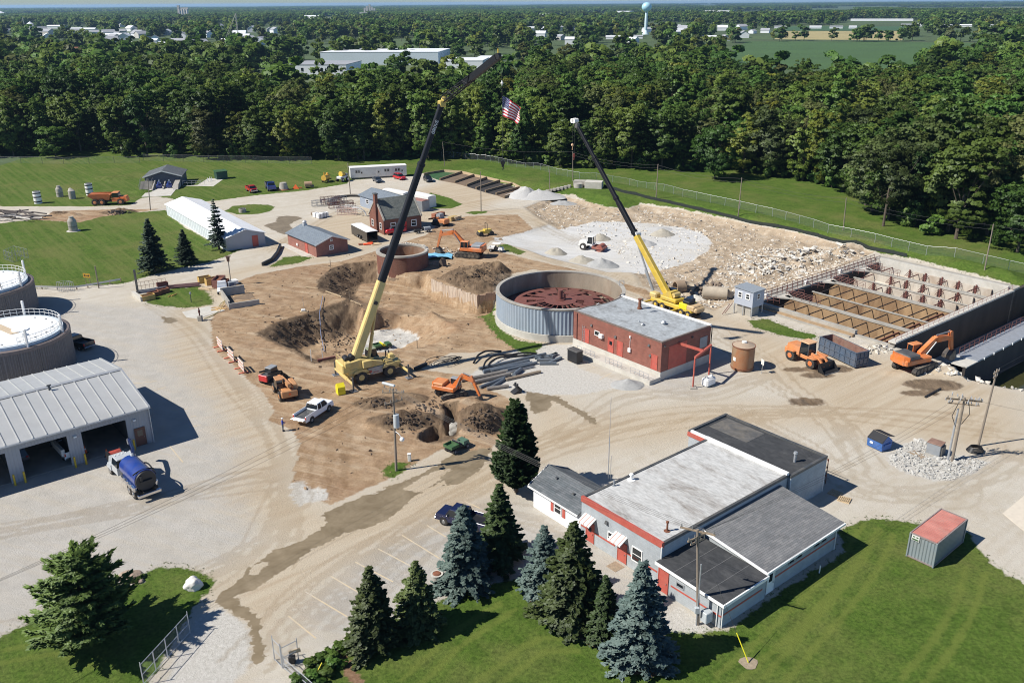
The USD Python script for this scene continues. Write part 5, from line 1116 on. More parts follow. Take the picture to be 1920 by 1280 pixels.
for r_ in range(9):
    for c_ in range(6 if r_%2==0 else 5):
        u,v=.4*(c_+(.5 if r_%2==0 else 1.0))/6,(7/13)*(r_+.5)/9
        c0=np.array(flag_pt(u,v));e1=np.array(flag_pt(u+.02,v))-c0;e2=np.array(flag_pt(u,v+.02))-c0;e1/=np.linalg.norm(e1);e2/=np.linalg.norm(e2);n=np.cross(e1,e2);n/=np.linalg.norm(n)
        for sgn in(-1,1):
            P=[c0+n*sgn*.012+(e1*math.sin(a)-e2*math.cos(a))*rr for a,rr in((k*PI/5,.075 if k%2==0 else .03) for k in range(10))]+[c0+n*sgn*.014]
            g.raw(P,[[k,(k+1)%10,10] for k in range(10)]).raw(P,[[(k+1)%10,k,10] for k in range(10)])
part(t,'stars',g,FW_,kind='stuff')

# second crane
b2,tip2=T(1249,577),W(1079,230,28.4);cA,cB=T(1311,606),T(1222,574);r2=math.radians(128.0)
c2=b2[:2]-2.4*np.array([math.cos(r2),math.sin(r2)]);t=thing('boom_crane','bright yellow crane behind the brick building with a raised black boom','crane',(*c2,0),r2)
inv2=lambda P:np.array([(P[0]-c2[0])*math.cos(r2)+(P[1]-c2[1])*math.sin(r2),-(P[0]-c2[0])*math.sin(r2)+(P[1]-c2[1])*math.cos(r2),P[2]])
part(t,'chassis',G().bb((.5,0,1.2),(9.0,2.4,.7),.12),YEL);part(t,'carrier_cab',G().bb((4.6,.5,1.9),(1.6,1.3,.9),.2),CRYEL)
part(t,'engine_hood',G().bb((-3.6,0,1.7),(1.8,2.4,.9),.15).bb((-4.6,0,1.5),(.8,2.2,.8),.2),M('tan_hood',(.5,.36,.2),.6,.2));part(t,'engine_side',G().bb((-2.2,0,1.7),(1.7,2.5,1.0),.08),BYEL)
part(t,'engine_parts',G().bb((-2.6,.2,2.4),(1.5,1.6,.5),.1).cyl((-3.0,-.5,2.3),(-3.0,-.5,2.9),.25),BLACK)
part(t,'superstructure',G().bb((1.2,0,2.0),(3.4,2.2,.6),.1).hull([(x,y,z) for y in(-.9,.9) for x,z in((.3,2.2),(3.0,2.2),(1.4,3.3),(.8,3.3))]),YEL);part(t,'winch',G().cyl((.4,-.7,2.8),(.4,.7,2.8),.4,n=14),CRYEL);part(t,'cab',G().hull(hullbox(1.6,3.2,.9,1.9,1.7,2.8,.8,3.2)).xf((0,-1.3,0)),DARKGLASS)
for x in(-3.4,-1.9,2.2,3.7):
    for s in(-1,1):wheel(t,x,s*1.1,.62,.45,YEL)
for x in(-1.0,5.0):
    o=part(t,'outrigger',G().bb((x,0,.9),(.3,6.2,.3),.04),YEL)
    for s in(-1,1):part(o,'jack',G().cyl((x,s*3.0,.1),(x,s*3.0,1.6),.11,n=8).bb((x,s*3.0,.07),(.8,.8,.1),.03),DKGREY)
f0,f1=inv2((b2[0],b2[1],2.6)),inv2(tip2);dv=f1-f0;at_=lambda q:f0+dv*q
part(t,'boom',boom_box(at_(-.01),at_(.325),.95,1.15,.85,1.0),YEL,'yellow base section of the boom');part(t,'boom_drum',G().cyl(at_(.325)+[.1,.35,.25],at_(.325)+[.1,-.75,.25],.5,n=18),OFFWHITE)
for q0,q1,w in((.31,.52,.72),(.51,.76,.6),(.75,.97,.5)):part(t,'boom_section',boom_box(at_(q0),at_(q1),w,w*1.15,w,w*1.15),BOOMBLK);part(t,'boom_collar',boom_box(at_(q0+.03),at_(q0+.045),w+.14,w*1.15+.16,w+.14,w*1.15+.16),BOOMBLK)
part(t,'lift_cylinder',G().cyl(f0+[2.6,0,-1.2],at_(.27)+[.7,0,-.3],.16,n=12).cyl(f0+[2.6,0,-1.2],at_(.15)+[1.6,0,-.9],.23,n=12),GREYP)
part(t,'boom_head',G().bb(at_(.98),(.7,.7,.8),.1),DKGREY);d=dv/np.linalg.norm(dv)
for k,q in enumerate((-.35,.35)):part(t,'sheave',G().cyl(f1+[q*.6+.25,-.45,.3],f1+[q*.6+.25,.45,.3],.42,n=16),OFFWHITE)
xy2=tip2[:2]+[-.35,0]
xy=xy2;za,zb=plumb(272),plumb(292)
single('load_line','thin twin load line under the head of the second crane','cable',G().cyl((*(xy2+[-.12,0]),za),(*(xy2+[-.12,0]),tip2[2]+.2),.02,n=4).cyl((*(xy2+[.2,0]),zb),(*(xy2+[.2,0]),tip2[2]+.2),.02,n=4),WIRE)
single('overhaul_ball','pale overhaul ball and red hook hanging from the second crane','hook ball',G().ball((*(xy2+[-.12,0]),za),.25).cyl((*(xy2+[-.12,0]),za-.9),(*(xy2+[-.12,0]),za-.2),.06),M('pale_orange',(.6,.38,.22),.5,.1))
single('red_hook_block','dark hook block with a red bottom under the second crane boom','hook block',G().bb((*(xy2+[.2,0]),zb),(.4,.3,.7),.08).cyl((*(xy2+[.2,0]),zb-.8),(*(xy2+[.2,0]),zb-.3),.08),M('hook_dark_red',(.16,.03,.025),.6,.2))

# vacuum truck
l,r=put((281,934),(222,876));t=thing('vacuum_truck','sewer vacuum truck with a shiny blue tank and a red hose reel in front','truck',l,r)
part(t,'frame',G().b(-4.6,4.3,-.5,.5,.65,1.0),BLACK);CHAS=M('truck_grey',(.42,.44,.46),.4,.1,1,coat=.3)
part(t,'hood',G().hull(hullbox(2.6,4.5,1.9,.8,2.6,4.3,1.6,1.85)),CHAS);part(t,'fender',G().hull(hullbox(2.9,4.3,2.4,.7,3.1,4.1,2.3,1.25)),CHAS)
part(t,'cab',G().hull(hullbox(1.0,2.7,2.3,.8,1.0,2.65,2.3,1.7)),CHAS);part(t,'cab_window',G().hull(hullbox(1.0,2.65,2.25,1.7,1.05,2.3,2.05,2.55)),DARKGLASS);part(t,'cab_roof',G().bb((1.6,0,2.6),(1.35,2.1,.16),.06),CHAS);g=G()
for y in(-.8,-.4,0,.4,.8):g.bb((2.1,y,2.72),(.15,.12,.08),.02)
part(t,'roof_lights',g,LAMPW)
part(t,'hose_reel',G().cyl((5.0,-.65,1.3),(5.0,.65,1.3),.62,n=20),M('hose_red',(.36,.05,.035),.7,.3));part(t,'reel_side',G().cyl((5.0,-.72,1.3),(5.0,-.66,1.3),.75,n=20).cyl((5.0,.66,1.3),(5.0,.72,1.3),.75,n=20),BLACK);part(t,'front_bumper',G().bb((4.7,0,.65),(.3,2.3,.35),.06),CHROME)
part(t,'debris_tank',G(40).cyl((-4.1,0,2.1),(.2,0,2.1),1.12,n=32),BLUE,'shiny blue debris tank');part(t,'tank_band',G().cyl((-4.15,0,2.05),(-3.95,0,2.05),1.1,n=32).cyl((.15,0,2.05),(.3,0,2.05),1.06,n=32),NAVY)
part(t,'rear_door',G().cyl((-4.35,0,2.05),(-4.15,0,2.05),1.05,1.08,n=32).bb((-4.45,0,2.1),(.2,1.2,.2),.04).bb((-4.45,.5,2.5),(.25,.25,.5),.04),BLACK);part(t,'rear_bumper',G().bb((-4.75,0,.75),(.35,2.4,.35),.05),CHROME)
g=G()
for k in range(4):g.bb((-3.6+k*.95,-1.05,1.25),(.85,.5,.75),.16);g.bb((-3.6+k*.95,1.05,1.25),(.85,.5,.75),.16)
part(t,'water_tanks',g,CHROME,kind='stuff');part(t,'valve_cluster',G().bb((.6,-.5,1.9),(.5,.9,.8),.1).bb((.6,.6,1.7),(.5,.6,1.2),.1).cyl((.5,-.9,1.4),(.5,-.9,2.4),.15),DKGREY)
g=G();g.tube([(.1,-.45,3.05),(1.4,-.95,3.15),(3.6,-1.4,3.3),(4.1,-1.5,3.1)],.2,10);part(t,'suction_boom',g,NAVY);part(t,'boom_elbow',G().cyl((-.4,-.1,2.9),(.3,-.45,3.1),.24,n=10).cyl((3.9,-1.45,3.2),(4.2,-1.52,2.6),.23,n=10),GALV)
g=G();a=np.linspace(0,1,14);part(t,'hose',G().tube([(-4.0+3.2*q,-1.15,2.3+.45*math.sin(q*PI)) for q in a],.09,6),BLACK);g.tube([(-3.9,y,2.9+.3*(1-(y/1.1)**2)) for y in np.linspace(-1.1,1.1,10)],.07,6);part(t,'hose',g,BLACK)
for x in(-3.4,-2.2,3.55):
    for s in(-1,1):wheel(t,x,s*1.0,.52,.45 if x<0 else .32,CHROME,rr=.65)
# utility truck in the garage
l,r=put((139,862),(109,830));l=(l[0],l[1],.04);t=pickup('white utility body truck backed into the middle garage bay',CARWHT,l,r,cab=(.9,2.5),L=6.6,name='utility_truck',cat='truck')
part(t,'utility_body',G().bb((-1.3,-.98,1.25),(3.4,.4,.85),.04).bb((-1.3,.98,1.25),(3.4,.4,.85),.04),OFFWHITE)
l=(*W(30,858)[:2],.04);car('dark vehicle standing in shadow in the left garage bay',CARGREY,l,head((130,852),(100,820)))

# telehandler
l,r=put((524,722),(549,757));t=thing('telehandler','tan telescopic handler with its boom lowered beside the white pickup','telehandler',l,r+PI)
part(t,'frame',G().bb((0,0,1.0),(4.4,1.5,.7),.1).bb((-2.1,0,1.1),(.6,2.1,.9),.08),TANP);part(t,'engine_pod',G().bb((-.4,-.95,1.5),(2.4,.7,1.0),.1),TANP)
o=part(t,'cab',G().hull(hullbox(-.6,1.0,.8,1.3,-.5,.8,.75,2.5)).xf((0,.8,0)),DARKGLASS);part(o,'cab_roof',G().bb((.15,.8,2.55),(1.5,.9,.12),.04),TANP)
g=G();bar(g,(-2.2,-.1,2.2),(2.6,-.1,1.55),.45,.5);part(t,'boom',g,TANP);g=G();bar(g,(1.8,-.1,1.65),(3.7,-.1,1.35),.32,.36);part(t,'inner_boom',g,ORAF);part(t,'carriage',G().bb((3.8,-.1,.95),(.15,1.5,.9),.04).b(3.85,4.8,-.7,-.58,.5,.58).b(3.85,4.8,.4,.52,.5,.58),BLACK)
part(t,'warning_triangle',G().ext([(-2.43,1.0),(-2.42,1.0),(-2.42,1.01)],-.2,.2).hull([(-2.42,-.2,1.0),(-2.42,.2,1.0),(-2.42,0,1.35),(-2.44,-.2,1.0),(-2.44,.2,1.0),(-2.44,0,1.35)]),CONEO)
for x in(-1.5,1.6):
    for s in(-1,1):wheel(t,x,s*1.0,.68,.5,TANP)
# compact track loader
l,r=put((496,722),(522,708));t=thing('track_loader','red and black compact track loader beside the telehandler','skid steer',l,r)
part(t,'body',G().hull(hullbox(-1.5,1.1,1.3,.5,-1.4,1.0,1.3,1.4)),DKGREY);part(t,'rear_door',G().bb((-1.5,0,1.0),(.2,1.5,.9),.05),CARRED);o=part(t,'cab',G().hull(hullbox(-.5,.9,1.1,1.35,-.4,.8,1.0,2.05)),DARKGLASS);part(o,'cab_roof',G().bb((.2,0,2.08),(1.4,1.1,.12),.04),GREYP)
for s in(-1,1):part(t,'track',G().ext([(-1.3,.35),(-1.1,0),(1.0,0),(1.3,.3),(.6,.75),(-1.0,.75)],s*.8-.2,s*.8+.2),DARK);g=G();bar(g,(-1.3,s*.75,1.7),(1.3,s*.75,1.2),.14,.2);bar(g,(1.3,s*.75,1.2),(1.6,s*.75,.5),.14,.2);part(t,'lift_arm',g,BLACK)
part(t,'bucket',G().hull([(x,y,z) for y in(-.95,.95) for x,z in((1.6,.1),(1.65,.8),(2.4,.08),(1.7,.1))]),BLACK)
# utility carts
def utv(label,a,b,body,bed,lid=None):
    l,r=put(a,b);t=thing('utility_vehicle',label,'utility vehicle',l,r)
    part(t,'front',G().hull(hullbox(.5,1.5,1.3,.45,.6,1.35,1.1,.95)),body);part(t,'seat',G().bb((.1,0,.75),(.5,1.2,.2),.05).bb((-.15,0,1.0),(.12,1.2,.45),.04),lid or BLACK);part(t,'floor',G().b(-1.4,1.3,-.55,.55,.4,.5),BLACK)
    part(t,'cargo_bed',G().b(-1.5,-.3,-.7,.7,.7,.76).b(-1.5,-1.44,-.7,.7,.76,1.05).b(-.36,-.3,-.7,.7,.76,1.05).b(-1.44,-.36,-.7,-.64,.76,1.05).b(-1.44,-.36,.64,.7,.76,1.05),bed)
    for x in(-1.0,1.0):
        for s in(-1,1):wheel(t,x,s*.6,.3,.28,GREYP)
    part(t,'steering_wheel',G().cyl((.5,.3,.95),(.55,.3,1.0),.18,n=12),BLACK);return t
utv('green utility vehicle with a cargo bed at the edge of the puddle',(846,848),(868,836),M('pale_green',(.08,.15,.10),.5,.2),GREENP)
utv('green and yellow utility vehicle down in the pit behind the crane',(708,655),(726,650),GREENP,GREENP,BYEL)
l,r=put((924,471),(938,471));t=utv('white golf cart parked behind the orange excavator',(923,471),(938,472),WHITE,WHITE);part(t,'canopy',G().bb((.1,0,1.75),(1.8,1.3,.08),.03).cyl((.9,.55,.9),(.7,.55,1.75),.03).cyl((.9,-.55,.9),(.7,-.55,1.75),.03).cyl((-.6,.55,.9),(-.6,.55,1.75),.03).cyl((-.6,-.55,.9),(-.6,-.55,1.75),.03),WHITE)
# rollers
l,r=put((1094,466),(1124,470));t=thing('drum_roller','white single drum roller with a dull red drum on the crushed stone','roller',l,r)
part(t,'engine_hood',G().hull(hullbox(-2.7,-.7,1.7,.8,-2.5,-.7,1.6,1.9)),OFFWHITE);part(t,'cab_floor',G().bb((-.2,0,1.2),(1.4,1.7,.3),.06),OFFWHITE);g=G()
for x in(-.8,.5):
    for s in(-1,1):bar(g,(x,s*.75,1.3),(x,s*.75,2.9),.09)
part(t,'cab',G().hull(hullbox(-.7,.4,1.2,1.35,-.6,.3,1.1,2.7)),DARKGLASS);part(t,'canopy_frame',g,OFFWHITE);part(t,'canopy',G().bb((-.15,0,2.95),(1.7,1.8,.12),.04),OFFWHITE)
part(t,'drum',G(40).cyl((2.2,-1.05,.75),(2.2,1.05,.75),.75,n=28),M('drum_red',(.30,.085,.06),.6,.2,dirt=.3));part(t,'drum_frame',G().b(.6,3.1,-1.25,-1.1,.6,1.0).b(.6,3.1,1.1,1.25,.6,1.0).b(2.98,3.12,-1.1,1.1,.6,1.0).b(.6,.8,-1.1,1.1,.6,1.1),M('drum_red',(.3,.085,.06)))
for s in(-1,1):wheel(t,-1.5,s*.95,.72,.5,OFFWHITE)
l,r=put((922,440),(900,443));t=thing('small_roller','small yellow roller with a roll bar on the dirt track','roller',l,r)
part(t,'body',G().hull(hullbox(-1.3,.6,1.4,.6,-1.1,.4,1.2,1.5)).hull(hullbox(.5,1.8,1.4,.7,.6,1.6,1.2,1.25)),YEL);g=G();g.tube([(-.1,-.6,1.4),(-.1,-.6,2.8),(-.1,.6,2.8),(-.1,.6,1.4)],.06,6);part(t,'roll_bar',g,BLACK)
for x in(-1.1,1.4):part(t,'drum',G(40).cyl((x,-.8,.55),(x,.8,.55),.55,n=20),DARK)
l,r=put((836,424),(816,420));t=thing('orange_forklift','orange and grey loading machine parked behind the brick house','loader',l,r)
part(t,'body',G().bb((-1.0,0,1.1),(2.2,1.9,1.1),.15),ORAF);part(t,'frame',G().bb((.6,0,.9),(2.4,1.6,.6),.1),DKGREY);part(t,'cab',G().hull(hullbox(-.6,.8,1.5,1.4,-.5,.6,1.3,2.7)),GREYP);g=G();bar(g,(-.4,.9,2.0),(2.8,.9,1.2),.25,.35);part(t,'arm',g,ORAR)
for s in(-1,1):part(t,'track',G().ext([(-1.8,.4),(-1.5,0),(1.5,0),(1.8,.4),(1.5,.8),(-1.5,.8)],s*1.0-.25,s*1.0+.25),DARK)
# mixers and bits on the grass near the trailer
l,r=put((606,344),(618,339));t=thing('yellow_mixer','yellow tar kettle trailer on the grass left of the white trailer','trailer',l,r)
part(t,'kettle',G(40).cyl((-1.6,0,1.4),(1.2,0,1.4),.8,n=20),M('kettle_yellow',(.66,.40,.06),.5,.12,dirt=.25));part(t,'frame',G().b(-1.8,2.6,-.5,.5,.5,.7),BLACK);part(t,'stack',G().cyl((-1.0,0,2.0),(-1.0,0,2.9),.15).bb((.9,0,2.2),(.6,.6,.6),.1),M('kettle_orange',(.6,.28,.04),.5,.1))
for s in(-1,1):wheel(t,-.5,s*.85,.4,.25)
l,r=put((634,342),(650,338));t=thing('concrete_pump','white machine with a yellow drum and big wheels next to the site trailer','mixer',l,r)
part(t,'body',G().bb((0,0,1.2),(3.2,1.6,.7),.1),OFFWHITE);part(t,'drum',G(40).cyl((-.6,0,2.2),(.9,0,2.0),.75,.55,n=18),YEL);part(t,'arm',G().bb((1.6,0,1.7),(.8,1.4,.7),.1),GREYP)
for x in(-1.0,1.2):
    for s in(-1,1):wheel(t,x,s*.95,.6,.4,OFFWHITE)
# ------------------------------------------------------------------ buildings at the back of the site
def face_frame(a,b,za):
    """frame from two picture spots of an edge at height za: origin a, heading a -> b, length"""
    p,q=W(*a,za),W(*b,za);d=q-p;return p[:2],math.atan2(d[1],d[0]),float(np.linalg.norm(d))
# pink brick garage
A,B=Z5(780,685),Z5(555,590);O,r,L=face_frame(A,B,2.5);r-=PI;O2=W(*B,2.5)[:2]
L=13.0;w=7.2;t=thing('brick_garage','low pink brick garage with a blue-grey gable roof and a roof vent','building',(*O2,0),r)
part(t,'wall',house_body(L,w,2.55,3.75,-.2),BRICKP)
ra,rb=gable_roof(L,w,2.6,3.85,.4);part(t,'roof',ra,SHL);part(t,'roof',rb,SHL)
part(t,'rake',G().hull([(x,y,z+d) for x in(L+.4,L+.46) for y,z in((-.4,2.47),(w/2,3.86)) for d in(-.1,.14)]).hull([(x,y,z+d) for x in(L+.4,L+.46) for y,z in((w+.4,2.47),(w/2,3.86)) for d in(-.1,.14)]),OFFWHITE)
door(t,(8.7,0,.05),-PI/2,1.1,2.1);window(t,'window',(L,3.4,1.5),0,1.0,1.0,.16);window(t,'window',(L,3.5,3.0),0,.5,.5,.12,False)
part(t,'roof_vent',G().bb((1.2,w/2,4.0),(.8,.9,.5),.05).cyl((1.2,w/2,4.2),(1.2,w/2,4.7),.4,n=14).cyl((1.2,w/2,4.7),(1.2,w/2,4.9),.5,.3,n=14),GALV)
part(t,'slab',G().b(-1.5,11,-1.6,0,-.1,.05),CONCW);part(t,'meter_box',G().bb((4.6,-.12,1.0),(.5,.2,.5),.03),WHITE)
# steep roofed brick house
O=W(*Z5(1275,490),3.4)[:2];rr_=math.atan2(*(W(*Z5(1555,455),3.4)-W(*Z5(1275,490),3.4))[1::-1])
r=SITE-.12;L,w=9.3,7.6
t=thing('brick_house','brick house with steep grey slate roof, chimney and parapet gables','house',(*O,0),r)
part(t,'wall',house_body(L,w,3.3,7.2,-.2),BRICKB)
ra,rb=gable_roof(L-.5,w,3.45,7.3,.15,.14);part(t,'roof',ra.xf((.25,0,0)),SHO);part(t,'roof',rb.xf((.25,0,0)),SHO)
for x in(-.12,L-.22):part(t,'gable_parapet',G().hull([(x+q,y,z+d) for q in(0,.34) for y,z in((-.35,3.3),(w/2,7.45)) for d in(-.15,.2)]).hull([(x+q,y,z+d) for q in(0,.34) for y,z in((w+.35,3.3),(w/2,7.45)) for d in(-.15,.2)]),CONC)
part(t,'chimney',G().bb((-.15,w/2-.5,4.3),(.7,1.0,8.6),.04),BRICKB);part(t,'chimney_cap',G().bb((-.15,w/2-.5,8.7),(.9,1.2,.25),.05),DKGREY)
for y in(1.6,5.9):window(t,'window',(0,y,1.7),PI,1.0,1.5,.12)
for x in(2.3,7.4):window(t,'window',(x,0,1.8),-PI/2,1.3,1.5,.14)
window(t,'window',(0,3.6,5.4),PI,.5,.9,.12,False);door(t,(5.0,0,.1),-PI/2,1.1,2.2,CARRED)
part(t,'step',G().b(3.8,8.6,-1.6,0,-.1,.2),CONCW)
# brick digester standing open
C1=(W(*Z5(1222,720),3.1)[:2]+W(*Z5(1612,712),3.1)[:2])/2
t=thing('brick_digester','round open brick tank with a chipped white rim behind the pit','tank',(*C1,0));R1=5.0
part(t,'wall',G().ring((0,0),R1-.4,R1,-2.6,2.85,72),BRICKB);part(t,'lining',G().ring((0,0),R1-.55,R1-.4,-2.6,2.8,72),M('brown_lining',(.20,.10,.055),.9,.35,.5,dirt=.5,dcol=(.34,.30,.24)));part(t,'rim',G().ring((0,0),R1-.6,R1+.12,2.85,3.2,72),CONC);part(t,'plinth',G().ring((0,0),R1-.05,R1+.2,-2.9,-1.1,72),M('clay_concrete',(.28,.20,.13),.95,.3,1,dirt=.5));part(t,'floor',G().cyl((0,0,-1.5),(0,0,-1.4),R1-.5,n=40),CONCT)
g=G(False);rk2=random.Random(4)
for k in range(26):a=rk2.uniform(-.1,1.7);ck=chunk(rk2.uniform(.15,.35),rk2);ck.xf(((R1-.25)*math.cos(a),(R1-.25)*math.sin(a),3.25),a);g.add(trimesh.Trimesh(*ck.mesh(),process=False))
part(t,'broken_rim',g,BRK,smooth=False,kind='stuff')
# long white pole barn
A,B=W(*Z4(1690,578),3.0)[:2],W(*Z4(1242,322),3.0)[:2];d=B-A;r=math.atan2(d[1],d[0]);L=float(np.linalg.norm(d));w=8.4
t=thing('storage_barn','long white metal barn with a bright low gable roof','building',(*B,0),r+PI)
part(t,'wall',house_body(L,w,2.7,3.9,-.1),BARNW);part(t,'end_cladding',G().hull([(x,y,z) for x in(L,L+.03) for y,z in((0,0),(w,0),(0,2.7),(w,2.7),(w/2,3.9))]),GREYWALL)
for s in(0,1):
    for k in range(16):
        x0,x1=-.3+(L+.6)*k/16,-.3+(L+.6)*(k+1)/16;y0=-.35 if s==0 else w+.35
        part(t,'roof_panel',G().hull([(x,y,z+e) for x in(x0+.03,x1-.03) for y,z in((y0,2.62),(w/2,3.95)) for e in(0,.07)]),BARNR)
door(t,(L+.03,6.2,.03),0,1.1,2.3);g=G()
for k in range(34):g.b(k*L/34,k*L/34+.06,-.04,0,.1,2.65)
part(t,'wall_rib',g,BARNW,kind='stuff')
# blue-grey block building on the rise
A=W(*Z4(1355,115),2.9)[:2];r=math.radians(11);w=9.8;L=9.6
O=A+np.array([-w*math.cos(r),-w*math.sin(r)])
t=thing('blower_building','blue-grey block building with a gable roof beside the concrete ramp','building',(*O,0),r)
b=G().hull([(x,y,z) for y in(0,L) for x,z in((0,-.2),(w,-.2),(0,2.8),(w,2.8),(w/2,4.3))]);part(t,'wall',b,BLUEBLK)
for s in(-1,1):part(t,'roof',G().hull([(x,y,z+e) for y in(-.5,L+.4) for x,z in((w/2,4.35),(w/2+s*(w/2+.45),2.72)) for e in(0,.12)]),SHB);part(t,'rake',G().hull([(x,y,z+e) for y in(-.57,-.5) for x,z in((w/2,4.35),(w/2+s*(w/2+.45),2.72)) for e in(-.16,.14)]),WHITE)
window(t,'window',(.7,0,1.9),-PI/2,.6,.8,.1);part(t,'gable_shadow_board',G().hull([(x,-.05,z) for x,z in((1.6,2.4),(w-.2,2.4),(w/2+.6,3.6))]+[(x,0,z) for x,z in((1.6,2.4),(w-.2,2.4),(w/2+.6,3.6))]),BLUEBLK)  # raised triangular panel in the same block material as the wall
for x in(3.6,5.6):part(t,'window',G().bb((w+.02,x,1.8),(.06,.8,.8),.02),DKGREY)
t=thing('ramp_walls','concrete retaining walls and slab of the pump ramp under the blue-grey building','wall',(*O,0),r)
part(t,'side_wall',G().hull([(x,y,z) for x in(2.6,2.95) for y,z in((0,-.2),(0,2.0),(-6.5,.3),(-6.5,-.2))]),CONC);part(t,'side_wall',G().hull([(x,y,z) for x in(8.2,9.6) for y,z in((-.2,-.2),(-.2,1.7),(-4.5,1.2),(-6.0,.1),(-6.0,-.2))]),CONC);part(t,'middle_wall',G().hull([(x,y,z) for x in(5.3,5.6) for y,z in((0,-.2),(0,1.6),(-5,.2),(-5,-.2))]),CONC);part(t,'slab',G().b(1.5,9.0,-14.5,-.2,-.1,.06),CONCW)
g=G()
for k in range(9):g.b(-1.0,2.2,-.6-k*.45,-.2-k*.45,-.1,1.7-k*.19)
part(t,'steps',g,CONC,kind='stuff');g=G();g.tube([(-1.0,-.3,2.7),(-1.0,-4.2,1.0)],.04);g.tube([(2.2,-.3,2.7),(2.2,-4.2,1.0)],.04)
for k in range(5):g.cyl((-1.0,-.4-k*.9,1.6-k*.38),(-1.0,-.4-k*.9,2.65-k*.39),.04)
part(t,'stair_rail',g,STEEL,kind='stuff')
for k,x in enumerate((4.2,6.9)):
    p=frame(O,r)(x,-3.0);tt=thing('blue_pump',('left' if k==0 else 'right')+' blue pump unit of the two on the ramp below the grey gable','pump',p,r,None)
    part(tt,'casing',G().bb((0,0,.7),(1.5,1.3,1.2),.25),BLUE);part(tt,'motor',G().cyl((0,-.4,1.3),(0,-.4,1.9),.35,n=14),BLUE);part(tt,'pipe',G().cyl((0,.5,1.0),(0,1.9,1.2),.22,n=10).cyl((0,.8,1.2),(0,.8,2.2),.15,n=10),M('pale_blue_pipe',(.35,.42,.5),.5,.1))
g=G();fr=frame(O,r)
for a in np.linspace(0,6.0,6):g.cyl(fr(w+.3+a,-.4,.2),fr(w+.3+a,-.4,1.3),.04)
for z in(.75,1.3):g.cyl(fr(w+.3,-.4,z),fr(w+6.3,-.4,z),.04)
single('pad_railing','grey pipe railing beside the blue-grey building','railing',g,GALV)
g=G().prism(poly(Z4,[(1370,195),(1480,190),(1560,140),(1680,142),(1600,200)]),-.1,.08);tag(part(None,'concrete_pad',g,CONCW),kind='structure')
l=T(*Z4(1660,140));t=thing('green_shed','dark green metal box shed on the pale pad','shed',l,math.radians(35));part(t,'body',G().bb((0,0,1.1),(3.2,2.4,2.2),.04),M('shed_green',(.02,.055,.04),.5,.1));part(t,'roof',G().hull([(x,y,z) for x in(-1.75,1.75) for y,z in((-1.3,2.2),(1.3,2.2),(-1.3,2.3),(1.3,2.5))]),GREENP)
for k,(x,y) in enumerate((((1560,165)),(1575,158),(1588,160))):single('pipe_stub','white pipe stub standing on the pale concrete pad','pipe',G().cyl(T(*Z4(x,y)),T(*Z4(x,y))+[0,0,1.2],.1,n=8),WHITE,'pipe stubs on the pad')
# white site trailer and others
a,b=T(*Z5(1030,188)),T(*Z5(1452,165));d=b-a;L=float(np.linalg.norm(d));r=math.atan2(d[1],d[0])
t=thing('site_trailer','long white office trailer with small dark windows at the edge of the grass','trailer',a,r)
part(t,'body',G().bb((L/2,1.5,1.9),(L,3.0,2.9),.05),OFFWHITE);part(t,'roof',G().bb((L/2,1.5,3.38),(L+.15,3.1,.12),.04),WHITE);part(t,'skirt',G().b(.3,L-.3,.1,2.9,0,.45),DKGREY)
for x in(.11,.16,.62,.67,.81,.86):window(t,'window',(x*L,0,2.2),-PI/2,.6,.8,.06,False,GREYP)
for x in(.2,.5,.92):door(t,(x*L,0,.5),-PI/2,.9,2.0,OFFWHITE,lite=(.4,.5))
def boxtrailer(name,label,A,B,z,wd,h,mat,roofm,cat='trailer',base=.0):
    p,q=W(*A,z),W(*B,z);d=q-p;L=float(np.linalg.norm(d));r=math.atan2(d[1],d[0]);t=thing(name,label,cat,(p[0],p[1],base),r)
    part(t,'body',G().bb((L/2,wd/2,h/2),(L,wd,h),.05),mat);part(t,'roof',G().hull([(x,y,zz) for x in(0,L) for y,zz in((0,h),(wd,h),(wd/2,h+.2),(0,h+.03),(wd,h+.03))]),roofm);return t,L
O=W(*Z5(1097,300),2.9)[:2];q=W(*Z5(1330,372),2.9)[:2];d=q-O;r=math.atan2(d[1],d[0]);L=13.5;w=7.5
t=thing('grey_annex','blue-grey sided low building with a grey gable roof behind the brick house','building',(*O,0),r)
part(t,'wall',house_body(L,w,2.8,4.0,-.1),M('blue_grey_siding',(.27,.31,.37),.6,.06));ra,rb=gable_roof(L,w,2.85,4.1,.35);part(t,'roof',ra,SHL);part(t,'roof',rb,SHL);window(t,'window',(3.7,0,1.7),-PI/2,1.3,1.1,.12);window(t,'window',(8.0,0,1.6),-PI/2,1.0,1.1,.12)
t,L=boxtrailer('box_trailer','white box trailer standing behind the grey annex',Z5(1265,262),Z5(1425,292),2.7,2.5,2.7,OFFWHITE,WHITE);part(t,'window',G().b(1,1.5,-.02,0,1.5,2.1).b(4,4.5,-.02,0,1.4,1.7),DARKGLASS);part(t,'door',G().bb((L+.02,1.2,1.3),(.05,1.2,2.2),.02),DKGREY)
t,L=boxtrailer('box_trailer','white box trailer with a rounded roof beside the rusty-roofed container',Z5(1475,285),Z5(1610,316),2.9,2.6,2.8,OFFWHITE,WHITE)
t,L=boxtrailer('storage_container','grey container with a reddish roof behind the brick house',Z5(1470,335),Z5(1565,352),2.6,2.6,2.6,GREYP,M('pink_rust_roof',(.32,.16,.13),.7,.2));g=G()
for k in range(12):g.b(k*L/12,k*L/12+.2,-.05,0,.1,2.5)
part(t,'corrugation',g,GREYP,kind='stuff')
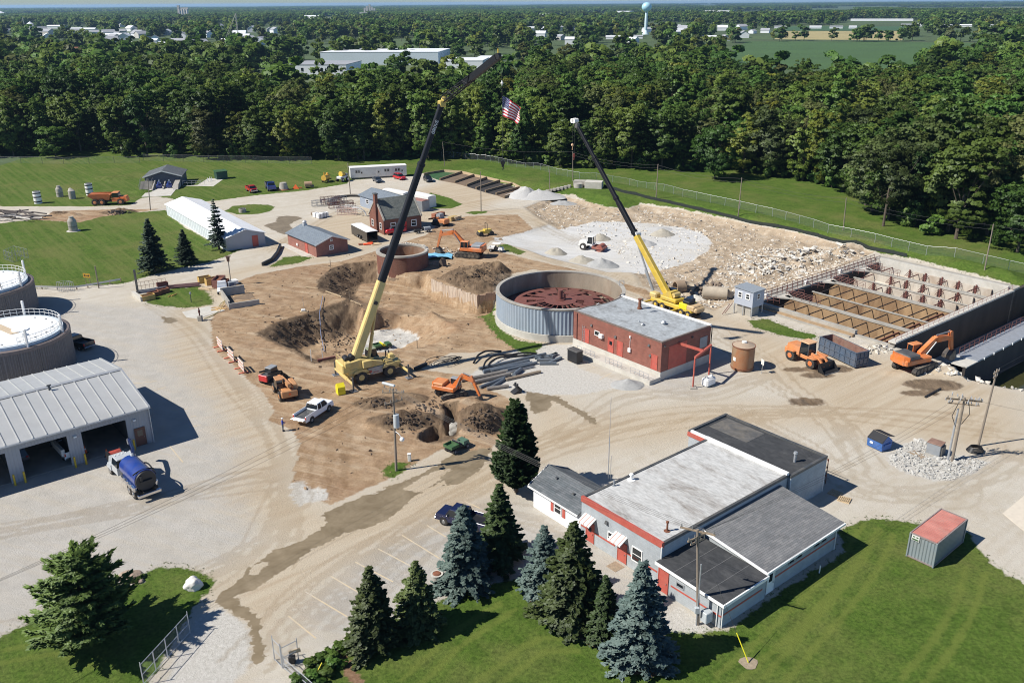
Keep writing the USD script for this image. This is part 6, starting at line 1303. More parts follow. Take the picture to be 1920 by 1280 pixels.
# black enclosed trailer
p,q=W(*Z5(1150,585),2.4),W(*Z5(1052,535),2.4);d=q-p;r=math.atan2(d[1],d[0]);L=float(np.linalg.norm(d))+1.5
t=thing('cargo_trailer','black enclosed trailer with a white roof and its rear door open','trailer',(p[0],p[1],.35),r)
part(t,'side',G().b(0,L,-.08,0,0,2.1).b(0,L,-2.5,-2.42,0,2.1).b(L-.08,L,-2.42,-.08,0,2.1),CARBLK);part(t,'floor',G().b(0,L,-2.42,-.08,0,.1),WOOD);part(t,'roof',G().hull([(x,y,z) for x in(-.1,L) for y,z in((.03,2.1),(-2.53,2.1),(-1.25,2.28),(.03,2.14),(-2.53,2.14))]),WHITE);part(t,'ramp_door',G().b(-2.2,0,-2.3,-.2,-.3,-.22),PALW);part(t,'drawbar',G().b(L,L+1.3,-1.35,-1.15,.0,.12),BLACK)
for x in(L*.4,L*.55):wheel(t,x,.12,.35,.22);wheel(t,x,-2.62,.35,.22)
for k,(x,y) in enumerate(((1330,600),(1410,590))):
    l=T(*Z5(x,y));t=thing('propane_tank',('first' if k==0 else 'second')+' red tank in front of the brick house, '+('beside the trailer' if k==0 else 'nearer the door'),'tank',l,SITE);part(t,'shell',G(40).cyl((-.8,0,.8),(.8,0,.8),.5,n=18).ball((-.8,0,.8),.5).ball((.8,0,.8),.5),CARRED);part(t,'saddle',G().b(-.6,-.45,-.4,.4,0,.5).b(.45,.6,-.4,.4,0,.5),DKGREY);part(t,'valve',G().cyl((0,0,1.3),(0,0,1.6),.12,n=8),STEEL)
# hut on stilts
O=W(*Z7(482,430),2.2)[:2];t=thing('control_hut','small light grey hut on steel legs at the corner of the settling tanks','hut',(*O,0),SITE)
HUT=M('hut_siding',(.36,.39,.45),.6,.06,1)
part(t,'wall',G().b(0,3.0,0,3.6,1.7,4.3),HUT);part(t,'roof',G().hull([(x,y,z) for x in(-.15,3.15) for y,z in((-.15,4.3),(3.75,4.45),(-.15,4.4),(3.75,4.6))]),M('hut_roof',(.24,.27,.3),.7,.1))
for y in(1.0,2.5):window(t,'window',(0,y,3.4),PI,.85,1.0,.13)
window(t,'window',(1.4,0,3.4),-PI/2,.85,1.0,.13)
for x,y in((.1,.1),(2.9,.1),(.1,1.8),(.1,3.5),(2.9,3.5)):part(t,'leg',G().b(x-.07,x+.07,y-.07,y+.07,-.2,1.7),GALV)
part(t,'base',G().b(.4,2.6,.5,3.2,-.2,1.5),CONC);g=G()
for s in(0,.7):bar(g,(-.2-s,3.7,1.7),(-1.8-s,3.9,.2),.08)
part(t,'stair',g,REDST)
# rusty upright tank, white fuel tank, steel frame
l=T(1391,690);t=thing('rusty_tank','upright rusty brown tank streaked with orange beside the red brick building','tank',l);part(t,'shell',G(40).cyl((0,0,.1),(0,0,3.5),1.55,n=36),M('tank_ochre',(.26,.19,.12),.7,.3,.8,dirt=.9,dcol=(.30,.10,.03),stretch=(1,1,.25)));part(t,'top',G(40).cyl((0,0,3.5),(0,0,3.85),1.58,.5,n=36),M('tank_top',(.38,.29,.21),.6,.15));part(t,'hatch',G().cyl((0,0,3.8),(0,0,4.05),.35,n=16),OFFWHITE);part(t,'patch',G().bb((-1.35,-.75,1.7),(.1,.5,.5),.02,rz=.5),OFFWHITE)
for k in range(2):part(t,'hoop',G().ring((0,0),1.53,1.62,.3+k*3.1,.42+k*3.1,36),RUST)
l=T(1328,722);t=thing('fuel_tank','white plastic tank on the ground under the red pipe frame','tank',l,SITE);part(t,'shell',G().bb((0,0,.62),(1.9,1.1,1.15),.2),WHITE);part(t,'filler',G().cyl((-.5,0,1.15),(-.5,0,1.4),.2,n=12).bb((.5,0,1.3),(.3,.3,.25),.05),OFFWHITE)
b0,b1=T(1299,727),T(1329,702);t=thing('goalpost_frame','dull red steel goalpost frame in front of the pump building end','frame',(0,0,0))
g=G()
for p in(b0,b1):part(t,'post',G().cyl(p,p+[0,0,4.3],.11,n=10),TRIMR)
bar(g,b0+[0,0,4.35],b1+[0,0,4.35],.28,.3);part(t,'beam',g,TRIMR);g=G();mid=(b0+b1)/2+[0,0,4.4];pb=frame(W(*Y3(1322,590),5.6)[:2],SITE)(3.4,0,4.6);bar(g,mid,pb,.28,.3);part(t,'beam',g,TRIMR);part(t,'footing',G().bb(b0+[0,0,.08],(.9,.9,.2),.04),CONC)
l=T(1078,678);t=thing('black_cabinet','black boxy steel cabinet in front of the round tank','cabinet',l,SITE);part(t,'body',G().bb((0,0,.95),(1.2,2.0,1.7),.05),BLACK);part(t,'lid',G().bb((0,0,1.85),(1.3,2.1,.12),.03),DKGREY);g=G()
for y in(-.9,.9):g.b(-.5,.5,y-.05,y+.05,0,.12)
part(t,'skids',g,STEEL)
l=T(1428,700);t=thing('small_sign','small pale sign on a post beside the rusty tank','sign',l,.3);part(t,'post',G().cyl((0,0,0),(0,0,1.6),.04,n=6),GALV);part(t,'board',G().b(-.03,.0,-.35,.35,1.3,2.1),OFFWHITE)
# shipping container on the lawn
T3=W(*Y5(575,1045),2.55)[:2];ang=math.radians(40.6);t=thing('shipping_container','grey shipping container with a faded red roof on the lawn','container',(*T3,0),ang);L,w,h=6.06,2.44,2.58
CONT=M('container_grey',(.20,.235,.25),.55,.1,.8,dirt=.15);CROOF=M('faded_red_roof',(.43,.165,.135),.75,.2,.9,dirt=.4,dcol=(.5,.33,.28))
def corr(g,p,d,n,L,z0,z1,k,amp=.04):
    X=np.linspace(0,L,k*4+1);off=np.array([(0,0,amp,amp)[i%4] for i in range(len(X))]);d=np.array(d);n=np.array(n)
    V=[np.array([*p,z])+np.r_[d*x-n*o,0] for z in(z0,z1) for x,o in zip(X,off)];i=np.arange(len(X)-1);g.raw(V,np.stack([i,i+1,i+1+len(X),i+len(X)],1))
g=G(False);corr(g,(0,0),(1,0),(0,-1),L,.15,h-.1,22);part(t,'side',g,CONT,smooth=False);g=G(False);corr(g,(0,w),(0,-1),(-1,0),w,.15,h-.1,8,.06);part(t,'end',g,CONT,smooth=False)
g=G(False);corr(g,(L,0),(0,1),(1,0),w,.15,h-.1,8);part(t,'end',g,CONT,smooth=False);g=G(False);corr(g,(L,w),(-1,0),(0,1),L,.15,h-.1,22);part(t,'side',g,CONT,smooth=False)
g=G(False)
for k in range(22):g.b(.12+k*(L-.24)/22,.12+(k+.55)*(L-.24)/22,.1,w-.1,h-.05,h)
part(t,'roof',g.b(.08,L-.08,.08,w-.08,h-.08,h-.04),CROOF,'faded red corrugated roof',smooth=False);g=G()
for x in(0,L):
    for y in(0,w):g.bb((x,y,h/2),(.14,.14,h),.02)
part(t,'corner_posts',g,CONT);g=G()
for z in(.1,h-.04):
    for y in(0,w):g.b(0,L,y-.05,y+.05,z-.06,z+.05)
    for x in(0,L):g.b(x-.05,x+.05,0,w,z-.06,z+.05)
part(t,'rails',g,M('container_rail',(.25,.20,.19),.6,.2));part(t,'notice',G().b(-.09,-.07,1.55,2.25,1.95,2.5),OFFWHITE,'white and green notice');part(t,'notice',G().b(-.1,-.09,1.6,2.2,2.0,2.16).b(-.1,-.09,1.65,1.85,2.28,2.4).b(-.1,-.09,1.95,2.15,2.28,2.4),GREENP)
# blue dumpster
l=T(1648,838);t=thing('blue_dumpster','blue front-load dumpster with black lids, one hanging open','dumpster',l,SITE-.15);part(t,'body',G().hull([(x,y,z) for y in(-1.0,1.0) for x,z in((-.85,.1),(.75,.1),(-.95,1.1),(.85,1.1),(-.1,1.75),(.1,1.75))]),DBLUE);part(t,'lid',G().hull([(x,y,z) for y in(-1.0,1.0) for x,z in((-1.0,1.15),(-.05,1.8),(-.05,1.85),(-1.0,1.2))]),BLACK);part(t,'lid',G().hull([(x,y,z) for y in(-1.0,1.0) for x,z in((.1,1.8),(1.15,1.5),(1.15,1.55),(.1,1.85))]),BLACK)
for s in(-1,1):part(t,'fork_pocket',G().bb((0,s*1.06,.8),(1.2,.1,.2),.02),DBLUE)
part(t,'notice',G().b(-.97,-.93,.2,.6,.6,.85),WHITE)
# transformer pad and boards on the stone island
l=T(1752,850);t=thing('pad_transformer','grey pad transformer with a rusty top on the white stone island','transformer',l,SITE+.1);part(t,'body',G().bb((0,0,.75),(1.3,1.5,1.3),.05),GREYP);part(t,'top',G().bb((0,0,1.45),(1.4,1.6,.12),.04),M('rust_top',(.25,.15,.11),.7,.3));part(t,'fins',G().bb((.75,0,.75),(.25,1.2,1.0),.03).bb((0,-.85,.75),(1.0,.2,1.0),.03),DKGREY);part(t,'pad',G().b(-1.0,1.0,-1.1,1.1,0,.12),CONC)
def boards(name,label,cat,px,rz,n,L,w,mat,gap=.02,z=.0,group=None):
    l=T(*px);t=thing(name,label,cat,l,rz,group)
    for k in range(n):part(t,'board',G().b(-L/2,L/2,k*(w+gap),k*(w+gap)+w,z,z+.05),mat)
    return t
boards('plank_walkway','dark weathered planks beside the pad transformer','planks',(1728,850),SITE+1.3,5,1.8,.22,WOOD)
def pallet(name,label,px,rz,group=None,z=0,n=1):
    l=T(*px);t=thing(name,label,'pallet',l+[0,0,z],rz,group)
    for k in range(7):part(t,'slat',G().b(-.55,.55,-.6+k*.18,-.6+k*.18+.11,.1,.13),PALW)
    for x in(-.5,0,.5):part(t,'runner',G().b(x-.05,x+.05,-.6,.6,0,.1),PALW)
    return t
pallet('pallet','pale wooden pallet in the sun behind the rear block',(1583,937),SITE+.3);pallet('pallet','wooden pallet in the shade behind the rear block',(1566,925),SITE+.1)
# rear steel stair/scaffold on the office
pp=frame(W(*Y4(800,765),4.4)[:2],SITE);g=G();t=thing('steel_scaffold','dark steel scaffold leaning on the rear block','scaffold',(0,0,0))
for x,y in((25.6,.5),(26.8,.5),(25.6,3.0),(26.8,3.0)):part(t,'post',G().cyl(pp(x,y,0),pp(x,y,3.0),.05,n=6),RUST)
for z in(1.0,2.0,2.9):g.tube([pp(25.6,.5,z),pp(26.8,.5,z),pp(26.8,3,z),pp(25.6,3,z),pp(25.6,.5,z)],.04)
part(t,'rail',g,RUST)
tag(part(None,'concrete_apron',G().prism(poly(None,[(1880,962),(1925,925),(2000,1000),(1950,1020)]),-.1,.03),M('cream_slab',(.56,.50,.41),.9,.08)),kind='structure')

# ------------------------------------------------------------------ equipment yard beside the pit
A,B_,C_=W(*Z5(115,1120),.9)[:2],W(*Z5(0,1040),.9)[:2],W(*Z5(200,1018),.9)[:2]
BX=math.atan2(*(W(*Z5(345,1090),.8)[:2]-A)[::-1]);t=thing('concrete_bin','open U shaped concrete bin with dark inside beside the equipment yard','bin',(*A,0),BX);L1=float(np.linalg.norm(W(*Z5(345,1090),.8)[:2]-A));L2=float(np.linalg.norm(B_-A))
part(t,'front_wall',G().b(0,L1,0,.3,-.2,.9),CONC);part(t,'side_wall',G().b(0,.3,.3,L2,-.2,1.3),CONC);part(t,'back_wall',G().b(0,L1*.8,L2,L2+.3,-.2,1.6),CONC);part(t,'floor',G().b(.3,L1,.3,L2,-.1,.06),M('bin_floor',(.2,.14,.09),.95,.3))
tag(part(None,'slab',G().prism(poly(Z4,[(1365,1140),(1570,1095),(1690,1125),(1480,1190),(1400,1180)]),-.1,.04),CONCW),kind='structure')
def crate(name,label,px,rz,dim,mat,cat='trench box',z=0.0,group=None,lips=True):
    l=T(*px);t=thing(name,label,cat,l+[0,0,z],rz,group);x,y,h=dim
    part(t,'side',G().b(-x/2,x/2,-y/2,-y/2+.08,0,h),mat);part(t,'side',G().b(-x/2,x/2,y/2-.08,y/2,0,h),mat);part(t,'end',G().b(-x/2,-x/2+.08,-y/2,y/2,0,h),mat);part(t,'end',G().b(x/2-.08,x/2,-y/2,y/2,0,h),mat);part(t,'filling',G().b(-x/2+.1,x/2-.1,-y/2+.1,y/2-.1,0,h*.75),RUST)
    return t
YC=M('crate_yellow',(.48,.31,.08),.7,.2,1,dirt=.4)
cr=[((1113,1045),.3,(2.2,1.3,.9),YC,'yellow-fronted steel form box at the yard corner'),((1160,1015),.4,(2.2,1.2,.7),RUST,'rusty form box behind the yellow-fronted one'),((1225,995),.4,(2.0,1.2,.8),RUST,'rusty form box at the end of the row by the guard rail'),((1222,965),.2,(1.9,.9,1.2),M('maroon_steel',(.13,.045,.035),.7,.2),'maroon steel box standing on the wall edge'),((1535,915),.25,(2.2,1.2,1.1),YC,'yellow trench panel stack at the left of the yard heap'),((1590,930),.25,(2.2,1.4,1.2),YC,'second yellow trench panel stack in the yard heap'),((1645,945),1.2,(3.4,1.6,1.6),M('dull_red_panel',(.27,.115,.09),.7,.15,dirt=.3),'tall dull red panel stack beside the small white truck'),((1690,950),1.2,(2.6,.9,1.2),RUST,'rusty panel stack right of the dull red one')]
for px,rz,dim,m,lb in cr:crate('form_box',lb,Z4(*px),SITE+rz-.3,dim,m)
def pipes(name,label,px,rz,n,L,r,mat,group,seed=1,cat='pipe',spread=1.0):
    rp=random.Random(seed);l=T(*px);c,s=math.cos(rz),math.sin(rz)
    for k in range(n):
        a=rz+rp.uniform(-.12,.12)*spread;off=(k-n/2)*r*2.6*(1 if spread<2 else .6);p=np.array([l[0]-s*off+rp.uniform(-.4,.4)*spread,l[1]+c*off+rp.uniform(-.4,.4)*spread]);z=zt(*p)+r+(rp.uniform(0,.5) if spread>2 else 0);d=np.array([math.cos(a),math.sin(a),rp.uniform(-.03,.06)])*L*rp.uniform(.75,1.05)/2
        single(name,label,cat,G().cyl(np.array([*p,z])-d,np.array([*p,z])+d,r,n=10),mat,group)
pipes('steel_pile','long rusty steel beam lying on the grass by the back road',Z4(1385,942),.15,4,5.5,.16,M('purple_rust',(.10,.05,.05),.8,.2),'rusty beams on the yard grass',2,'beam')
pipes('timber_beam','pale timber lying in front of the yard heap',Z4(1545,970),-.25,3,2.8,.1,PALW,'pale timbers in the yard',3,'timber');pipes('loose_plank','short yellowish plank lying on the yard grass',Z4(1288,1018),1.2,2,1.6,.09,YC,'loose planks in the yard',4,'plank')
l,r=put(Z4(1690,990),Z4(1650,985));t=thing('small_truck','small white truck cab among the yard heap beside the concrete bin','truck',l,r-.9);part(t,'cab',G().hull(hullbox(0,1.5,1.7,.5,0,1.4,1.65,1.2)).hull(hullbox(.05,1.1,1.6,1.2,.15,.9,1.4,1.85)),CARWHT);part(t,'bed',G().bb((-1.3,0,.8),(2.4,1.7,.2),.03),OFFWHITE)
for x in(-1.4,.8):
    for s in(-1,1):wheel(t,x,s*.75,.35,.25)
l=T(*Z4(1745,975));t=thing('electric_cabinet','grey cabinet at the head of the concrete bin','cabinet',l,BX);part(t,'body',G().bb((0,0,.8),(1.3,.8,1.6),.04),GREYP);part(t,'door',G().bb((-.1,-.42,.8),(.8,.06,1.3),.02),M('navy_grey',(.09,.11,.16),.5,.1));l=T(*Z4(1720,935));t=thing('white_skip','low white flat box lying behind the grey cabinet','box',l,BX+.2);part(t,'body',G().bb((0,0,.4),(3.0,1.4,.6),.05),WHITE);part(t,'lip',G().bb((0,0,.72),(3.1,1.5,.06),.02),OFFWHITE)
l=T(*Z4(1735,938));t=thing('yard_lamp','dark lamp on a tall post behind the concrete bin','lamp',l);part(t,'post',G().cyl((0,0,0),(0,0,4.6),.07,n=8),DKGREY);part(t,'lamp_head',G().cyl((0,0,4.5),(0,0,5.3),.22,.34,n=12).bb((0,0,5.45),(1.0,.5,.12),.03),M('lamp_brown',(.12,.06,.04),.5,.2))
l=T(*Z4(1503,1205));t=thing('yard_hydrant','grey block with a red hose reel post beside the slab','hydrant',l);part(t,'block',G().bb((0,0,.4),(.7,.7,.9),.05),CONC);part(t,'post',G().cyl((0,0,.8),(0,0,2.2),.1,n=8).bb((0,0,1.6),(.3,.3,.6),.08),M('maroon_iron',(.09,.03,.03),.6,.2))
g=G();p0=T(*Z4(1530,1195));g.tube([p0+[0,0,.1],T(*Z4(1600,1165))+[0,0,.06],T(*Z4(1650,1130))+[0,0,.06],T(*Z4(1690,1070))+[0,0,.4],W(*Z4(1655,1075),1.3),W(*Z4(1640,1100),.9)],.05,6);single('yellow_hose','yellow-green hose looping from the hydrant into the concrete bin','hose',g,M('hose_yellow',(.38,.33,.10),.6,.1))
g=G();rp=random.Random(12)
for k in range(7):a=T(*Z4(1585+rp.uniform(-5,55),1098+rp.uniform(0,35)));b_=a+[rp.uniform(1,2.2),rp.uniform(-.3,.3),0];g.tube([a+[0,0,.08],(a+b_)/2+[0,.2,.08],b_+[0,0,.08]],.06,5)
single('hose_pile','tangle of orange-yellow hoses on the pale slab','hose',g,M('hose_orange',(.55,.33,.10),.6,.2))
l=T(*Z4(1435,1065));t=thing('standpipe','small grey standpipe on the yard grass','standpipe',l);part(t,'post',G().cyl((0,0,0),(0,0,1.5),.07,n=8),DKGREY);part(t,'head',G().bb((0,0,1.6),(.3,.3,.4),.05),GREYP)
l=T(*Z4(1035,1000));t=thing('iron_post','dark square steel post at the corner of the yard','post',l);part(t,'post',G().b(-.15,.15,-.15,.15,0,4.4),DKGREY);part(t,'foot',G().bb((0,0,.15),(.8,.6,.3),.05),BLACK)
a,b=T(*Z4(1000,1015)),T(*Z4(1068,1060));g=G();bar(g,a+[0,0,.4],b+[0,0,.4],.5,.8);single('concrete_kerb_block','pale concrete block along the road at the yard corner','block',g,CONCW)
a,b=T(*Z4(1035,1000)),T(*Z4(1250,965));g=G()
for q in(1.3,2.0):g.cyl(a+[0,0,q],b+[0,0,q],.03,n=5)
for k in range(8):p=a+(b-a)*k/7;g.cyl(p,p+[0,0,2.0],.03,n=5)
t=thing('yard_railing','thin rusty railing on a low wall behind the form boxes','railing',(0,0,0));part(t,'rail',g,RUST);g=G();bar(g,a+[0,0,.3],b+[0,0,.3],.25,.6);part(t,'low_wall',g,CONCW)
# guard rail, arrow sign
g=G();gp=[T(*Z4(*q)) for q in((200,965),(430,975),(575,972),(740,945),(905,915))];t=thing('guard_rail','steel guard rail along the lawn edge beside the digesters','guard rail',(0,0,0))
for a,b in zip(gp[:-1],gp[1:]):bar(g,a+[0,0,.55],b+[0,0,.55],.06,.32)
part(t,'rail',g,GALV)
for p in gp+[(gp[0]+gp[1])/2,(gp[2]+gp[3])/2,(gp[3]+gp[4])/2]:part(t,'post',G().b(p[0]-.08,p[0]+.08,p[1]+.05,p[1]+.2,0,.75),WOOD)
l=T(*Z4(665,940));t=thing('arrow_sign','dark yellow sign with a black double arrow behind the guard rail','sign',l,-.25)
for x in(-.45,.45):part(t,'post',G().cyl((x,0,0),(x,0,2.3),.05,n=6),WOOD)
part(t,'board',G().b(-.75,.75,-.08,-.05,1.5,2.3),M('sign_amber',(.42,.24,.02),.6,.1));part(t,'arrow',G().b(-.4,.4,-.095,-.081,1.84,1.96).hull([(-.62,y,1.9) for y in(-.095,-.081)]+[(-.35,y,z) for y in(-.095,-.081) for z in(1.68,2.12)]).hull([(.62,y,1.9) for y in(-.095,-.081)]+[(.35,y,z) for y in(-.095,-.081) for z in(1.68,2.12)]),BLACK)
single('lawn_post','dark wooden post beside the arrow sign','post',G().cyl(T(*Z4(742,962)),T(*Z4(742,962))+[0,0,4.2],.11,n=8),POLEW)
def pen(name,label,pts,h,n,mat=GREYP,closed=True):
    t=thing(name,label,'fence',(0,0,0));P=[T(*q) for q in pts];P=P+[P[0]] if closed else P
    for a,b in zip(P[:-1],P[1:]):
        g=G();bar(g,a+[0,0,h],b+[0,0,h],.04);bar(g,a+[0,0,.1],b+[0,0,.1],.03);bar(g,a+[0,0,h*.5],b+[0,0,h*.5],.02)
        part(t,'rail',g,mat)
        for k in range(n):p=a+(b-a)*k/n;part(t,'post',G().cyl(p,p+[0,0,h],.035,n=6),mat)
    return t
pen('wire_pen','small wire fenced square on the left lawn',[Z4(38,745),Z4(100,768),Z4(215,735),Z4(115,712)],1.9,4);pen('wire_pen','open hatch fence beside the guard rail',[Z4(435,985),Z4(478,992),Z4(560,985),Z4(515,975)],1.8,3,GALV)
# concrete vaults and banded tanks on the lawn
for k,(x,y,lb) in enumerate(((452,275,'grey concrete manhole riser left of the pair by the dump truck'),(545,290,'grey concrete riser with a broken top nearest the dump truck'),(552,532,'tall concrete riser standing alone on the left lawn'))):
    l=T(*Z4(x,y));t=thing('manhole_riser',lb,'manhole',l);s=1.0 if k<2 else 1.12
    part(t,'barrel',G(40).cyl((0,0,-.1),(0,0,2.1*s),.85*s,n=24),CONC)
    if k==1:part(t,'top',G().hull([(.85*math.cos(a),.85*math.sin(a),2.1) for a in np.linspace(0,2*PI,20)]+[(-.3,.3,2.9),(-.7,.2,2.7)]),CONC)
    else:part(t,'cone',G(40).cyl((0,0,2.1*s),(0,0,2.7*s),.85*s,.5*s,n=24).cyl((0,0,2.7*s),(0,0,3.0*s),.45*s,n=20),CONC);part(t,'joint',G().ring((0,0),.8*s,.9*s,1.0*s,1.06*s,24),DKGREY)
    if k==2:part(t,'base',G().cyl((0,0,0),(0,0,.06),1.5,n=20),CONCW)
for k,(x,y,lb) in enumerate(((288,325,'white round tank with black bands at the left edge of the road lawn'),(675,262,'white round tank with black bands just behind the dump truck'))):
    l=T(*Z4(x,y));t=thing('banded_tank',lb,'tank',l);part(t,'barrel',G(40).cyl((0,0,0),(0,0,3.1),.95,n=26),WHITE)
    for z in(.4,1.6,2.6):part(t,'band',G().ring((0,0),.93,.99,z,z+.28,26),BLACK)
    part(t,'top',G().cyl((0,0,3.1),(0,0,3.2),.8,n=20),DKGREY)
l=T(455,398);t=thing('manhole','round concrete manhole on the small grass oval','manhole',l);part(t,'barrel',G().cyl((0,0,0),(0,0,.9),.9,n=20),CONC);part(t,'lid',G().cyl((0,0,.9),(0,0,1.0),.7,n=20),DKGREY)
l=T(532,356);t=thing('concrete_cone','grey concrete cone on an orange base on the grass by the blue truck','pipe',l);part(t,'cone',G().cyl((0,0,.3),(0,0,2.0),1.3,.9,n=20),CONC);part(t,'base',G().cyl((0,0,0),(0,0,.3),1.5,n=20),ORAF)
l=T(555,354);t=thing('orange_plough','small orange attachment on the grass between the two concrete pieces','attachment',l);part(t,'blade',G().hull([(x,y,z) for x,y,z in((-1,-.4,0),(1,-.4,0),(-.5,.4,0),(.5,.4,0),(0,-.1,1.3))]),CONEO);part(t,'arm',G().bb((1.2,0,.3),(1.2,.3,.3),.05),ORAR)
l=T(580,352);t=thing('tipped_barrel','tan barrel tipped over on the grass by the yellow kettle','barrel',l,.3);part(t,'barrel',G(40).cyl((-1.2,0,.9),(.8,0,1.1),.85,.7,n=18),M('tan_barrel',(.36,.24,.15),.8,.2));part(t,'frame',G().bb((.8,0,.5),(1.0,1.4,.4),.06),DKGREY)

# ------------------------------------------------------------------ reclaimed steel, pallets, bricks
g=G();r0=random.Random(21)
tr=thing('steel_walkway','red and grey steel walkway sections heaped on the paving','scrap steel',(0,0,0))
for k,(x,y) in enumerate(((830,385),(890,375),(960,400),(930,365),(1000,420),(880,360))):
    l=T(*Z5(x,y));a=SITE+r0.uniform(-.3,.3);d=np.array([math.cos(a),math.sin(a),0]);n=np.array([-d[1],d[0],0]);g=G();L=r0.uniform(4,7)
    for s in(-.5,.5):
        for z in(.3,1.0,1.6):bar(g,l-d*L/2+n*s+[0,0,z],l+d*L/2+n*s+[0,0,z],.09)
        for q in np.linspace(-.5,.5,6):bar(g,l+d*L*q+n*s+[0,0,.2],l+d*L*q+n*s+[0,0,1.6],.08)
    part(tr,'section',g,REDST if k%3 else GREYP)
tr=thing('pink_steel_frames','pale pink steel frames and curved rails heaped beside the red ones','scrap steel',(0,0,0));PNK=M('pale_pink_steel',(.5,.36,.31),.7,.2)
for k,(x,y) in enumerate(((985,430),(1020,445),(1050,430),(1000,455))):
    l=T(*Z5(x,y));g=G();a=r0.uniform(-.4,.4);d=np.array([math.cos(a),math.sin(a),0])
    for z in(.2,.7,1.2,1.6):bar(g,l-d*2.4+[0,0,z],l+d*2.4+[0,0,z+r0.uniform(-.2,.2)],.1)
    for q in np.linspace(-2.2,2.2,6):bar(g,l+d*q,l+d*q+[0,.3,1.6],.08)
    part(tr,'frame',g,PNK if k%2 else OFFWHITE)
g=G();c=T(*Z5(1065,465))
for dy in(0,.7):
    g.tube([c+[2.6*math.cos(a),dy,2.2*math.sin(a)] for a in np.linspace(.1,1.8,12)],.09,6)
    for a in np.linspace(.2,1.7,7):g.cyl(c+[2.6*math.cos(a),0,2.2*math.sin(a)],c+[2.6*math.cos(a),.7,2.2*math.sin(a)],.06,n=5)
part(tr,'curved_rail',g,WHITE)
for k,(x,y) in enumerate(((770,470),(798,478),(822,470),(842,466))):
    l=T(*Z5(x,y));t=thing('white_bale',('first','second','third','fourth')[k]+' from the left of the white wrapped bales on the paving','bale',l,SITE);part(t,'wrap',G().bb((0,0,.6),(1.2,1.2,1.1),.08),WHITE);part(t,'strap',G().b(-.08,.08,-.61,.61,.02,1.165),GREYP)
single('bale_end','brown block left of the white bales','block',G().bb(T(*Z5(748,455))+[0,0,.4],(.9,.8,.7),.06,rz=.4),WOOD)
ring=thing('low_round_wall','low curved black-sided basin wall behind the steel heap','wall',T(*Z5(1020,345)));part(ring,'wall',G().ring((0,0),4.6,4.85,0,.6,48,.2,3.3),BLACK)
for k,(x,y,m,lb) in enumerate(((1672,470,M('brick_pallet_red',(.30,.11,.06),.8,.2),'stack of red bricks on pallets beyond the brick house'),(1702,462,M('brick_pallet_brown',(.24,.10,.06),.8,.2),'brown brick stack next to the red brick stack'),(1795,492,M('crate_tan',(.42,.30,.13),.8,.2),'tan crate of blocks right of the loading machine'),(1825,490,M('crate_pale',(.5,.4,.27),.8,.2),'pale crate of blocks at the right end of the brick stacks'))):
    l=T(*Z5(x,y));t=thing('brick_stack',lb,'brick stack',l,SITE+.2);
    for a in range(3):
        for b in range(2):part(t,'block',G().bb(((a-1)*.75,0,.25+b*.5),(.7,1.2,.46),.03),m)
l=T(*Z5(1160,675));t=thing('orange_mesh_roll','bright orange folded barrier mesh on the ground by the black trailer','barrier',l,.2);part(t,'fold',G().bb((0,0,.15),(1.9,.9,.25),.08).bb((.5,.2,.3),(1.2,.7,.2),.06),M('mesh_orange',(.75,.10,.03),.6,.1));part(t,'frame',G().bb((-1.4,.4,.1),(1.2,1.2,.12),.04),RUST)
l=T(*Z5(1530,590));t=thing('pump_cart','dark pump cart in front of the brick house','cart',l,.3);part(t,'body',G().bb((0,0,.6),(1.5,.9,.6),.1),BLACK);wheel(t,.2,.5,.3,.18);wheel(t,.2,-.5,.3,.18)
l=T(*Z5(1605,580));t=thing('generator_cart','grey and black generator cart between the pump cart and the loading machine','cart',l,.3);part(t,'body',G().bb((0,0,.8),(1.6,1.0,.8),.1),GREYP);part(t,'tank',G().cyl((-.9,-.3,.8),(-.9,.3,.8),.35,n=12),BLACK);wheel(t,.2,.6,.35,.2);wheel(t,.2,-.6,.35,.2)
# blue tarp, debris and block at the brick digester
g=G(True);u=np.linspace(0,1,15);U,V_=np.meshgrid(u,u);l=T(*Z5(1690,770));P=np.stack([l[0]+(U-.5)*5.5,l[1]+(V_-.5)*4,l[2]+.15+.5*np.sin(U*3)*(1-V_)+.35*meshkit.noise(np.stack([U*6,V_*6,U*0],-1))],-1).reshape(-1,3);idx=np.arange(225).reshape(15,15);g.raw(P,np.stack([idx[:-1,:-1],idx[:-1,1:],idx[1:,1:],idx[1:,:-1]],-1).reshape(-1,4));single('blue_tarp','crumpled light blue tarp beside the brick digester','tarp',g,M('tarp_blue',(.20,.48,.66),.5,.15,1.5))
l=T(*Z5(1735,835));g=chunk(1.2,random.Random(9),.95);single('dark_block','dark brown boulder-like block below the blue tarp','boulder',g.xf(l+[0,0,.7]),M('dark_block',(.12,.09,.07),.95,.3,bump=.3),smooth=False)
g=G(False);r9=random.Random(31)
for k in range(70):ck=chunk(r9.uniform(.15,.5),r9,.5);p=T(*Z5(r9.uniform(1650,1900),r9.uniform(700,765)));ck.xf(p+[0,0,.1],r9.uniform(0,6));g.add(trimesh.Trimesh(*ck.mesh(),process=False))
single('demolition_debris','grey and white demolition debris under the arched excavator','debris',g,BRK2,smooth=False,kind='stuff')
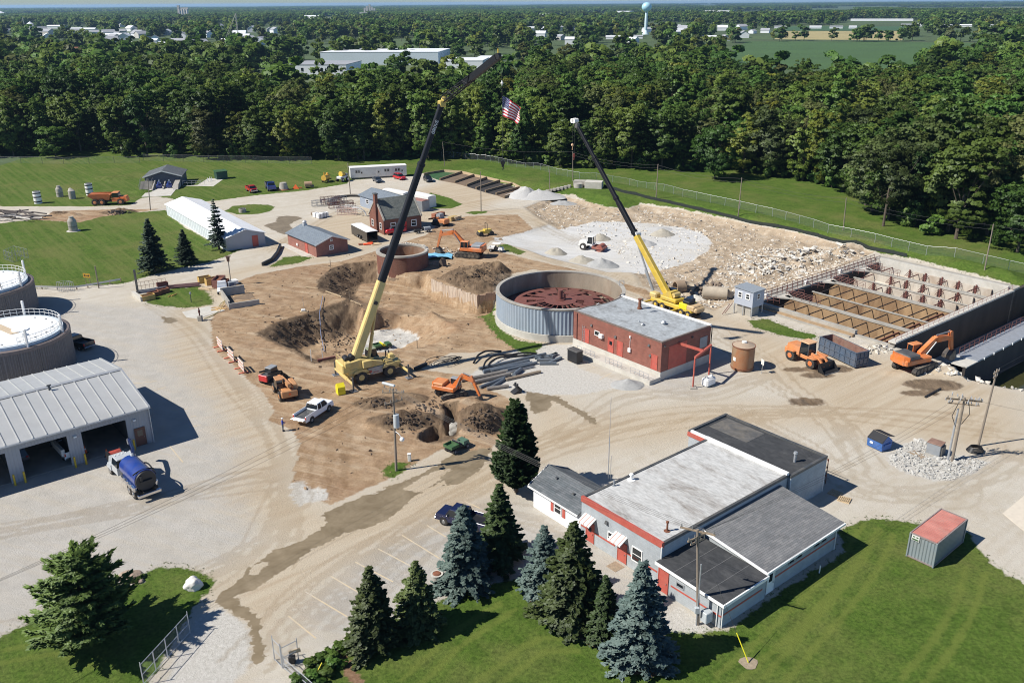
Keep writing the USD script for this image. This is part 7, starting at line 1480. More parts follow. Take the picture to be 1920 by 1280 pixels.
# timber sheeting wall
t=thing('timber_wall','retaining wall of pale upright timbers holding back the soil heap','retaining wall',(0,0,0));r5=random.Random(6);pm=[M('sheet_timber_%d'%k,c,.9,.25,2,.3,dirt=.4,dcol=(.22,.12,.07),stretch=(2,2,.4)) for k,c in enumerate(((.52,.43,.34),(.46,.37,.28),(.34,.22,.16)))]
for(a,b,n,lab) in((wall_line[0],wall_line[1],7,0),(wall_line[1],wall_line[2],10,0),(wall_line[2],wall_line[3],10,0),(wall_line[3],wall_line[4],9,2)):
    d=b-a;rz=math.atan2(d[1],d[0]);w=float(np.linalg.norm(d))/n
    for k in range(n):p=a+d*(k+.5)/n;zt_=.35+r5.uniform(-.12,.25);part(t,'timber',G().box((p[0],p[1],(zt_-3.2)/2),(w*.94,.16+r5.uniform(-.03,.03),zt_+3.2),rz=rz),pm[2 if lab==2 else r5.choice((0,0,1))])

# ------------------------------------------------------------------ drying beds, grey stone piles
BEDS=[(500,190),(640,240),(720,250)]
bedA=[W(*Z6(*q))[:2] for q in((-20,155),(100,195),(210,215),(300,240),(370,262),(440,285),(520,305),(580,328))]
bedB=[W(*Z6(*q))[:2] for q in((130,132),(265,142),(355,165),(450,185),(548,208),(645,230),(700,258),(735,285))]
TMB=M('bed_timber',(.22,.16,.10),.9,.3,1.2);BEDD=M('bed_soil_dark',(.035,.03,.028),.95,.4,.6);BEDB=M('bed_soil_brown',(.17,.12,.08),.95,.3,.6)
t=thing('drying_beds','row of long drying beds divided by timber walls, some filled black','drying bed',(0,0,0))
for k in range(8):
    g=G();bar(g,np.r_[bedA[k],.25],np.r_[bedB[k],.35],.35,.9);part(t,'timber_wall',g,TMB)
    if k<7:
        part(t,'bed',G().prism([bedA[k],bedA[k+1],bedB[k+1],bedB[k]],-.05,.12),BEDD if k in(3,4,5) else(GREENP if k==0 else BEDB));g=G();bar(g,np.r_[bedB[k],.4],np.r_[bedB[k+1],.4],.4,.7);part(t,'end_wall',g,PALW)
def heap(name,label,px,rx,ry,h,mat,seed,group=None,ang=0.0,dz=0.0):
    n,m=28,10;th=np.linspace(0,2*PI,n,endpoint=False);c=T(*px)+[0,0,dz];V=[]
    for i in range(m+1):
        q=i/m;V+=[(rx*q*math.cos(a),ry*q*math.sin(a),h*(1-q)**1.0*(1.12-.12*q)) for a in th]
    V=np.array(V);nzv=meshkit.fbm(np.c_[V[:,:2]*1.1+seed*9,V[:,2:]])-.5;rad=np.hypot(V[:,0]/rx,V[:,1]/ry);V[:,2]+=nzv*h*.8*(1-rad);V[:,:2]*=(1+.22*(meshkit.noise(np.c_[V[:,:2]/max(rx,ry)*2.2+seed*3,V[:,2:]*0])-.5))[:,None];V[:,2]-=.06*(rad>.95)
    idx=np.arange(n*(m+1)).reshape(m+1,n);f=np.stack([idx[:-1],np.roll(idx[:-1],-1,1),np.roll(idx[1:],-1,1),idx[1:]],-1).reshape(-1,4)[:,::-1]
    return single(name,label,'stone pile',G(60).raw(V,f).xf(c,ang),mat,group)
GRV=M('gravel_grey',(.33,.33,.32),.95,.15,3,.5);GRVT=M('gravel_tan',(.36,.33,.27),.95,.15,3,.5);GRVL=M('gravel_light',(.42,.415,.40),.95,.12,3,.5)
heap('stone_pile','pale grey stone pile at the end of the drying beds',Z6(740,310),5.5,5,2.4,GRVL,1);heap('stone_pile','wide pale grey stone pile beside the pole',Z6(840,315),7.5,5,1.7,GRVL,2);heap('stone_pile','low grey stone pile at the foot of the grass bank',Z6(1020,372),4,2.5,1.0,GRV,3)
for k,(x,y,rx,h,m,lb) in enumerate(((965,742,2.6,1.3,GRVT,'low tan gravel pile left of the drum roller'),(1300,635,2.4,1.3,GRVT,'gravel pile right behind the drum roller'),(1160,805,3.2,1.3,GRVT,'tan gravel pile below the roller, left of the grey one'),(1310,832,3.6,1.5,GRV,'grey gravel pile nearest the big round tank'),(1765,600,3.0,1.4,GRVT,'lone gravel pile at the far right of the stone floor'),(1610,672,3.4,1.3,GRVL,'gravel pile half behind the second crane boom'),(1745,560,3.4,.5,GRVL,'flat gravel pile behind the lone one'))):heap('gravel_pile',lb,Z6(x,y),rx,rx*.8,h,m,10+k)
heap('gravel_pile','small grey gravel pile on the tarmac below the loading dock',Y3(1085,885),2.4,1.8,.8,GRV,30);heap('stone_pile','white stone dust pile beside the concrete pipe',(1303,560),2.4,1.3,.7,BRK,31)
# concrete structure on the bank
l=T(*Z6(1255,248));t=thing('outfall_chamber','white concrete chamber with steps on the grass bank','concrete chamber',l,-.25);part(t,'block',G().bb((0,0,.8),(4.6,3.0,2.0),.05),CONCW);part(t,'block',G().bb((-4,1.6,.8),(3.6,2.2,1.5),.05),CONC);part(t,'well',G().cyl((-4.2,-.6,0),(-4.2,-.6,1.1),1.2,n=20),CONC);g=G()
for k in range(8):g.b(-7.2-k*.9,-6.3-k*.9,-1.2-k*.5,.3-k*.5,-.3-k*.1,.5-k*.17)
part(t,'steps',g,CONC,kind='stuff')

# ------------------------------------------------------------------ rubble, pipes
bankp=Polygon(bank).buffer(-1);bp_=Polygon(poly(None,[(1290,575),(1330,520),(1370,470),(1420,455),(1560,462),(1640,478),(1560,508),(1450,550),(1400,562),(1340,580)])).buffer(-.6);r7=random.Random(17);protos_ch=[]
for k in range(8):
    p=proto('chunk_%d'%k);part(p,'piece',chunk(1.0,r7,r7.uniform(.35,.7)),BRK if k<4 else BRK2,smooth=False);protos_ch.append(p)
stage.GetPrimAtPath('/World/prototypes')
cnt=0;minx,miny,maxx,maxy=bp_.bounds
ridge=LineString([W(1420,500)[:2],W(1500,470)[:2],W(1560,466)[:2],W(1625,476)[:2]])
while cnt<270:
    x,y=r7.uniform(minx,maxx),r7.uniform(miny,maxy);dr=ridge.distance(Point(x,y))
    if not bp_.contains(Point(x,y)) or r7.random()>.4+.6*math.exp(-(dr/5)**2):continue
    s=r7.uniform(.22,.6)*(1+.45*math.exp(-(dr/4)**2));copy_of(protos_ch[r7.randrange(4) if dr<5 or r7.random()<.4 else r7.randrange(8)],'rubble_chunk','broken pale concrete chunk in the rubble field beside the settling tanks','rubble',(x,y,zt(x,y)+s*.15+(.9*math.exp(-(dr/2.5)**2))*r7.random()),r7.uniform(0,6),(s*r7.uniform(.8,1.6),s,s),'rubble chunks');cnt+=1
g=G(False);g2_=G(False);bb_=Polygon(bank).bounds;k=0
while k<5200:
    x,y=r7.uniform(bb_[0],bb_[2]),r7.uniform(bb_[1],bb_[3])
    if not bankp.contains(Point(x,y)) or(r7.random()>.3 and not bp_.contains(Point(x,y))):continue
    ck=chunk(min(.55,.1+r7.expovariate(9)),r7,.6);ck.xf((x,y,zt(x,y)),r7.uniform(0,6));(g if k%5<2 else g2_).raw(*ck.mesh());k+=1
single('white_rubble','pale concrete bits strewn over the dug bank','rubble',g2_,BRK,smooth=False,kind='stuff')
single('rubble_stones','small tan stones strewn over the dug bank','rubble',g,BRK2,smooth=False,kind='stuff')
def ringpipe(label,px,R_,L,ang,tilt,mat,z=0):
    l=T(*px)+[0,0,z];t=thing('concrete_pipe',label,'pipe',l,ang);g=G(40).ring((0,0),R_*.84,R_,-L/2,L/2,28).xf((0,0,R_*abs(math.sin(tilt))+L/2*abs(math.cos(tilt))),ry=tilt);part(t,'barrel',g,mat)
PIP=M('pipe_concrete',(.42,.36,.28),.9,.2,1,.2,dirt=.3);ringpipe('large pale concrete pipe lying beside the grey hut',Z7(280,398),1.15,4.2,head(Z7(240,395),Z7(330,400)),PI/2,PIP);ringpipe('concrete pipe ring standing against the end of the large pipe',Z7(345,395),1.2,1.2,.4,.5,PIP);ringpipe('round concrete ring lying flat in the rubble',Z7(140,345),1.5,.7,0,.25,PIP);ringpipe('brown concrete pipe stub below the flat ring',Z7(95,362),1.1,1.8,.3,PI/2,M('brown_pipe',(.3,.22,.15),.9,.2))
g=G(False)
for k in range(60):ck=chunk(r7.uniform(.3,.8),r7,.6);p=T(*Z7(r7.uniform(10,330),r7.uniform(310,372)));ck.xf(p+[0,0,.2],r7.uniform(0,6));g.raw(*ck.mesh())
single('dark_rubble','darker broken lumps heaped behind the concrete pipes','rubble',g,M('dark_rubble',(.22,.17,.13),.95,.3,1.5,.4),smooth=False,kind='stuff')
g=G(False)
for k in range(46):ck=chunk(r7.uniform(.2,.5),r7,.6);p=T(*Z7(r7.uniform(1080,1220),r7.uniform(635,690)));ck.xf(p+[0,0,.1],r7.uniform(0,6));g.raw(*ck.mesh())
for k in range(40):ck=chunk(r7.uniform(.15,.5),r7,.6);p=T(*Z7(r7.uniform(1380,1620),r7.uniform(745,800)));ck.xf(p+[0,0,.1],r7.uniform(0,6));g.raw(*ck.mesh())
single('broken_concrete','white broken concrete lumps around the orange excavator by the basin','rubble',g,BRK,smooth=False,kind='stuff')
# stone island
t_is=Polygon(poly(Y5,[(310,560),(385,508),(480,472),(560,515),(640,560),(800,588),(840,605),(770,655),(640,700),(540,695),(400,655),(320,610)]));g=G(False);bb_=t_is.bounds;k=0
while k<1900:
    x,y=r7.uniform(bb_[0],bb_[2]),r7.uniform(bb_[1],bb_[3])
    if not t_is.contains(Point(x,y)):continue
    ck=chunk(.05+r7.expovariate(14),r7,.7);ck.xf((x,y,zt(x,y)+.02),r7.uniform(0,6));g.raw(*ck.mesh());k+=1
single('island_stones','white riprap stones of the island around the two poles','stones',g,M('white_riprap',(.43,.42,.39),.95,.25,3),smooth=False,kind='stuff')
# pipes and hoses by the pump building
PVC=M('slate_pipe',(.10,.125,.155),.5,.15,1,dirt=.2);PVG=M('grey_brown_pipe',(.22,.20,.18),.7,.2);d_=head(Y3(170,750),Y3(420,695))
for k,(x,y,L,r,m,da,lb) in enumerate(((300,727,11,.2,PVC,0,'longest dark blue-grey pipe of the pipe yard'),(255,765,7.5,.26,PVC,.03,'dark pipe just below the longest one'),(290,768,6.5,.24,PVC,-.05,'dark pipe third down in the pipe yard'),(340,770,6.0,.22,PVC,.04,'thin dark pipe right of the dark bundle'),(350,785,4.5,.15,STEEL,.0,'short grey pipe below the dark bundle'),(105,830,7.0,.25,PVG,-.05,'brown-grey pipe at the upper left of the lower bundle'),(150,850,6.0,.28,PVG,0,'grey pipe second in the lower bundle'),(160,875,4.5,.22,PVC,.25,'short dark pipe in the lower bundle'),(190,885,3.5,.22,PVC,.5,'slanting short dark pipe of the lower bundle'),(195,910,3.0,.24,PVG,-.2,'short grey pipe nearest the soil heap'),(370,828,5.5,.22,M('tan_pipe',(.28,.22,.16),.7,.2),.0,'tan pipe lying right of the lower bundle'),(330,808,2.2,.3,PVC,.6,'stubby dark pipe between the bundles'))):
    l=T(*Y3(x,y));d=np.array([math.cos(d_+da),math.sin(d_+da),0])*L/2;single('pipe_length',lb,'pipe',G().cyl(l-d+[0,0,r],l+d+[0,0,r],r,n=10),m)
for k,(x,y,L) in enumerate(((510,705,2.6),(540,695,3.2),(515,722,2.2),(590,722,2.6),(540,745,2.4),(575,690,2.0))):l=T(*Y3(x,y));d=np.array([math.cos(d_+.1*k),math.sin(d_+.1*k),0])*L/2;single('short_beam','short grey beam lying on the pale gravel by the black cabinet','beam',G().box(l+[0,0,.2],(L,.4,.36),rz=d_+(.1*k if k%2 else-.5)),PVC,'short grey beams by the cabinet')
for k,(pts,lb) in enumerate(((((30,740),(60,700),(110,672),(170,658),(220,662)),'black hose arching at the left of the pipe yard'),(((90,790),(110,745),(160,705),(230,685),(330,682)),'long black hose curving above the pipes'),(((120,800),(140,750),(200,715),(280,695),(450,685)),'black hose running along the longest pipe'),(((230,700),(320,690),(400,684),(465,678)),'thick black hose ending near the grass'))):
    single('black_hose',lb,'hose',G(60).tube(curve([T(*Y3(*q))+[0,0,.2+(.3 if 0<i<3 else 0)] for i,q in enumerate(pts)],44),.14,8),BLACK)
g=G();c=T(*Y2(1390,165));
for k in range(5):g.tube([c+[(2.3-.25*k)*math.cos(a)+.4*k,(1.1+.12*k)*math.sin(a+.3*k),.15+.06*k+.5*max(0,math.sin(a+k))] for a in np.linspace(-.6-.3*k,3.4+.35*k,30)],.05,5)
single('hose_coil','coil of thin black hose right of the cream crane','hose',g,BLACK);g=G();bar(g,T(*Y2(1190,215))+[0,0,.2],T(*Y2(1280,180))+[0,0,.3],.4,.35);single('black_pipe','fat black pipe with a yellow end beside the crane outrigger','pipe',g,BLACK)
g=G();bar(g,T(*Z7(1395,920))+[0,0,.15],T(*Z7(1478,875))+[0,0,.15],.18,.18);single('black_beam','black beam lying on the oily ground below the orange excavator','beam',g,BLACK)
l=T(*Y3(320,935));t=thing('digger_bucket','black spare digger bucket lying by the soil heap','bucket',l,.5);part(t,'shell',G().ext([(-.6,0),(.5,0),(.7,.5),(.1,1.1),(-.2,1.0),(.2,.5),(-.5,.15)],-.5,.5),BLACK);part(t,'ears',G().b(-.1,.2,-.3,-.22,1.0,1.35).b(-.1,.2,.22,.3,1.0,1.35),DKGREY)
# yellow box, person, barricades, cones, bollards
l=T(639,737);t=thing('yellow_box','bright yellow box with a sloped top beside the cream crane','box',l,SITE-.2);part(t,'body',G().hull([(x,y,z) for x in(-.5,.5) for y,z in((-.55,0),(.55,0),(-.55,1.05),(.55,1.05),(0,1.5))]),BYEL);part(t,'seam',G().b(-.51,.51,-.56,.56,.55,.58),M('seam_ochre',(.45,.36,.02),.6,.1))
# barricades: three planks on feet
pb=proto('barricade_kind');BWH=M('barricade_white',(.72,.70,.66),.6,.06);BOR=M('barricade_orange',(.68,.20,.12),.6,.1)
for z in(.45,.95,1.45):
    p_=part(pb,'plank',G().bb((0,0,z),(2.6,.06,.3),.01),BWH)
    for k in range(6):part(p_,'stripe',G().hull([(-1.15+k*.42+a,y,z+b) for a,b in((0,-.13),(.2,-.13),(.1,.13),(.3,.13)) for y in(-.036,.036)]),BOR)
for x in(-1.0,1.0):part(pb,'upright',G().b(x-.04,x+.04,.04,.12,0,1.65),BWH);part(pb,'foot',G().bb((x,0,.08),(.18,1.5,.14),.04),BOR)
bl=[Z8(q,y) for q,y in((12,655),(88,735),(165,808),(235,885))]
for k in range(3):copy_of(pb,'barricade',('white striped plank barricade farthest from the telehandler','middle plank barricade of the row of three','plank barricade nearest to the track loader')[k],'barricade',*put(bl[k],bl[k+1]),group='barricades beside the lot')
pc=proto('cone_kind');part(pc,'body',G().cyl((0,0,.04),(0,0,.8),.19,.04,n=16),CONEO);part(pc,'collar',G().cyl((0,0,.42),(0,0,.58),.118,.085,n=16),WHITE);part(pc,'base',G().bb((0,0,.03),(.46,.46,.06),.02),BLACK)
for px,lb in((Y1(428,985),'orange cone in the garage bay mouth beside the white truck'),(Y1(537,1000),'orange cone standing in front of the vacuum truck')):copy_of(pc,'traffic_cone',lb,'traffic cone',T(*px),0,1.15)
pbl=proto('bollard_kind');part(pbl,'post',G().cyl((0,0,0),(0,0,1.25),.11,n=12).ball((0,0,1.25),.11,1),M('bollard_yellow',(.55,.38,.03),.5,.1))
fg=frame(W(*Y1(733,735),5.0)[:2],SITE)
for k,x in enumerate((-2.3,-7.6,-8.7,-13.8,-14.8,-20.2)):copy_of(pbl,'bollard',('yellow bollard next to the brown garage door','yellow bollard right of the pair between the empty bay and the truck bay','yellow bollard left of the pair between the empty bay and the truck bay','yellow bollard right of the pair left of the white truck','yellow bollard left of the pair left of the white truck','yellow bollard at the bottom left corner of the garage')[k],'bollard',fg(x,-.7,0),0,None,'garage bollards')
# ------------------------------------------------------------------ trees
def leafmat(name,c1,c2,tr=.38,vary=.25):
    c1,c2=np.array(c1),np.array(c2)
    nd={'at':('attribute',{'attribute':'tone'}),'oi':('object_info',{}),'ad':('math',{'math_type':'multiply_add','value2':.55}),'ml':('math',{'math_type':'multiply','value2':.45}),
          'r':('rgb_ramp',{'ramp':[(0,c1*.62),(.5,(c1+c2)/2),(1,c2*1.12)]}),'hs':('hsv',{'hue':.5,'saturation':1.0}),'hm':('math',{'math_type':'multiply_add','value2':.05,'value3':.476}),'vm':('math',{'math_type':'multiply_add','value2':vary*2,'value3':1-vary}),
          'wn':('white_noise_texture',{'dimensions':'1D'}),'d':('diffuse_bsdf',{}),'t':('translucent_bsdf',{}),'g':('glossy_bsdf',{'roughness':.5,'color':(.6,.65,.6)}),'m':('mix_closure',{'fac':tr}),'m2':('mix_closure',{'fac':.03})}
    ln=[('oi.random','ml.value1'),('at.fac','ad.value1'),('ml.value','ad.value3'),('ad.value','r.fac'),('r.color','hs.color'),('oi.random','wn.w'),('wn.value','hm.value1'),('hm.value','hs.hue'),('oi.random','vm.value1'),('vm.value','hs.value'),
          ('hs.color','d.color'),('hs.color','t.color'),('d.BSDF','m.closure1'),('t.BSDF','m.closure2'),('m.closure','m2.closure1'),('g.BSDF','m2.closure2')]
    return usdkit.material(stage,'/World/Looks/'+name,nd,ln,surface='m2.closure')
BARK=M('bark',(.10,.078,.058),.95,.3,2,.3)
L_DK=leafmat('leaves_dark',(.055,.105,.02),(.108,.172,.034));L_MD=leafmat('leaves_mid',(.058,.112,.019),(.125,.192,.037));L_YL=leafmat('leaves_light',(.085,.125,.02),(.165,.20,.038));L_OL=leafmat('leaves_olive',(.068,.09,.026),(.125,.145,.046));L_YY=leafmat('leaves_yellow',(.13,.15,.022),(.22,.235,.036))
N_GR=leafmat('needles_green',(.040,.066,.020),(.088,.122,.04),.12,.1);N_BL=leafmat('needles_blue',(.06,.095,.082),(.13,.178,.155),.1,.1);N_DK=leafmat('needles_dark',(.017,.044,.012),(.042,.082,.02),.12,.1);N_PN=leafmat('needles_pine',(.062,.128,.03),(.15,.235,.06),.15,.1);N_LG=leafmat('needles_grey',(.042,.068,.046),(.085,.12,.085),.12,.1)
def leafmesh(parent,name,V,F,N,tone,mat,kind=None):
    m=UsdGeom.Mesh.Define(stage,numbered(ppath(parent)+'/'+name))
    m.CreatePointsAttr(Vt.Vec3fArray.FromNumpy(V.astype(np.float32)));m.CreateFaceVertexCountsAttr(Vt.IntArray.FromNumpy(np.full(len(F),F.shape[1],np.int32)));m.CreateFaceVertexIndicesAttr(Vt.IntArray.FromNumpy(F.astype(np.int32).ravel()));m.CreateSubdivisionSchemeAttr('none')
    if N is not None:m.CreateNormalsAttr(Vt.Vec3fArray.FromNumpy(N.astype(np.float32)));m.SetNormalsInterpolation('vertex')
    UsdGeom.PrimvarsAPI(m).CreatePrimvar('tone',Sdf.ValueTypeNames.FloatArray,'vertex').Set(Vt.FloatArray.FromNumpy(tone.astype(np.float32)))
    UsdShade.MaterialBindingAPI.Apply(m.GetPrim()).Bind(mat);return tag(m.GetPrim(),None,None,None,kind)
def leaf_cloud(r,C,rad,n,size,crown_c,flat=.8):
    """n leaf quads round each clump centre C"""
    k=len(C);d=r.normal(size=(k,n,3));d/=np.linalg.norm(d,axis=2,keepdims=True);d[...,2]=np.abs(d[...,2])*.85+d[...,2]*.15
    q=r.uniform(.55,1.08,(k,n,1));P=C[:,None]+d*q*rad[:,None,None]*np.array([1,1,flat])
    out=P-crown_c;out/=np.linalg.norm(out,axis=2,keepdims=True)+1e-6
    nn=d*.6+out*.45+r.normal(size=d.shape)*.6;nn/=np.linalg.norm(nn,axis=2,keepdims=True)
    a=np.cross(nn,r.normal(size=nn.shape));a/=np.linalg.norm(a,axis=2,keepdims=True);b=np.cross(nn,a);s=size*r.uniform(.6,1.3,(k,n,1))/2;a,b=a*s,b*s*.75
    V=np.stack([P-a-b,P+a-b*.6,P+a*.8+b,P-a*.7+b*.9],2).reshape(-1,3)
    sn=d*.5+out*.75+nn*.4;sn/=np.linalg.norm(sn,axis=2,keepdims=True)
    tone=np.clip(np.repeat(r.uniform(.1,.9,(k,1)),n,1)+r.normal(0,.16,(k,n)),0,1)
    return V,np.arange(len(V)).reshape(-1,4),np.repeat(sn.reshape(-1,3),4,0),np.repeat(tone.ravel(),4)
def broadleaf(name,seed,H,R,mat,ncl=210,nl=58,size=.54,low=.07,lobes=7,limbs=True):
    r=np.random.default_rng(seed);p=proto(name);cz=H*(low+1)/2;hz=H*(1-low)/2
    lc=np.c_[r.uniform(-.5,.5,(lobes,2))*R,np.linspace(-.6,.62,lobes)*hz+cz];lr=r.uniform(.42,.68,lobes)*R
    pick=r.integers(0,lobes,ncl);d=r.normal(size=(ncl,3));d/=np.linalg.norm(d,axis=1,keepdims=True)
    C=lc[pick]+d*(lr[pick]*r.uniform(.3,1.1,ncl))[:,None]*np.array([1,1,hz/R*.8]);C[:,2]=np.clip(C[:,2],H*low,H*.97)
    rad=r.uniform(.07,.17,ncl)*R*(1.25 if ncl>60 else 1.9)
    leafmesh(p,'crown',*leaf_cloud(r,C,rad,nl,size,np.array([0,0,cz-hz*.4])),mat)
    g=G(40).cyl((0,0,-.3),(r.uniform(-.2,.2),r.uniform(-.2,.2),H*.45),.028*H*.6,.016*H*.6,n=7)
    if limbs:
        for k in r.choice(ncl,min(12,ncl),False):z0=H*r.uniform(.2,.45);g.cyl((0,0,z0),C[k],.11,.03,n=4,cap=False)
    part(p,'trunk',g,BARK);return p
def conifer(name,seed,H,R,mat,whorls=44,nb=13,tufts=17,droop=.25,base=.06,power=.85,tl=.36,tw=.14,rag=.22,lift=0.0,three=4):
    r=np.random.default_rng(seed);p=proto(name);P,D,Wd=[],[],[];g=G().cyl((0,0,-.2),(0,0,H*.97),.022*H,.02,n=7)
    for i in range(whorls):
        q=base+(1-base)*(i+r.uniform(-.3,.3))/whorls;z=q*H
        for k in range(max(4,int(nb*(1.1-q*.6)))):
            a=r.uniform(0,2*PI);L=R*max(0.04,1-q)**power*r.uniform(1-rag*1.6,1+rag)*(.75 if r.random()<rag else 1)*(1+rag*(.6*math.sin(2*a+seed)+.5*math.sin(9*q+3*a+seed)));dv_=np.array([math.cos(a),math.sin(a),0])
            n=max(3,int(tufts*(L/R)**.7));s=np.linspace(.12,1,n)**.75;up=lift*(1-q)+.35*q
            c=dv_*(s*L)[:,None];c[:,2]=z+s*L*up-droop*L*s**1.4+.10*L*s**3
            side=np.array([-dv_[1],dv_[0],0]);
            for t_ in range(three):
                sp=r.uniform(-1,1,(n,1))*(1.05-s[:,None])*.34*L+r.normal(0,.04,(n,1));P.append(c+side*sp+r.normal(0,.035,(n,3)))
                dd=dv_*.75+side*r.uniform(-1,1,(n,1))*.9+np.array([0,0,1])*r.uniform(-.25,.4+lift*.6,(n,1));D.append(dd/np.linalg.norm(dd,axis=1,keepdims=True))
            if L>.5 and r.random()<.5:g.cyl((0,0,z),c[-1]*[.8,.8,1],.025,.01,n=3,cap=False)
    P,D=np.vstack(P),np.vstack(D);n=len(P);u=np.cross(D,np.array([0,0,1.0])+r.normal(0,.5,(n,3)));u/=np.linalg.norm(u,axis=1,keepdims=True)
    l=tl*r.uniform(.6,1.25,(n,1));w=tw*r.uniform(.7,1.2,(n,1))
    V=np.stack([P-D*l*.35-u*w*.4,P+D*l*.1-u*w,P+D*l*.65,P+D*l*.1+u*w],1).reshape(-1,3)
    out=P*[1,1,0];out/=np.linalg.norm(out,axis=1,keepdims=True)+1e-6;nn=np.cross(D,u);nn*=np.sign((nn*(out*.5+[0,0,.8])).sum(1,keepdims=True));sn=nn*.5+out*.55+[0,0,.45];sn/=np.linalg.norm(sn,axis=1,keepdims=True)
    F=np.arange(4*n).reshape(-1,4);e1,e2=V[F[:,1]]-V[F[:,0]],V[F[:,2]]-V[F[:,0]];fl=(np.cross(e1,e2)*sn).sum(1)<0;F[fl]=F[fl][:,::-1]
    tone=np.clip(meshkit.noise(P*1.3+seed)*.9+r.normal(0,.15,n),0,1)
    leafmesh(p,'crown',V,F,np.repeat(sn,4,0),np.repeat(tone,4),mat);part(p,'trunk',g,BARK);return p
cp={'g1':conifer('spruce_green_a',1,8,2.35,N_GR),'g2':conifer('spruce_green_b',2,8,2.9,N_GR,rag=.2),'b1':conifer('spruce_blue_a',3,8,2.5,N_BL,power=.75),'b2':conifer('spruce_blue_b',4,8,2.6,N_BL,rag=.18),'a':conifer('cypress_dark',5,11,2.75,N_DK,whorls=52,nb=15,droop=-.1,lift=.55,power=.52,rag=.1,tl=.4,tw=.14),
      'p':conifer('pine_broad',6,7.6,4.1,N_PN,whorls=24,nb=12,tufts=22,droop=.08,lift=.42,power=.44,rag=.2,tl=.55,tw=.1,three=7,base=.06),'d1':conifer('spruce_dark',7,10,2.7,N_LG,rag=.2,base=.1),'d2':conifer('spruce_sparse',8,10,2.7,N_LG,whorls=26,rag=.34,base=.12,nb=10)}
def conif(kind,label,px,ptop,rz,wide=1.0,H0=8.0):
    l=T(*px);lo,hi=1.0,30.0
    for _ in range(40):
        m_=(lo+hi)/2
        if pixel(l+[0,0,m_])[1]>ptop:lo=m_
        else:hi=m_
    s=lo/H0;copy_of(cp[kind],'conifer_tree',label,'conifer',l,rz,(s*wide,s*wide,s))
conif('a','tall dense dark evergreen beside the white cottage wing',(968,922),752,.3,1.02,11)
conif('g1','green spruce between the big blue spruce and the cottage',(938,1048),906,1.1,1.12);conif('b1','blue spruce hiding the back of the navy pickup',(872,1095),948,2.0,1.08)
conif('g1','green spruce at the left end of the front row by the parking lot',(703,1212),1060,.5,1.0);conif('g2','broad green spruce to the right of the leftmost front spruce',(785,1178),1052,2.6,.98)
conif('b2','blue spruce at the left of the clump by the lawn edge',(1020,1112),985,.9,1.02);conif('g2','tall green spruce in the clump in front of the awnings',(1072,1160),980,3.3,.95);conif('g1','small green spruce between the tall green and the big blue one',(1132,1190),1078,4.0,.95);conif('b2','largest pale blue spruce next to the utility pole on the lawn corner',(1196,1240),1052,5.0,.98)
conif('p','broad bushy pine on the lower left lawn',(172,1198),1038,.7,1.0,7.6)
conif('d1','tallest dark spruce left on the mown lawn',(291,510),410,.4,1.05,10);conif('d1','smaller dark spruce in the middle of the lawn trio',(350,495),430,2.2,1.25,10);conif('d2','sparse dark spruce in front of the white barn',(411,468),373,1.4,.95,10)
# broadleaf kinds
bl_k={'dark':[broadleaf('oak_dark_a',11,20,6.4,L_DK),broadleaf('oak_dark_b',12,22,5.6,L_DK,lobes=6)],'mid':[broadleaf('maple_mid_a',13,20,6.8,L_MD),broadleaf('maple_mid_b',14,21,5.8,L_MD,lobes=6),broadleaf('maple_mid_c',15,18,6.6,L_MD,lobes=4)],'light':[broadleaf('poplar_light',16,20,6.2,L_YL)],'olive':[broadleaf('elm_olive',17,19,6.8,L_OL,lobes=6,nl=50)],'yellow':[broadleaf('ash_yellow',18,18,5.5,L_YY)]}
lo_k=[broadleaf('far_crown_a',21,13,5.2,L_DK,22,22,1.6,.1,4,False),broadleaf('far_crown_b',22,12,5.6,L_MD,22,22,1.6,.1,5,False),broadleaf('far_crown_c',23,14,4.8,L_MD,20,22,1.6,.1,4,False),broadleaf('far_crown_d',24,12,5.0,L_OL,20,22,1.6,.1,4,False),broadleaf('far_crown_e',25,12,5.2,L_YL,18,22,1.6,.1,4,False)]
bush=broadleaf('bush_kind',26,3.0,2.2,L_MD,26,40,.5,.0,4,False)
tr_=random.Random(99)
front=[(-60,300),(0,292),(40,296),(95,288),(130,283),(205,286),(240,296),(330,297),(420,299),(520,301),(600,303),(680,301),(760,299),(840,296),(900,300),(960,309),(1020,314),(1080,318),(1150,314),(1220,320),(1290,324),(1350,322),(1420,330),(1480,338),(1530,344),(1570,358),(1640,392),(1700,424),(1760,448),(1840,462),(1960,480)]
fl=[W(*q)[:2] for q in front];spots=[]
for a,b in zip(fl[:-1],fl[1:]):
    d=float(np.linalg.norm(b-a));n=max(1,int(d/6.5))
    for k in range(n):p=a+(b-a)*(k+tr_.uniform(.2,.8))/n;spots.append((p[0]+tr_.uniform(-2,2),p[1]+tr_.uniform(0,5),tr_.uniform(.72,1.05)))
depth_lim=lambda px:float(np.interp(px,[0,480,540,940,990,1360,1420,1640,1720,1920],[520,500,430,430,480,500,425,425,480,560]))
fpoly=Polygon([tuple(p) for p in fl]+[(330,560),(230,620),(-280,620),(-330,420)]).buffer(-3)
cell={}
def free(x,y,d):
    i,j=int(x//8),int(y//8)
    for a in(-1,0,1):
        for b in(-1,0,1):
            for q in cell.get((i+a,j+b),()):
                if(q[0]-x)**2+(q[1]-y)**2<d*d:return False
    cell.setdefault((i,j),[]).append((x,y));return True
for s in spots:free(s[0],s[1],0)
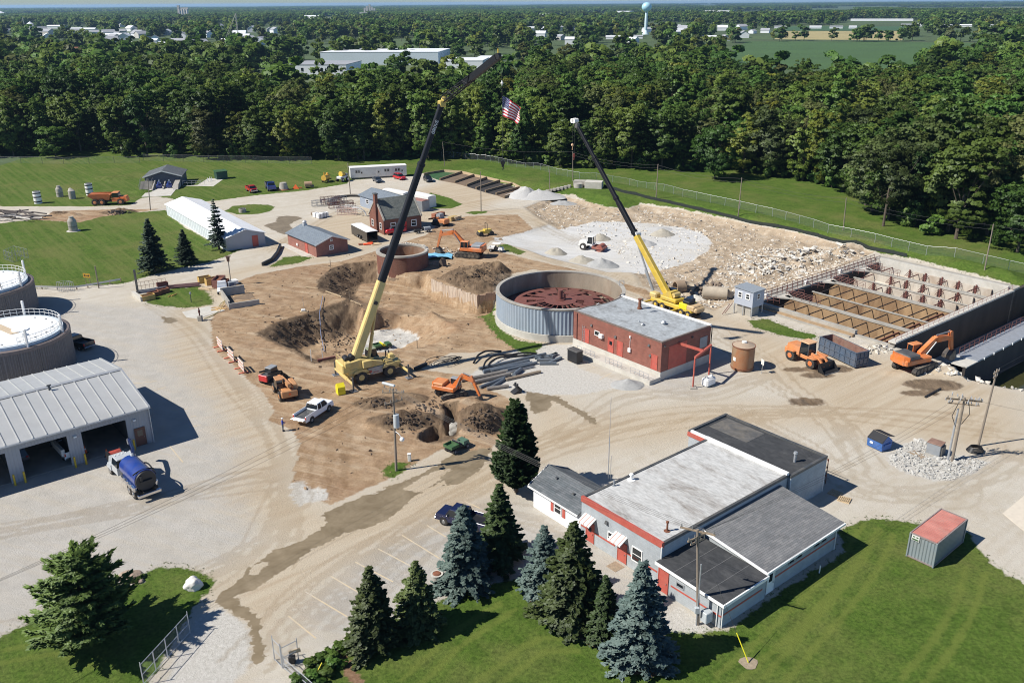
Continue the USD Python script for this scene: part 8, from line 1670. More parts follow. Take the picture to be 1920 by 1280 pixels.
for _ in range(16000):
    y=tr_.uniform(170,620);x=tr_.uniform(-1,1)*(y*.66+15)
    if not fpoly.contains(Point(x,y)) or y>depth_lim(960+FOC*x/y)+12*math.sin(x*.05):continue
    if free(x,y,6.6):spots.append((x,y,tr_.uniform(.62,1.2)*(1 if y<360 else .74 if 500<960+FOC*x/y<960 and y>385 else .92)))
def kind_of(x,y):
    v=meshkit.noise(np.array([[x*.02,y*.02,3.0]]))[0];u=tr_.random();right=x>60
    if u<(.035 if right else .012):return 'yellow'
    if u<(.30 if right else .10):return 'light'
    if u<(.52 if right else .25) and v>.35:return 'olive'
    return 'dark' if v+tr_.uniform(-.25,.25)>(.62 if right else .42) else 'mid'
LBL={'dark':'dark green tree','mid':'mid green tree','light':'pale yellowish tree','olive':'olive grey tree','yellow':'yellow tree'}
spots.sort(key=lambda s:math.hypot(s[0],s[1])/s[2]);rest=[]
for k,(x,y,s) in enumerate(spots):
    kd=kind_of(x,y);pr=tr_.choice(bl_k[kd]);rz=tr_.uniform(0,6.28);sc=(s*tr_.uniform(.9,1.2),s*tr_.uniform(.9,1.2),s*tr_.uniform(.92,1.12))
    if k<290:px_=960+FOC*x/y;rg=next(n for lim,n in((230,'left of the blue-grey blower building'),(430,'behind the blower building'),(660,'behind the red and blue parked trucks'),(830,'behind the white site trailer'),(1040,'behind the flag'),(1270,'behind the outfall chamber'),(1530,'behind the second crane'),(9e9,'right of the spreading lawn tree')) if px_<lim);fr0=y<float(np.interp(x,[q[0] for q in fl],[q[1] for q in fl]))+18;copy_of(pr,'tree',f'{LBL[kd]} {"at the front of" if fr0 else "deep in"} the wood {rg}','tree',(x,y,0),rz,sc,f'{kd} trees {"at the edge" if fr0 else "deeper"} {rg}')
    else:rest.append((pr,x,y,rz,sc))
def instancer(name,items,label,cat):
    pi=UsdGeom.PointInstancer.Define(stage,'/World/'+name);pl=list(dict.fromkeys(str(i[0].GetPath()) for i in items));rel=pi.CreatePrototypesRel()
    for k,q in enumerate(pl):
        x=UsdGeom.Xform.Define(stage,f'/World/{name}/kind_{"abcdefghijklmnop"[k]}');x.GetPrim().GetReferences().AddInternalReference(q);rel.AddTarget(x.GetPath())
    pi.CreateProtoIndicesAttr(Vt.IntArray([pl.index(str(i[0].GetPath())) for i in items]));pi.CreatePositionsAttr(Vt.Vec3fArray([Gf.Vec3f(float(i[1]),float(i[2]),float(i[5]) if len(i)>5 else 0.0) for i in items]))
    pi.CreateOrientationsAttr(Vt.QuathArray([Gf.Quath(float(math.cos(i[3]/2)),0,0,float(math.sin(i[3]/2))) for i in items]));pi.CreateScalesAttr(Vt.Vec3fArray([Gf.Vec3f(*map(float,i[4])) for i in items]))
    tag(pi.GetPrim(),label,cat,None,'stuff')
instancer('forest',rest,'rest of the thick green wood running back to the town','forest')
# grass tufts that roughen the near lawns and their ragged edges
tp_=proto('tuft_kind');r=np.random.default_rng(8);nb_=16;a=r.uniform(0,6.28,nb_);dd0=np.c_[np.cos(a),np.sin(a)]*r.uniform(.05,.22,(nb_,1));w0=np.c_[-np.sin(a),np.cos(a)]*.028;hgt_=r.uniform(.12,.26,nb_)
Vt_=np.stack([np.c_[dd0*.4-w0,np.zeros(nb_)],np.c_[dd0*.4+w0,np.zeros(nb_)],np.c_[dd0*1.5,hgt_]],1).reshape(-1,3)
L_GR=leafmat('grass_blades',(.07,.12,.018),(.15,.20,.04),.45,.3);leafmesh(tp_,'blades',Vt_,np.arange(3*nb_).reshape(-1,3),None,r.uniform(0,1,3*nb_),L_GR)
tf=[];ej,ei=np.nonzero((np.abs(SD['lawn'])<.8)&(YY<175));es=r.choice(len(ej),6500)
for j_,i_ in zip(ej[es],ei[es]):x=xs[i_]+r.uniform(-.25,.25);y=ys[j_]+r.uniform(-.2,.2);s=r.uniform(.25,.6);tf.append((tp_,x,y,r.uniform(0,6),(s,s,s*r.uniform(.6,1.2)),HH[j_,i_]-.02))
instancer('grass',tf,'short uneven grass tufts along the ragged lawn edges','grass')
# undergrowth along the edge of the wood
ug=[]
for a,b in zip(fl[:-1],fl[1:]):
    n=int(np.linalg.norm(b-a)/2.6)
    for k in range(n):
        if tr_.random()<.72:p=a+(b-a)*k/max(1,n);s=tr_.uniform(.5,1.5);ug.append((bush,p[0]+tr_.uniform(-1,2),p[1]+tr_.uniform(0,6),tr_.uniform(0,6),(s,s,s*tr_.uniform(.8,1.5))))
bl2=[W(*Y7(x,y)) for x,y in((300,1210),(360,1180),(420,1140),(480,1110),(330,1270),(400,1230),(450,1190),(520,1080),(250,1280))]
for p in bl2:ug.append((bush,p[0],p[1],tr_.uniform(0,6),(.4,.4,.25)))
instancer('undergrowth',ug,'bushy undergrowth along the foot of the wood','undergrowth')
pw=broadleaf('walnut_right',31,21,8.5,L_OL,240,62,.5,.14,7);pm_=broadleaf('maple_edge',32,17,8,L_MD,220,62,.5,.1,6)
copy_of(pw,'tree','big spreading dull-leaved tree alone at the right end of the back lawn','tree',(*W(1656,424)[:2],0),1.0,.92);copy_of(pm_,'tree','spreading mid green tree on the back lawn behind the second crane','tree',(*W(1340,336)[:2],0),2.0,.9);copy_of(pw,'tree','big shaded tree at the right edge behind the leaning field pole','tree',(*W(1850,440)[:2],0),4.0,.95)
copy_of(pm_,'tree','low spreading tree at the edge of the far left lawn','tree',(*W(105,296)[:2],0),.5,(.8,.8,.62))

# ------------------------------------------------------------------ far country
def fld(name,pts,col,z=.06,sc=.02):tag(part(None,name,G().prism([W(*q)[:2] for q in pts],0,z),M(name+'_mat',col,.95,.15,sc,fine=.3)),kind='structure')
fld('soybean_field',[(1330,128),(1400,78),(1690,79),(1840,82),(1860,96),(1800,134)],(.045,.098,.022));fld('stubble_field',[(1452,74),(1462,59),(1690,59),(1692,76)],(.32,.27,.12));fld('green_field',[(1450,57),(1460,50),(1700,50),(1700,57)],(.035,.09,.03));fld('far_field',[(1300,34),(1320,25),(1640,20),(1640,27),(1480,33)],(.05,.10,.04));fld('far_tan_field',[(1660,21),(1640,16),(1960,14),(1960,20)],(.22,.19,.12));fld('mid_green_field',[(1060,36),(1090,27),(1290,26),(1290,35)],(.035,.085,.03));fld('open_lot',[(540,158),(600,112),(930,112),(960,150)],(.10,.13,.05));fld('far_ochre_field',[(560,40),(570,34),(690,33),(690,38)],(.33,.27,.17))
fields=[Polygon([W(*q)[:2] for q in pts]) for pts in([(1330,128),(1400,78),(1690,79),(1840,82),(1860,96),(1800,134)],[(1452,76),(1462,49),(1700,49),(1692,78)],[(1300,34),(1320,23),(1640,18),(1640,27),(1480,34)],[(1060,36),(1090,26),(1290,25),(1290,36)],[(1340,190),(1400,78),(1690,79),(1720,104),(1700,190)],[(560,40),(570,33),(690,32),(690,39)],[(1660,21),(1640,15),(1960,13),(1960,20)])]
FW=M('far_white_metal',(.68,.70,.72),.6,.05,.05);FWB=M('far_pale_blue',(.50,.57,.62),.6,.05,.05);FCON=M('far_concrete',(.50,.48,.44),.9,.1,.05);FRED=M('far_red_roof',(.26,.06,.05),.8,.15,.1);FGRY=M('far_grey_roof',(.30,.31,.33),.8,.1,.1)
clear=[]
def far_box(name,label,cat,x0,x1,yb,h,depth,wall,roof,gable=False,ang=0.0,windows=0):
    a,b=W(x0,yb),W(x1,yb);L=float(np.linalg.norm(b-a));t=thing(name,label,cat,a,math.atan2(b[1]-a[1],b[0]-a[0])+ang);dist=float(np.linalg.norm((a+b)[:2]/2))
    part(t,'wall',G().b(0,L,0,depth,0,h) if not gable else G().hull([(x,y,z) for x in(0,L) for y,z in((0,0),(depth,0),(0,h),(depth,h),(depth/2,h*1.4))]),wall)
    if gable:
        for s in(0,1):part(t,'roof',G().hull([(x,y,z+e) for x in(-.4,L+.4) for y,z in((-.4 if s==0 else depth+.4,h-.1),(depth/2,h*1.42)) for e in(0,.25)]),roof)
    else:part(t,'roof',G().b(-.2,L+.2,-.2,depth+.2,h,h+.35),roof)
    for k in range(windows):part(t,'window',G().b(L*(k+.35)/windows,L*(k+.6)/windows,-.08,0,h*.35,h*.7),DARKGLASS)
    m=(a+b)[:2]/2;clear.append((m/np.linalg.norm(m),dist,L/2+depth*.35+4));return t
far_box('warehouse','long white warehouse rising behind the wood','warehouse',602,822,122,10,60,FWB,FW);far_box('warehouse','lower white industrial building left of the long warehouse','warehouse',541,650,141,7,45,FW,FGRY,windows=6);far_box('warehouse','white shed right of the crane boom among the treetops','warehouse',832,905,128,5.5,40,FW,FW);far_box('warehouse','small white shed roof just left of the jib end','warehouse',893,938,121,5,30,FW,FW)
hs=[(262,292,84,5,'white house at the left end of the pale house row'),(296,318,88,4,'low white house second in the pale house row'),(320,345,86,6,'white gabled house in the middle of the pale house row'),(347,386,92,5,'long white house at the right end of the pale house row'),(186,236,72,5,'long pale grey shed left of the house row'),(88,118,54,5,'white farm shed at the upper left'),(122,150,58,4,'white farm shed beside the first at the upper left'),(155,176,60,5,'pale shed end at the upper left'),(414,432,84,5,'small white house by the lattice mast'),(446,466,76,6,'pale house behind the lattice mast'),(560,604,36,8,'white works building on the horizon left of the warehouse')]
for x0,x1,yb,h,lb in hs:far_box('house',lb,'house',x0,x1,yb,h,12,FW,FGRY if x1%2 else FW,True,.15)
far_box('house','house with a dull red roof sticking out of the trees at the left','house',128,152,103,5,12,FCON,FRED,True,.2);far_box('farm_shed','white barn on the green field right of the flagpole line','barn',1059,1076,84,6,14,FW,FW,True)
wl=[(1136,1172,74),(1180,1205,73),(1318,1350,74),(1452,1475,54),(1518,1540,54),(1556,1580,54),(1592,1606,54),(1690,1712,50),(1714,1728,50),(1765,1786,51),(1800,1822,51),(1846,1862,51),(1868,1888,52)]
for k,(x0,x1,yb) in enumerate(wl):far_box('mobile_home',('white mobile home %s along the far tree line'%('left of the water tower road','under the water tower','right of the water tower','left of the stubble field','at the left of the stubble field row','second in the stubble field row','at the right of the stubble field row','first of the far right row','second of the far right row','third of the far right row','fourth of the far right row','fifth of the far right row','last of the far right row')[k]),'mobile home',x0,x1,yb,3.2,7,FW,FGRY if k%2 else FW,True)
far_box('farm_shed','long white shed in the tree line beyond the stubble field','shed',1595,1712,40,5,20,FW,FW);far_box('farm_shed','white store building left of the water tower','shed',998,1045,31,9,40,FW,FW);far_box('farm_shed','far white sheds right of the water tower','shed',1156,1182,26,10,40,FW,FW);far_box('farm_shed','long low white shed near the horizon at centre right','shed',1312,1370,25,10,40,FW,FCON)
# grain elevator, works, water tower, masts, silos
p=W(342,36);t=thing('grain_elevator','tall pale grain elevator with silos on the horizon','grain elevator',p)
for k in range(4):part(t,'silo',G(40).cyl((-6+k*9,0,0),(-6+k*9,0,33),4.6,n=18),FCON)
part(t,'head_house',G().b(-13,-5,-4,5,0,46).b(-5,26,-3,4,33,39),FCON);part(t,'annex',G().b(-26,-10,-5,8,0,11).b(24,50,-5,8,0,10),FW);clear.append((p[:2]/np.linalg.norm(p[:2]),float(np.linalg.norm(p)),40))
p=W(692,29);t=thing('works_plant','pale works with several stacks on the horizon above the warehouse','factory',p);part(t,'hall',G().b(-40,60,-10,30,0,12),FCON)
for k,(x,h) in enumerate(((-18,30),(-8,38),(4,44),(14,34),(24,28))):part(t,'tower',G().b(x-4,x+4,0,10,0,h),FCON)
clear.append((p[:2]/np.linalg.norm(p[:2]),float(np.linalg.norm(p)),70))
wp=np.array([0,1450.0]);wx=(1217-960)/FOC*(1450*_fw[1]-8*_fw[2]);t=thing('water_tower','light blue ball water tower on a pale stem on the horizon','water tower',(wx,1450,0));part(t,'ball',G(True).ball((0,0,40),7.6,3,(1,1,.92)),M('tower_blue',(.36,.60,.70),.4,.04,.05));part(t,'stem',G(40).cyl((0,0,6),(0,0,36),2.4,2.0,n=20).cyl((0,0,0),(0,0,6),5.5,2.4,n=20),M('tower_stem',(.55,.68,.74),.5,.05,.05));clear.append((np.array([wx,1450])/math.hypot(wx,1450),1450,12))
for px,yb,h,lb in((448,82,37,'thin lattice mast with guy lines among the town trees'),(47,56,24,'small lattice leg beside the farm silo')):
    p=W(px,yb);t=thing('lattice_mast',lb,'mast',p);g=G();lattice(g,(0,0,0),(0,0,h),1.3,12,.14);part(t,'mast',g,FCON);g=G()
    for a in(2.6,3.6):g.cyl((0,0,h),(math.cos(a)*h*.55,math.sin(a)*8,2),.12,n=4)
    part(t,'guy_line',g,FCON,kind='stuff');clear.append((p[:2]/np.linalg.norm(p[:2]),float(np.linalg.norm(p)),8))
for px,yb,r_,h,lb in((58,53,7.5,14,'white silo with a cone roof at the upper left'),(2,32,22,26,'large pale bin with a cone roof at the upper left edge')):p=W(px,yb);t=thing('silo',lb,'silo',p);part(t,'barrel',G(40).cyl((0,0,0),(0,0,h*.62),r_,n=24),FW);part(t,'roof',G(40).cyl((0,0,h*.62),(0,0,h),r_*1.05,r_*.1,n=24),FW);clear.append((p[:2]/np.linalg.norm(p[:2]),float(np.linalg.norm(p)),r_+4))
# more houses between the town trees
r6=random.Random(61);hp=[]
for k,(wm,rm) in enumerate(((FW,FGRY),(FCON,FGRY),(FW,FW))):p=proto('town_house_%d'%k);part(p,'wall',G().hull([(x,y,z) for x in(-7,7) for y,z in((-5,0),(5,0),(-5,4.5),(5,4.5),(0,7.3))]),wm);[part(p,'roof',G().hull([(x,y,z+e) for x in(-7.4,7.4) for y,z in((s*5.4,4.3),(0,7.4)) for e in(0,.3)]),rm) for s in(-1,1)];hp.append(p)
for k in range(58):
    px_,py_=(r6.uniform(0,540),r6.uniform(46,92)) if k<38 else(r6.uniform(950,1450),r6.uniform(52,80));p=W(px_,py_);dd_=float(np.linalg.norm(p[:2]))
    if any(f.contains(Point(p[:2])) for f in fields):continue
    copy_of(r6.choice(hp),'town_house','pale gabled house showing between the treetops of the '+('town at the left' if k<38 else 'settlement at centre right'),'house',p,r6.uniform(0,3),r6.uniform(.8,1.5),'town houses '+('left' if k<38 else 'right'));clear.append((p[:2]/dd_,dd_,9))
# town trees
town=[];fr_=random.Random(5);shapely.prepare(fields[0])
def blocked(x,y):
    d=math.hypot(x,y);pt=Point(x,y)
    for f in fields:
        if f.contains(pt):return True
    for u,dd,hw in clear:
        al=x*u[0]+y*u[1]
        if dd*.74<al<dd+30 and abs(-x*u[1]+y*u[0])<hw:return True
    return False
n_t=0
for _ in range(60000):
    q=fr_.random();y=math.sqrt(390**2+q*(2700**2-390**2));x=fr_.uniform(-1,1)*(y*.64+10);d=y
    if y<depth_lim(960+FOC*x/y)-2 and fpoly.contains(Point(x,y)):continue
    cov=meshkit.noise(np.array([[x*.007,y*.004,9.0]]))[0]
    if fr_.random()>(.42 if d<1000 else .30 if d<1700 else .2) or(cov<.42 and d>600 and fr_.random()<.9) or blocked(x,y):continue
    s=fr_.uniform(.8,1.7)*1.12;w_=fr_.choices((0,1,2,3,4),(28,32,22,10,8))[0];town.append((lo_k[w_],x,y,fr_.uniform(0,6.28),(s*1.15,s*1.15,s)))
instancer('town_trees',town,'green treetops of the town running to the fields','trees')
belt_k=proto('belt_kind');r=np.random.default_rng(77);Vs,Fs,Ns,Ts,n0=[],[],[],[],0
for k in range(16):
    c=np.array([r.uniform(-45,45),r.uniform(-12,12),0]);C=c+np.c_[r.uniform(-5,5,(9,2)),r.uniform(3,14,9)];v,f,n_,t_=leaf_cloud(r,C,r.uniform(2.2,3.8,9),14,3.2,c+[0,0,2]);Vs.append(v);Fs.append(f+n0);Ns.append(n_);Ts.append(t_);n0+=len(v)
leafmesh(belt_k,'crowns',np.vstack(Vs),np.vstack(Fs),np.vstack(Ns),np.concatenate(Ts),L_DK)
belts=[]
for _ in range(9000):
    y=math.exp(fr_.uniform(math.log(2500),math.log(14000)));x=fr_.uniform(-1,1)*(y*.63);cov=meshkit.noise(np.array([[x*.0016,math.log(y)*7,5.0]]))[0]
    if cov<(.5 if y<5000 else .42) or blocked(x,y):continue
    s=fr_.uniform(.8,1.3);belts.append((belt_k,x,y,fr_.uniform(-.3,.3),(s*(1+y/9000),s*1.5,s)))
instancer('far_tree_belts',belts,'bluish far tree belts along the horizon','trees')

# ------------------------------------------------------------------ poles, wires, fences
TRG=M('transformer_grey',(.42,.46,.48),.5,.1)
def upole(label,base,top,arms=(),rad=.15,extra=None,group=None,name='utility_pole'):
    b=T(*base);lo,hi=1.0,25.0
    for _ in range(40):
        m_=(lo+hi)/2
        if pixel(b+[0,0,m_])[1]>top[1]:lo=m_
        else:hi=m_
    tpx=W(*top,b[2]+lo);tp=np.array([b[0]+np.clip(tpx[0]-b[0],-1.6,1.6),b[1],b[2]+lo]);t=thing(name,label,'utility pole' if arms or rad>.1 else 'pole',(0,0,0),0,group)
    part(t,'pole',G().cyl(b-[0,0,.2],tp,rad,rad*.7,n=10),POLEW)
    for z,w_,ang in arms:
        q=b+(tp-b)*(lo-z)/lo;d=np.array([math.cos(ang),math.sin(ang),0]);g=G();bar(g,q-d*w_/2+[0,0,0],q+d*w_/2,.11,.14);part(t,'crossarm',g,WOOD)
        g=G()
        for s in np.linspace(-.46,.46,4 if w_>1.5 else 2):g.cyl(q+d*w_*s+[0,0,.06],q+d*w_*s+[0,0,.34],.06,.04,n=7)
        part(t,'insulators',g,STEEL,kind='stuff')
    return t,b,tp
aw=math.radians(-32)
t,b1,p1_=upole('tall utility pole with crossarms, transformer and lamp by the puddle',(743,882),(737,728),((.25,2.6,aw),(.5,2.4,aw+.5),(1.6,2.2,aw+1.2)))
part(t,'transformer',G().cyl(b1+[.35,-.1,5.4],b1+[.35,-.1,6.9],.32,n=14),TRG);part(t,'switch_bank',G().bb(p1_+[-.5,.3,.35],(1.7,.3,.24),.06,rz=aw),TRG);g=G();g.tube([b1+[.1,0,4.9],b1+[.6,-.4,4.7],b1+[.9,-.7,4.4]],.04);part(t,'lamp_arm',g,GALV);part(t,'lamp',G().ball(b1+[.95,-.75,4.25],.26),WHITE)
t,b2_,p2_=upole('utility pole with crossed arms in front of the black lean-to roof',(1309,1170),(1308,992),((.15,2.8,math.radians(-25)),(.7,2.2,math.radians(35)),(1.1,1.6,math.radians(35))))
part(t,'conduit',G().cyl(b2_+[-.2,-.1,0],b2_+[-.2,-.1,6],.06,n=6),GALV);part(t,'meter',G().bb(b2_+[-.25,-.2,1.6],(.4,.3,.6),.05),TRG);part(t,'service_box',G().bb(b2_+[.6,-.1,.95],(.8,.7,1.0),.05,rz=.6),TRG)
t,b3_,p3_=upole('twin pole with a thick cluster of insulators on the stone island',(1785,864),(1809,745),((.3,3.6,math.radians(-15)),(.3,3.6,math.radians(-15)),(.8,3.2,math.radians(-15))),.17)
part(t,'pole',G().cyl(b3_+[-.45,.1,0],p3_+[-.3,.3,-1.5],.13,.1,n=8),GALV);g=G();r8=random.Random(2);d=np.array([math.cos(-.26),math.sin(-.26),0])
for k in range(26):q=p3_+d*r8.uniform(-1.7,1.7)+[0,r8.uniform(-.5,.5),r8.uniform(-.9,.3)];g.cyl(q,q+[r8.uniform(-.1,.1),r8.uniform(-.1,.1),.28],.06,n=7)
part(t,'cutouts',g,M('insulator_grey',(.36,.37,.38),.35,.15),kind='stuff');g=G();g.tube([p3_+[-.6,0,-.8],p3_+[-1.0,0,-2.2],p3_+[-.4,0,-3.5]],.04);g.tube([p3_+[.6,0,-.8],p3_+[.9,0,-2.0],p3_+[.2,0,-3.2]],.04);part(t,'cable',g,BLACK,kind='stuff')
t,b4_,p4_=upole('leaning bare pole with a small double arm at the right edge',(1834,836),(1870,692),((.35,1.4,math.radians(40)),(.9,1.0,math.radians(40))),.14)
g=G();c=T(1828,846)
for k in range(6):g.tube([c+[(.95-.06*k)*math.cos(a),(.75-.05*k)*math.sin(a),.15+.09*k] for a in np.linspace(0,6.28,22)],.05,5)
single('cable_coil','coil of black cable at the foot of the leaning pole','cable coil',g,BLACK)
bp2=[((657,364),(652,306),'pole beside the left end of the white site trailer'),((282,394),(277,336),'pole in front of the blue pumps by the back road'),((902,396),(901,322),'pole on the gravel below the drying beds'),((1031,364),(1030,318),'pole right of the grey stone piles'),((1074,340),(1074,284),'pole at the outfall chamber under the crane hook'),((834,312),(830,266),'pole in the grass behind the drying beds'),((1230,374),(1234,308),'pole just right of the black crane boom'),((1384,406),(1391,333),'pole on the fence line above the rubble'),((1581,432),(1587,371),'pole under the big spreading tree'),((1846,506),(1863,420),'pole at the far right of the fence line')]
tops=[]
for b,tp,lb in bp2:t,q,p=upole(lb,b,tp,(),.13);tops.append(p)
def wire(a,b,sag=.9,r=.013):
    s=np.linspace(0,1,13)[:,None];P=np.asarray(a)+(np.asarray(b)-a)*s;P[:,2]-=4*sag*(s*(1-s))[:,0];WG.tube(P,r,4)
WG=G()
for off in(-1.1,-.4,.4,1.1):wire(p1_+[off*math.cos(aw),off*math.sin(aw),-.1],p2_+[off,-.4*off,0],.8)
single('power_lines','power lines from the pole by the puddle to the pole at the lean-to','wires',WG,WIRE);WG=G()
for off in(-1.1,0,1.1):wire(p1_+[off*math.cos(aw),off*math.sin(aw),-.1],np.array([-52,38,9.0])+[off*.4,off,0],1.2)
single('power_lines','power lines running from the pole by the puddle to the lower left','wires',WG,WIRE);WG=G()
for off in(-1.0,0,1.0):wire(p2_+[off*.8,off*.5,-.4],p3_+[off,0,-.2],.9)
single('power_lines','power lines passing behind the grey roofs to the twin pole','wires',WG,WIRE);WG=G()
wire(p4_,(88,118,12),1);wire(p4_+[0,0,-.5],(88,116,11),1);wire(p3_,(70,70,11),1)
single('power_lines','wires leaving the leaning pole at the right edge','wires',WG,WIRE);WG=G()
for k in(4,6,7,8):
    a,b=tops[k],tops[k+1] if k!=4 else tops[6]
    for dz in(-.2,-1.0):wire(a+[0,0,dz],b+[0,0,dz],.8,.02)
wire(tops[9]+[0,0,-.2],(130,128,9),.8,.02);wire(tops[5],tops[4],1.2,.02);single('power_lines','wires along the row of poles on the back fence line','wires',WG,WIRE)
l=T(1140,900);t=thing('antenna_mast','thin tall antenna mast behind the grey flat roof','antenna',l);part(t,'mast',G().cyl((0,0,0),(0,0,5.2),.05,n=6).cyl((.25,0,0),(.25,0,3),.03,n=5).cyl((0,0,5),(0,0,9.8),.022,n=5),GALV)
g=G();a_,b_=T(1404,1243),W(1343,1090,6.0);g.cyl(a_,b_,.015,n=5);single('guy_wire','guy wire anchored in the lawn below the yellow guard','wire',g,WIRE);d=(b_-a_)/np.linalg.norm(b_-a_);single('guy_guard','yellow plastic guard on the guy wire in the lawn','guy guard',G().cyl(a_+d*.1,a_+d*2.6,.045,n=8),M('guard_yellow',(.75,.70,.03),.5,.05));t_=Polygon([(a_[0]+.7*math.cos(q)*(1+.2*math.sin(3*q)),a_[1]+.7*math.sin(q)) for q in np.linspace(0,6.2,14)]);tag(part(None,'bare_patch',G().prism(t_,zt(*a_[:2])-.1,zt(*a_[:2])+.05),M('bare_earth',(.30,.24,.17),.95,.25,3)),kind='structure')
# chain link
MESH=usdkit.material(stage,'/World/Looks/chain_link',{'t':('transparent_bsdf',{}),'p':('principled_bsdf',{'base_color':(.34,.36,.37),'roughness':.5,'metallic':.4}),'m':('mix_closure',{'fac':.09})},[('t.BSDF','m.closure1'),('p.BSDF','m.closure2')],surface='m.closure')
def chain_fence(label,pts,h=1.9,step=4.0,pr=.04,mat=GALV):
    t=thing('chain_link_fence',label,'fence',(0,0,0));P=[T(*q) for q in pts];last=None;prev=None
    for a,b in zip(P[:-1],P[1:]):
        n=max(1,int(np.linalg.norm(b-a)/step+.5))
        for k in range(n+1):
            p=on(*(a+(b-a)*k/n)[:2])
            if prev is not None and np.linalg.norm(p-prev)<.5:continue
            part(t,'post',G().cyl(p-[0,0,.1],p+[0,0,h],pr,n=6),mat)
            if prev is not None:
                part(t,'mesh_panel',G().quad(prev+[0,0,.05],p+[0,0,.05],p+[0,0,h],prev+[0,0,h]),MESH);part(t,'top_rail',G().cyl(prev+[0,0,h],p+[0,0,h],.03,n=5),mat)
            prev=p
    return t
chain_fence('long chain link fence between the back lawn and the wood, left of the cranes',[(0,306),(120,308),(262,306),(270,302),(420,305),(585,308)],2.2,7.0,.05,DKGREY);chain_fence('chain link fence along the top of the grass bank at the right',[(828,294),(919,303),(986,318),(1043,328),(1087,336),(1180,348),(1280,369),(1387,392),(1448,406),(1552,437),(1640,455),(1736,479),(1842,497),(1940,518)],1.9,4.5)
t=thing('silt_fence','low black silt fence cloth along the dug edge of the grass bank','silt fence',(0,0,0));sp=[T(*q) for q in((1132,351),(1170,362),(1205,370),(1225,375),(1275,386),(1340,401),(1406,419),(1488,433),(1559,452),(1630,468),(1700,482))]
for a,b in zip(sp[:-1],sp[1:]):
    for k in range(3):p,q=on(*(a+(b-a)*k/3)[:2]),on(*(a+(b-a)*(k+1)/3)[:2]);g=G();bar(g,p+[0,0,.4],q+[0,0,.35+.15*(k%2)],.05,.75);part(t,'cloth',g,M('silt_cloth',(.015,.022,.018),.8,.3))
r0_=[T(*q) for q in((370,835),(400,805),(440,772),(478,745),(505,700))]
g=G()
cb=[T(*Z5(*q)) for q in((370,835),(440,800),(480,750),(505,690))];t=thing('kerb_wall','curved black kerb wall by the road below the brick garage','kerb',(0,0,0))
for a,b in zip(cb[:-1],cb[1:]):g=G();bar(g,a+[0,0,.3],b+[0,0,.3],.4,.8);part(t,'segment',g,BLACK)
# front gates
def gate(label,a,b,n,h=1.9,ang=None):
    t=thing('chain_link_gate',label,'gate',(0,0,0));p,q=T(*a),T(*b);g=G()
    for z in(.12,h*.5,h):g.cyl(p+[0,0,z],q+[0,0,z],.03,n=6)
    part(t,'rail',g,GALV,kind='stuff')
    for k in range(n+1):c=p+(q-p)*k/n;part(t,'post',G().cyl(c,c+[0,0,h+(.25 if k in(0,n) else 0)],.04,n=6),GALV)
    part(t,'mesh_panel',G().quad(p+[0,0,.12],q+[0,0,.12],q+[0,0,h],p+[0,0,h]),MESH)
gate('long open chain link gate at the edge of the lower left lawn',Y6(810,1030),Y6(1070,738),4);gate('folded chain link gate leaf standing at the entrance',Y6(1545,890),Y6(1588,935),1,2.1);gate('chain link gate leaf with a pale board at the entrance',Y6(1592,935),Y6(1680,890),1,1.9);gate('low chain link fence running to the bottom edge at the entrance',Y6(1600,940),Y6(1780,1100),2,1.1)
g=G();bar(g,W(*Y6(1625,850),.9),W(*Y6(1690,830),1.0),.08,.35);single('gate_board','pale board hung on the entrance gate leaf','board',g,PALW);single('gate_motor','dark box at the foot of the entrance gate','box',G().bb(T(*Y6(1645,905))+[0,0,.35],(.5,.4,.7),.05),BLACK)
single('marker_stake','yellow stake lying in the weeds at the bottom edge','stake',G().cyl(T(*Y7(330,1250))+[0,0,.15],T(*Y7(372,1200))+[0,0,.6],.05,n=6),BYEL)
# boulders, planter, pedestal, kerb stones
def boulder(name,label,px,r_,sc,mat,seed):
    m=trimesh.creation.icosphere(3,1.0);v=m.vertices*(1+(meshkit.fbm(m.vertices*1.3+seed*7)-.5)[:,None]*.9)*np.array(sc)*r_;single(name,label,'boulder',G(50).raw(v+T(*px)+[0,0,r_*sc[2]*.5],m.faces),mat)
boulder('boulder','white boulder on the grass at the corner of the drive',(362,1101),.75,(1,.9,.85),M('white_stone',(.66,.64,.60),.9,.12,2,.3),1);boulder('boulder','flat brown boulder by the drive behind the pine',Y6(735,432),.95,(1.1,.8,.5),M('brown_stone',(.33,.25,.19),.9,.2,2,.3),2);boulder('boulder','small brown rock right of the flat boulder',Y6(775,448),.5,(1.2,.8,.35),M('brown_stone',(.33,.25,.19)),3)
l=T(820,1092);t=thing('planter','round grey planter with red flowers by the blue spruce','planter',l);part(t,'tub',G(40).cyl((0,0,0),(0,0,.95),.42,.5,n=20),CONC);part(t,'rim',G().ring((0,0),.4,.56,.9,1.0,20),CONCW);part(t,'flowers',G().cyl((0,0,.95),(0,0,1.05),.4,.3,n=14),RUST)
l=T(768,864);t=thing('pedestal','short white utility pedestal right of the pole by the puddle','pedestal',l);part(t,'body',G().bb((0,0,.45),(.35,.35,.9),.05),OFFWHITE);part(t,'cap',G().bb((0,0,.92),(.4,.4,.08),.03),WHITE)
PAINT=M('worn_yellow_paint',(.56,.45,.29),.85,.1,1.2,dirt=.9,dcol=(.43,.40,.35))
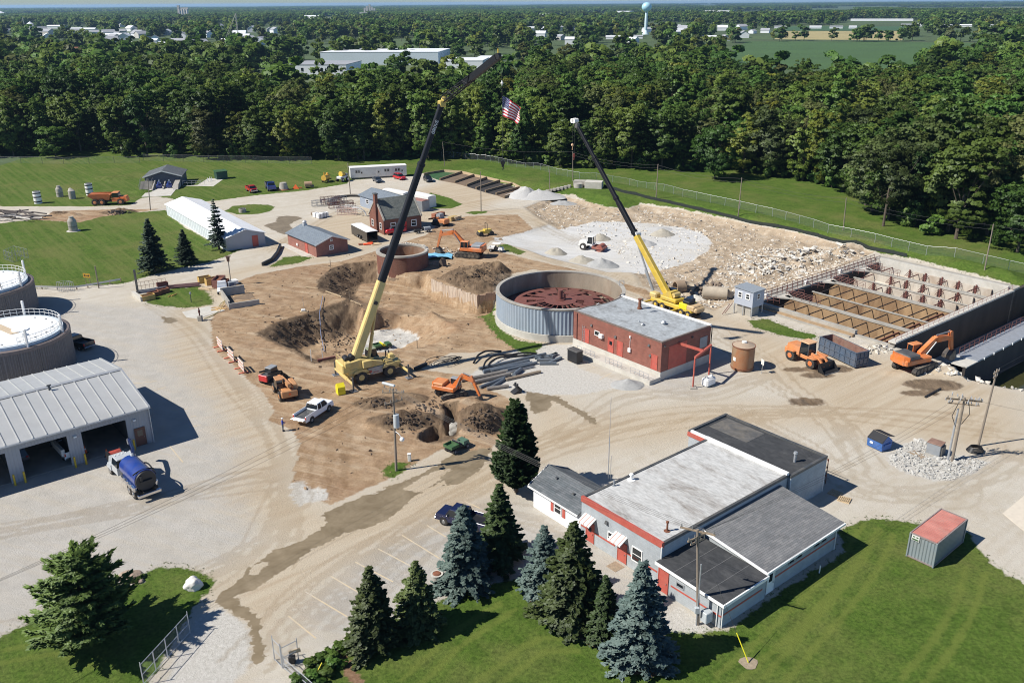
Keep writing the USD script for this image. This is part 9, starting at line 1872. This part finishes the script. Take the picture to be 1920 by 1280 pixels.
for f,s in((Y7,((955,400,1060,465),(815,455,1025,585),(680,530,860,625),(555,605,765,715),(420,685,590,785),(275,770,510,910),(180,905,335,1030),(1165,266,1250,305))),(Y1,((640,640,785,625),(770,672,830,655),(860,770,940,762),(880,810,980,800),(940,858,1005,843),(845,945,915,1030))),(Y3,((760,708,860,765),(890,850,975,800),(640,690,700,730)))):
    for x0,y0,x1,y1 in s:
        p,q=T(*f(x0,y0)),T(*f(x1,y1));d=(q-p)/np.linalg.norm(q-p);n=np.array([-d[1],d[0],0])*.06;m_=10;g=G(False)
        for k in range(m_):a,b=on(*(p+(q-p)*k/m_)[:2],.012),on(*(p+(q-p)*(k+1)/m_)[:2],.012);g.quad(a-n,b-n,b+n,a+n)
        tag(part(None,'parking_line',g,PAINT),kind='structure')
# person
def person(px,rz):
    import manifold3d as mf
    l=T(*px);t=thing('person','person in blue jacket and white hard hat standing looking down behind the white pickup','person',l,rz)
    def limb(js):
        out=None
        for(a,ra),(b,rb) in zip(js[:-1],js[1:]):
            s=mf.Manifold.batch_hull([mf.Manifold.sphere(ra,16).translate(tuple(a)),mf.Manifold.sphere(rb,16).translate(tuple(b))]);out=s if out is None else out+s
        return out
    def tm(m):q=m.to_mesh();return trimesh.Trimesh(q.vert_properties[:,:3],q.tri_verts,process=True)
    legs=limb([((0,.1,.92),.11),((.03,.11,.5),.075),((0,.12,.1),.055)])+limb([((0,-.1,.92),.11),((.0,-.11,.5),.075),((-.04,-.12,.1),.055)])
    part(t,'trousers',tm(legs),M('grey_trousers',(.10,.11,.13),.9,.1),smooth=60)
    for s in(-1,1):part(t,'shoe',G().bb((.06,s*.115,.05),(.29,.11,.1),.035),BLACK)
    tor=mf.Manifold.batch_hull([mf.Manifold.sphere(.10,16).translate(p) for p in((0,.09,.92),(0,-.09,.92),(0,.13,1.36),(0,-.13,1.36),(.03,.09,1.15),(.03,-.09,1.15))])
    arms=limb([((0,.2,1.38),.068),((.04,.26,1.1),.052),((.26,.13,1.12),.042)])+limb([((0,-.2,1.38),.068),((.04,-.26,1.1),.052),((.26,-.13,1.12),.042)])
    part(t,'jacket',tm(tor+arms),M('jacket_blue',(.02,.05,.30),.8,.1),smooth=60)
    SK=M('skin',(.45,.26,.18),.6,.05);head_=limb([((0,0,1.42),.055),((.02,0,1.56),.06)])+mf.Manifold.sphere(.1,24).scale((1.05,.85,1.25)).translate((.04,0,1.66))+mf.Manifold.sphere(.018,10).translate((.145,0,1.65))+mf.Manifold.sphere(.025,10).translate((.03,.088,1.66))+mf.Manifold.sphere(.025,10).translate((.03,-.088,1.66))
    part(t,'head',tm(head_),SK,smooth=60)
    for s in(-1,1):
        h=mf.Manifold.batch_hull([mf.Manifold.sphere(.022,10).translate(p) for p in((.29,s*.13,1.12),(.35,s*.10,1.14),(.35,s*.06,1.15))])
        for k in range(4):h=h+limb([((.35,s*(.06+.015*k),1.15),.009),((.40,s*(.05+.013*k),1.16),.008),((.42,s*(.03+.012*k),1.13),.007)])
        h=h+limb([((.31,s*.10,1.14),.011),((.35,s*.05,1.18),.009)]);part(t,'hand',tm(h),SK,smooth=60)
    part(t,'hard_hat',G(50).raw(*(lambda m:(m.vertices[:,:]*[1.15,.98,.75]+[.03,0,1.72],m.faces))(trimesh.creation.icosphere(2,.125).slice_plane([0,0,-.02],[0,0,1]))).cyl((.04,0,1.70),(.04,0,1.715),.155,n=20),WHITE);part(t,'phone',G().bb((.41,0,1.17),(.02,.14,.08),.008),BLACK)
person((531,808),.25)
# the small pole and hose in the pit, stakes, boards
l=T(*Z8(755,705));g=G();g.tube(np.array([T(*Z8(*q))+[0,-.15,.3] for q in zip(np.interp(np.linspace(0,1,24),[0,.3,.7,1],[775,752,762,785]),np.linspace(330,720,24))]),.055,6);single('blue_hose','grey-blue hose laid down the dark side of the pit','hose',g,M('hose_blue_grey',(.20,.24,.36),.6,.15))
for k,(a,b,lb) in enumerate((((795,290),(905,328),'pale board lying along the ridge between the two pits'),((970,355),(1045,388),'second pale board on the ridge between the two pits'),((650,262),(740,270),'pale timber on the dirt above the pits'))):g=G();bar(g,T(*Z8(*a))+[0,0,.12],T(*Z8(*b))+[0,0,.12],.22,.12);single('board',lb,'board',g,PALW)
for k,(x,y,h,lb) in enumerate(((692,778,1.8,'short pale post standing in the pit mouth, left one'),(772,768,1.8,'short pale post standing in the pit mouth, right one'),(868,720,1.4,'thin survey stake at the pit edge behind the crane'),(962,345,1.5,'thin stake on the ridge between the two pits'),(1440,690,1.5,'thin stake at the right edge of the pale pit floor'),(828,120,1.6,'dark stake in the grass above the upper pit'))):q=T(*Z8(x,y));single('stake',lb,'stake',G().b(q[0]-.05,q[0]+.05,q[1]-.05,q[1]+.05,q[2]-.3,q[2]+h),OFFWHITE if k<2 else WOOD)
g=G();bar(g,T(*Z8(735,785))+[0,0,.25],T(*Z8(862,762))+[0,0,.3],.3,.3);single('red_pipe','rusty red pipe lying along the front lip of the pit','pipe',g,REDST);l=T(*Z8(640,432));t=thing('survey_base','small white box on a wooden base with a thin pole above the pit','survey marker',l,.2);part(t,'base',G().bb((0,0,.1),(1.3,.9,.18),.04),PALW);part(t,'box',G().bb((-.1,0,.35),(.7,.5,.3),.05),WHITE);part(t,'pole',G().cyl((0,0,.4),(0,0,2.6),.025,n=5),GALV)
l=T(*Y2(1500,665));boulder('boulder','grey concrete lump at the lip of the trench behind the utility vehicle',Y2(1500,690),.9,(.9,.7,1.1),CONC,5)
rl=random.Random(44);LOG=M('dark_log',(.09,.075,.07),.9,.35,1);LOGW=M('pale_log',(.50,.47,.43),.9,.2,1)
for k in range(26):
    p=T(*Z4(rl.uniform(-20,300),rl.uniform(395,462)));a=rl.uniform(-.5,.25) if k%3 else rl.uniform(-1,1);d=np.array([math.cos(a),math.sin(a),rl.uniform(-.04,.04)])*rl.uniform(1.6,3.6);z=.25+rl.uniform(0,1.0)*(1 if p[0]>-95 else .6);pale=k%4==0
    single('log',('pale timber' if pale else 'dark timber')+' lying in the loose timber pile by the back road','log',G().cyl(p-d+[0,0,z],p+d+[0,0,z],.17,n=7),LOGW if pale else LOG,'pale logs of the pile' if pale else 'dark logs of the pile')
g=G(False)
for k in range(160):ck=chunk(rl.uniform(.1,.35),rl,.7);p=T(*Z4(885+rl.gauss(0,40),392+rl.gauss(0,9)));ck.xf(p+[0,0,.1],rl.uniform(0,6));g.raw(*ck.mesh())
single('dark_clods','dark clods on the earth heap by the back road','soil',g,M('dark_clod',(.07,.06,.055),.95,.3),smooth=False,kind='stuff')
g=G(False);areas=[(Y2,930,465,60,22,60),(Y2,1100,600,80,38,110),(Y2,1690,590,70,55,150),(Z6,380,900,110,30,130),(Z8,1150,470,40,18,40),(Y2,1300,500,90,40,60),(Z8,900,640,70,40,60),(Z8,640,560,120,50,140),(Z8,900,190,70,50,90)]
for f,x,y,sx_,sy_,n in areas:
    for k in range(n):ck=chunk(rl.uniform(.08,.32),rl,.7);p=T(*f(x+rl.gauss(0,sx_),y+rl.gauss(0,sy_)));ck.xf(p+[0,0,.05],rl.uniform(0,6));g.raw(*ck.mesh())
single('soil_clods','dark soil clods on the dug heaps','soil',g,M('soil_clod',(.085,.06,.042),.95,.35,2),smooth=False,kind='stuff')

g=G(False);dx0,dy0,dx1,dy1=dirt.bounds;k=0
while k<1500:
    x,y=rl.uniform(dx0,dx1),rl.uniform(dy0,dy1)
    if not dirt.contains(Point(x,y)):continue
    ck=chunk(.04+rl.expovariate(14),rl,.7);ck.xf((x,y,zt(x,y)),rl.uniform(0,6));g.raw(*ck.mesh());k+=1
single('dirt_clods','brown clods scattered over the dug dirt','soil',g,M('dirt_clod',(.27,.19,.12),.95,.35,2),smooth=False,kind='stuff')
# ------------------------------------------------------------------ air
HAZE=usdkit.material(stage,'/World/Looks/haze',{'v':('principled_volume',{'color':(.45,.70,1.0),'density':4.5e-5,'anisotropy':.2})},[],volume='v.volume')
tag(part(None,'haze',G().b(-27000,27000,-900,33000,-7.5,62),HAZE),'thin blue summer haze over the country',None,None,'stuff')
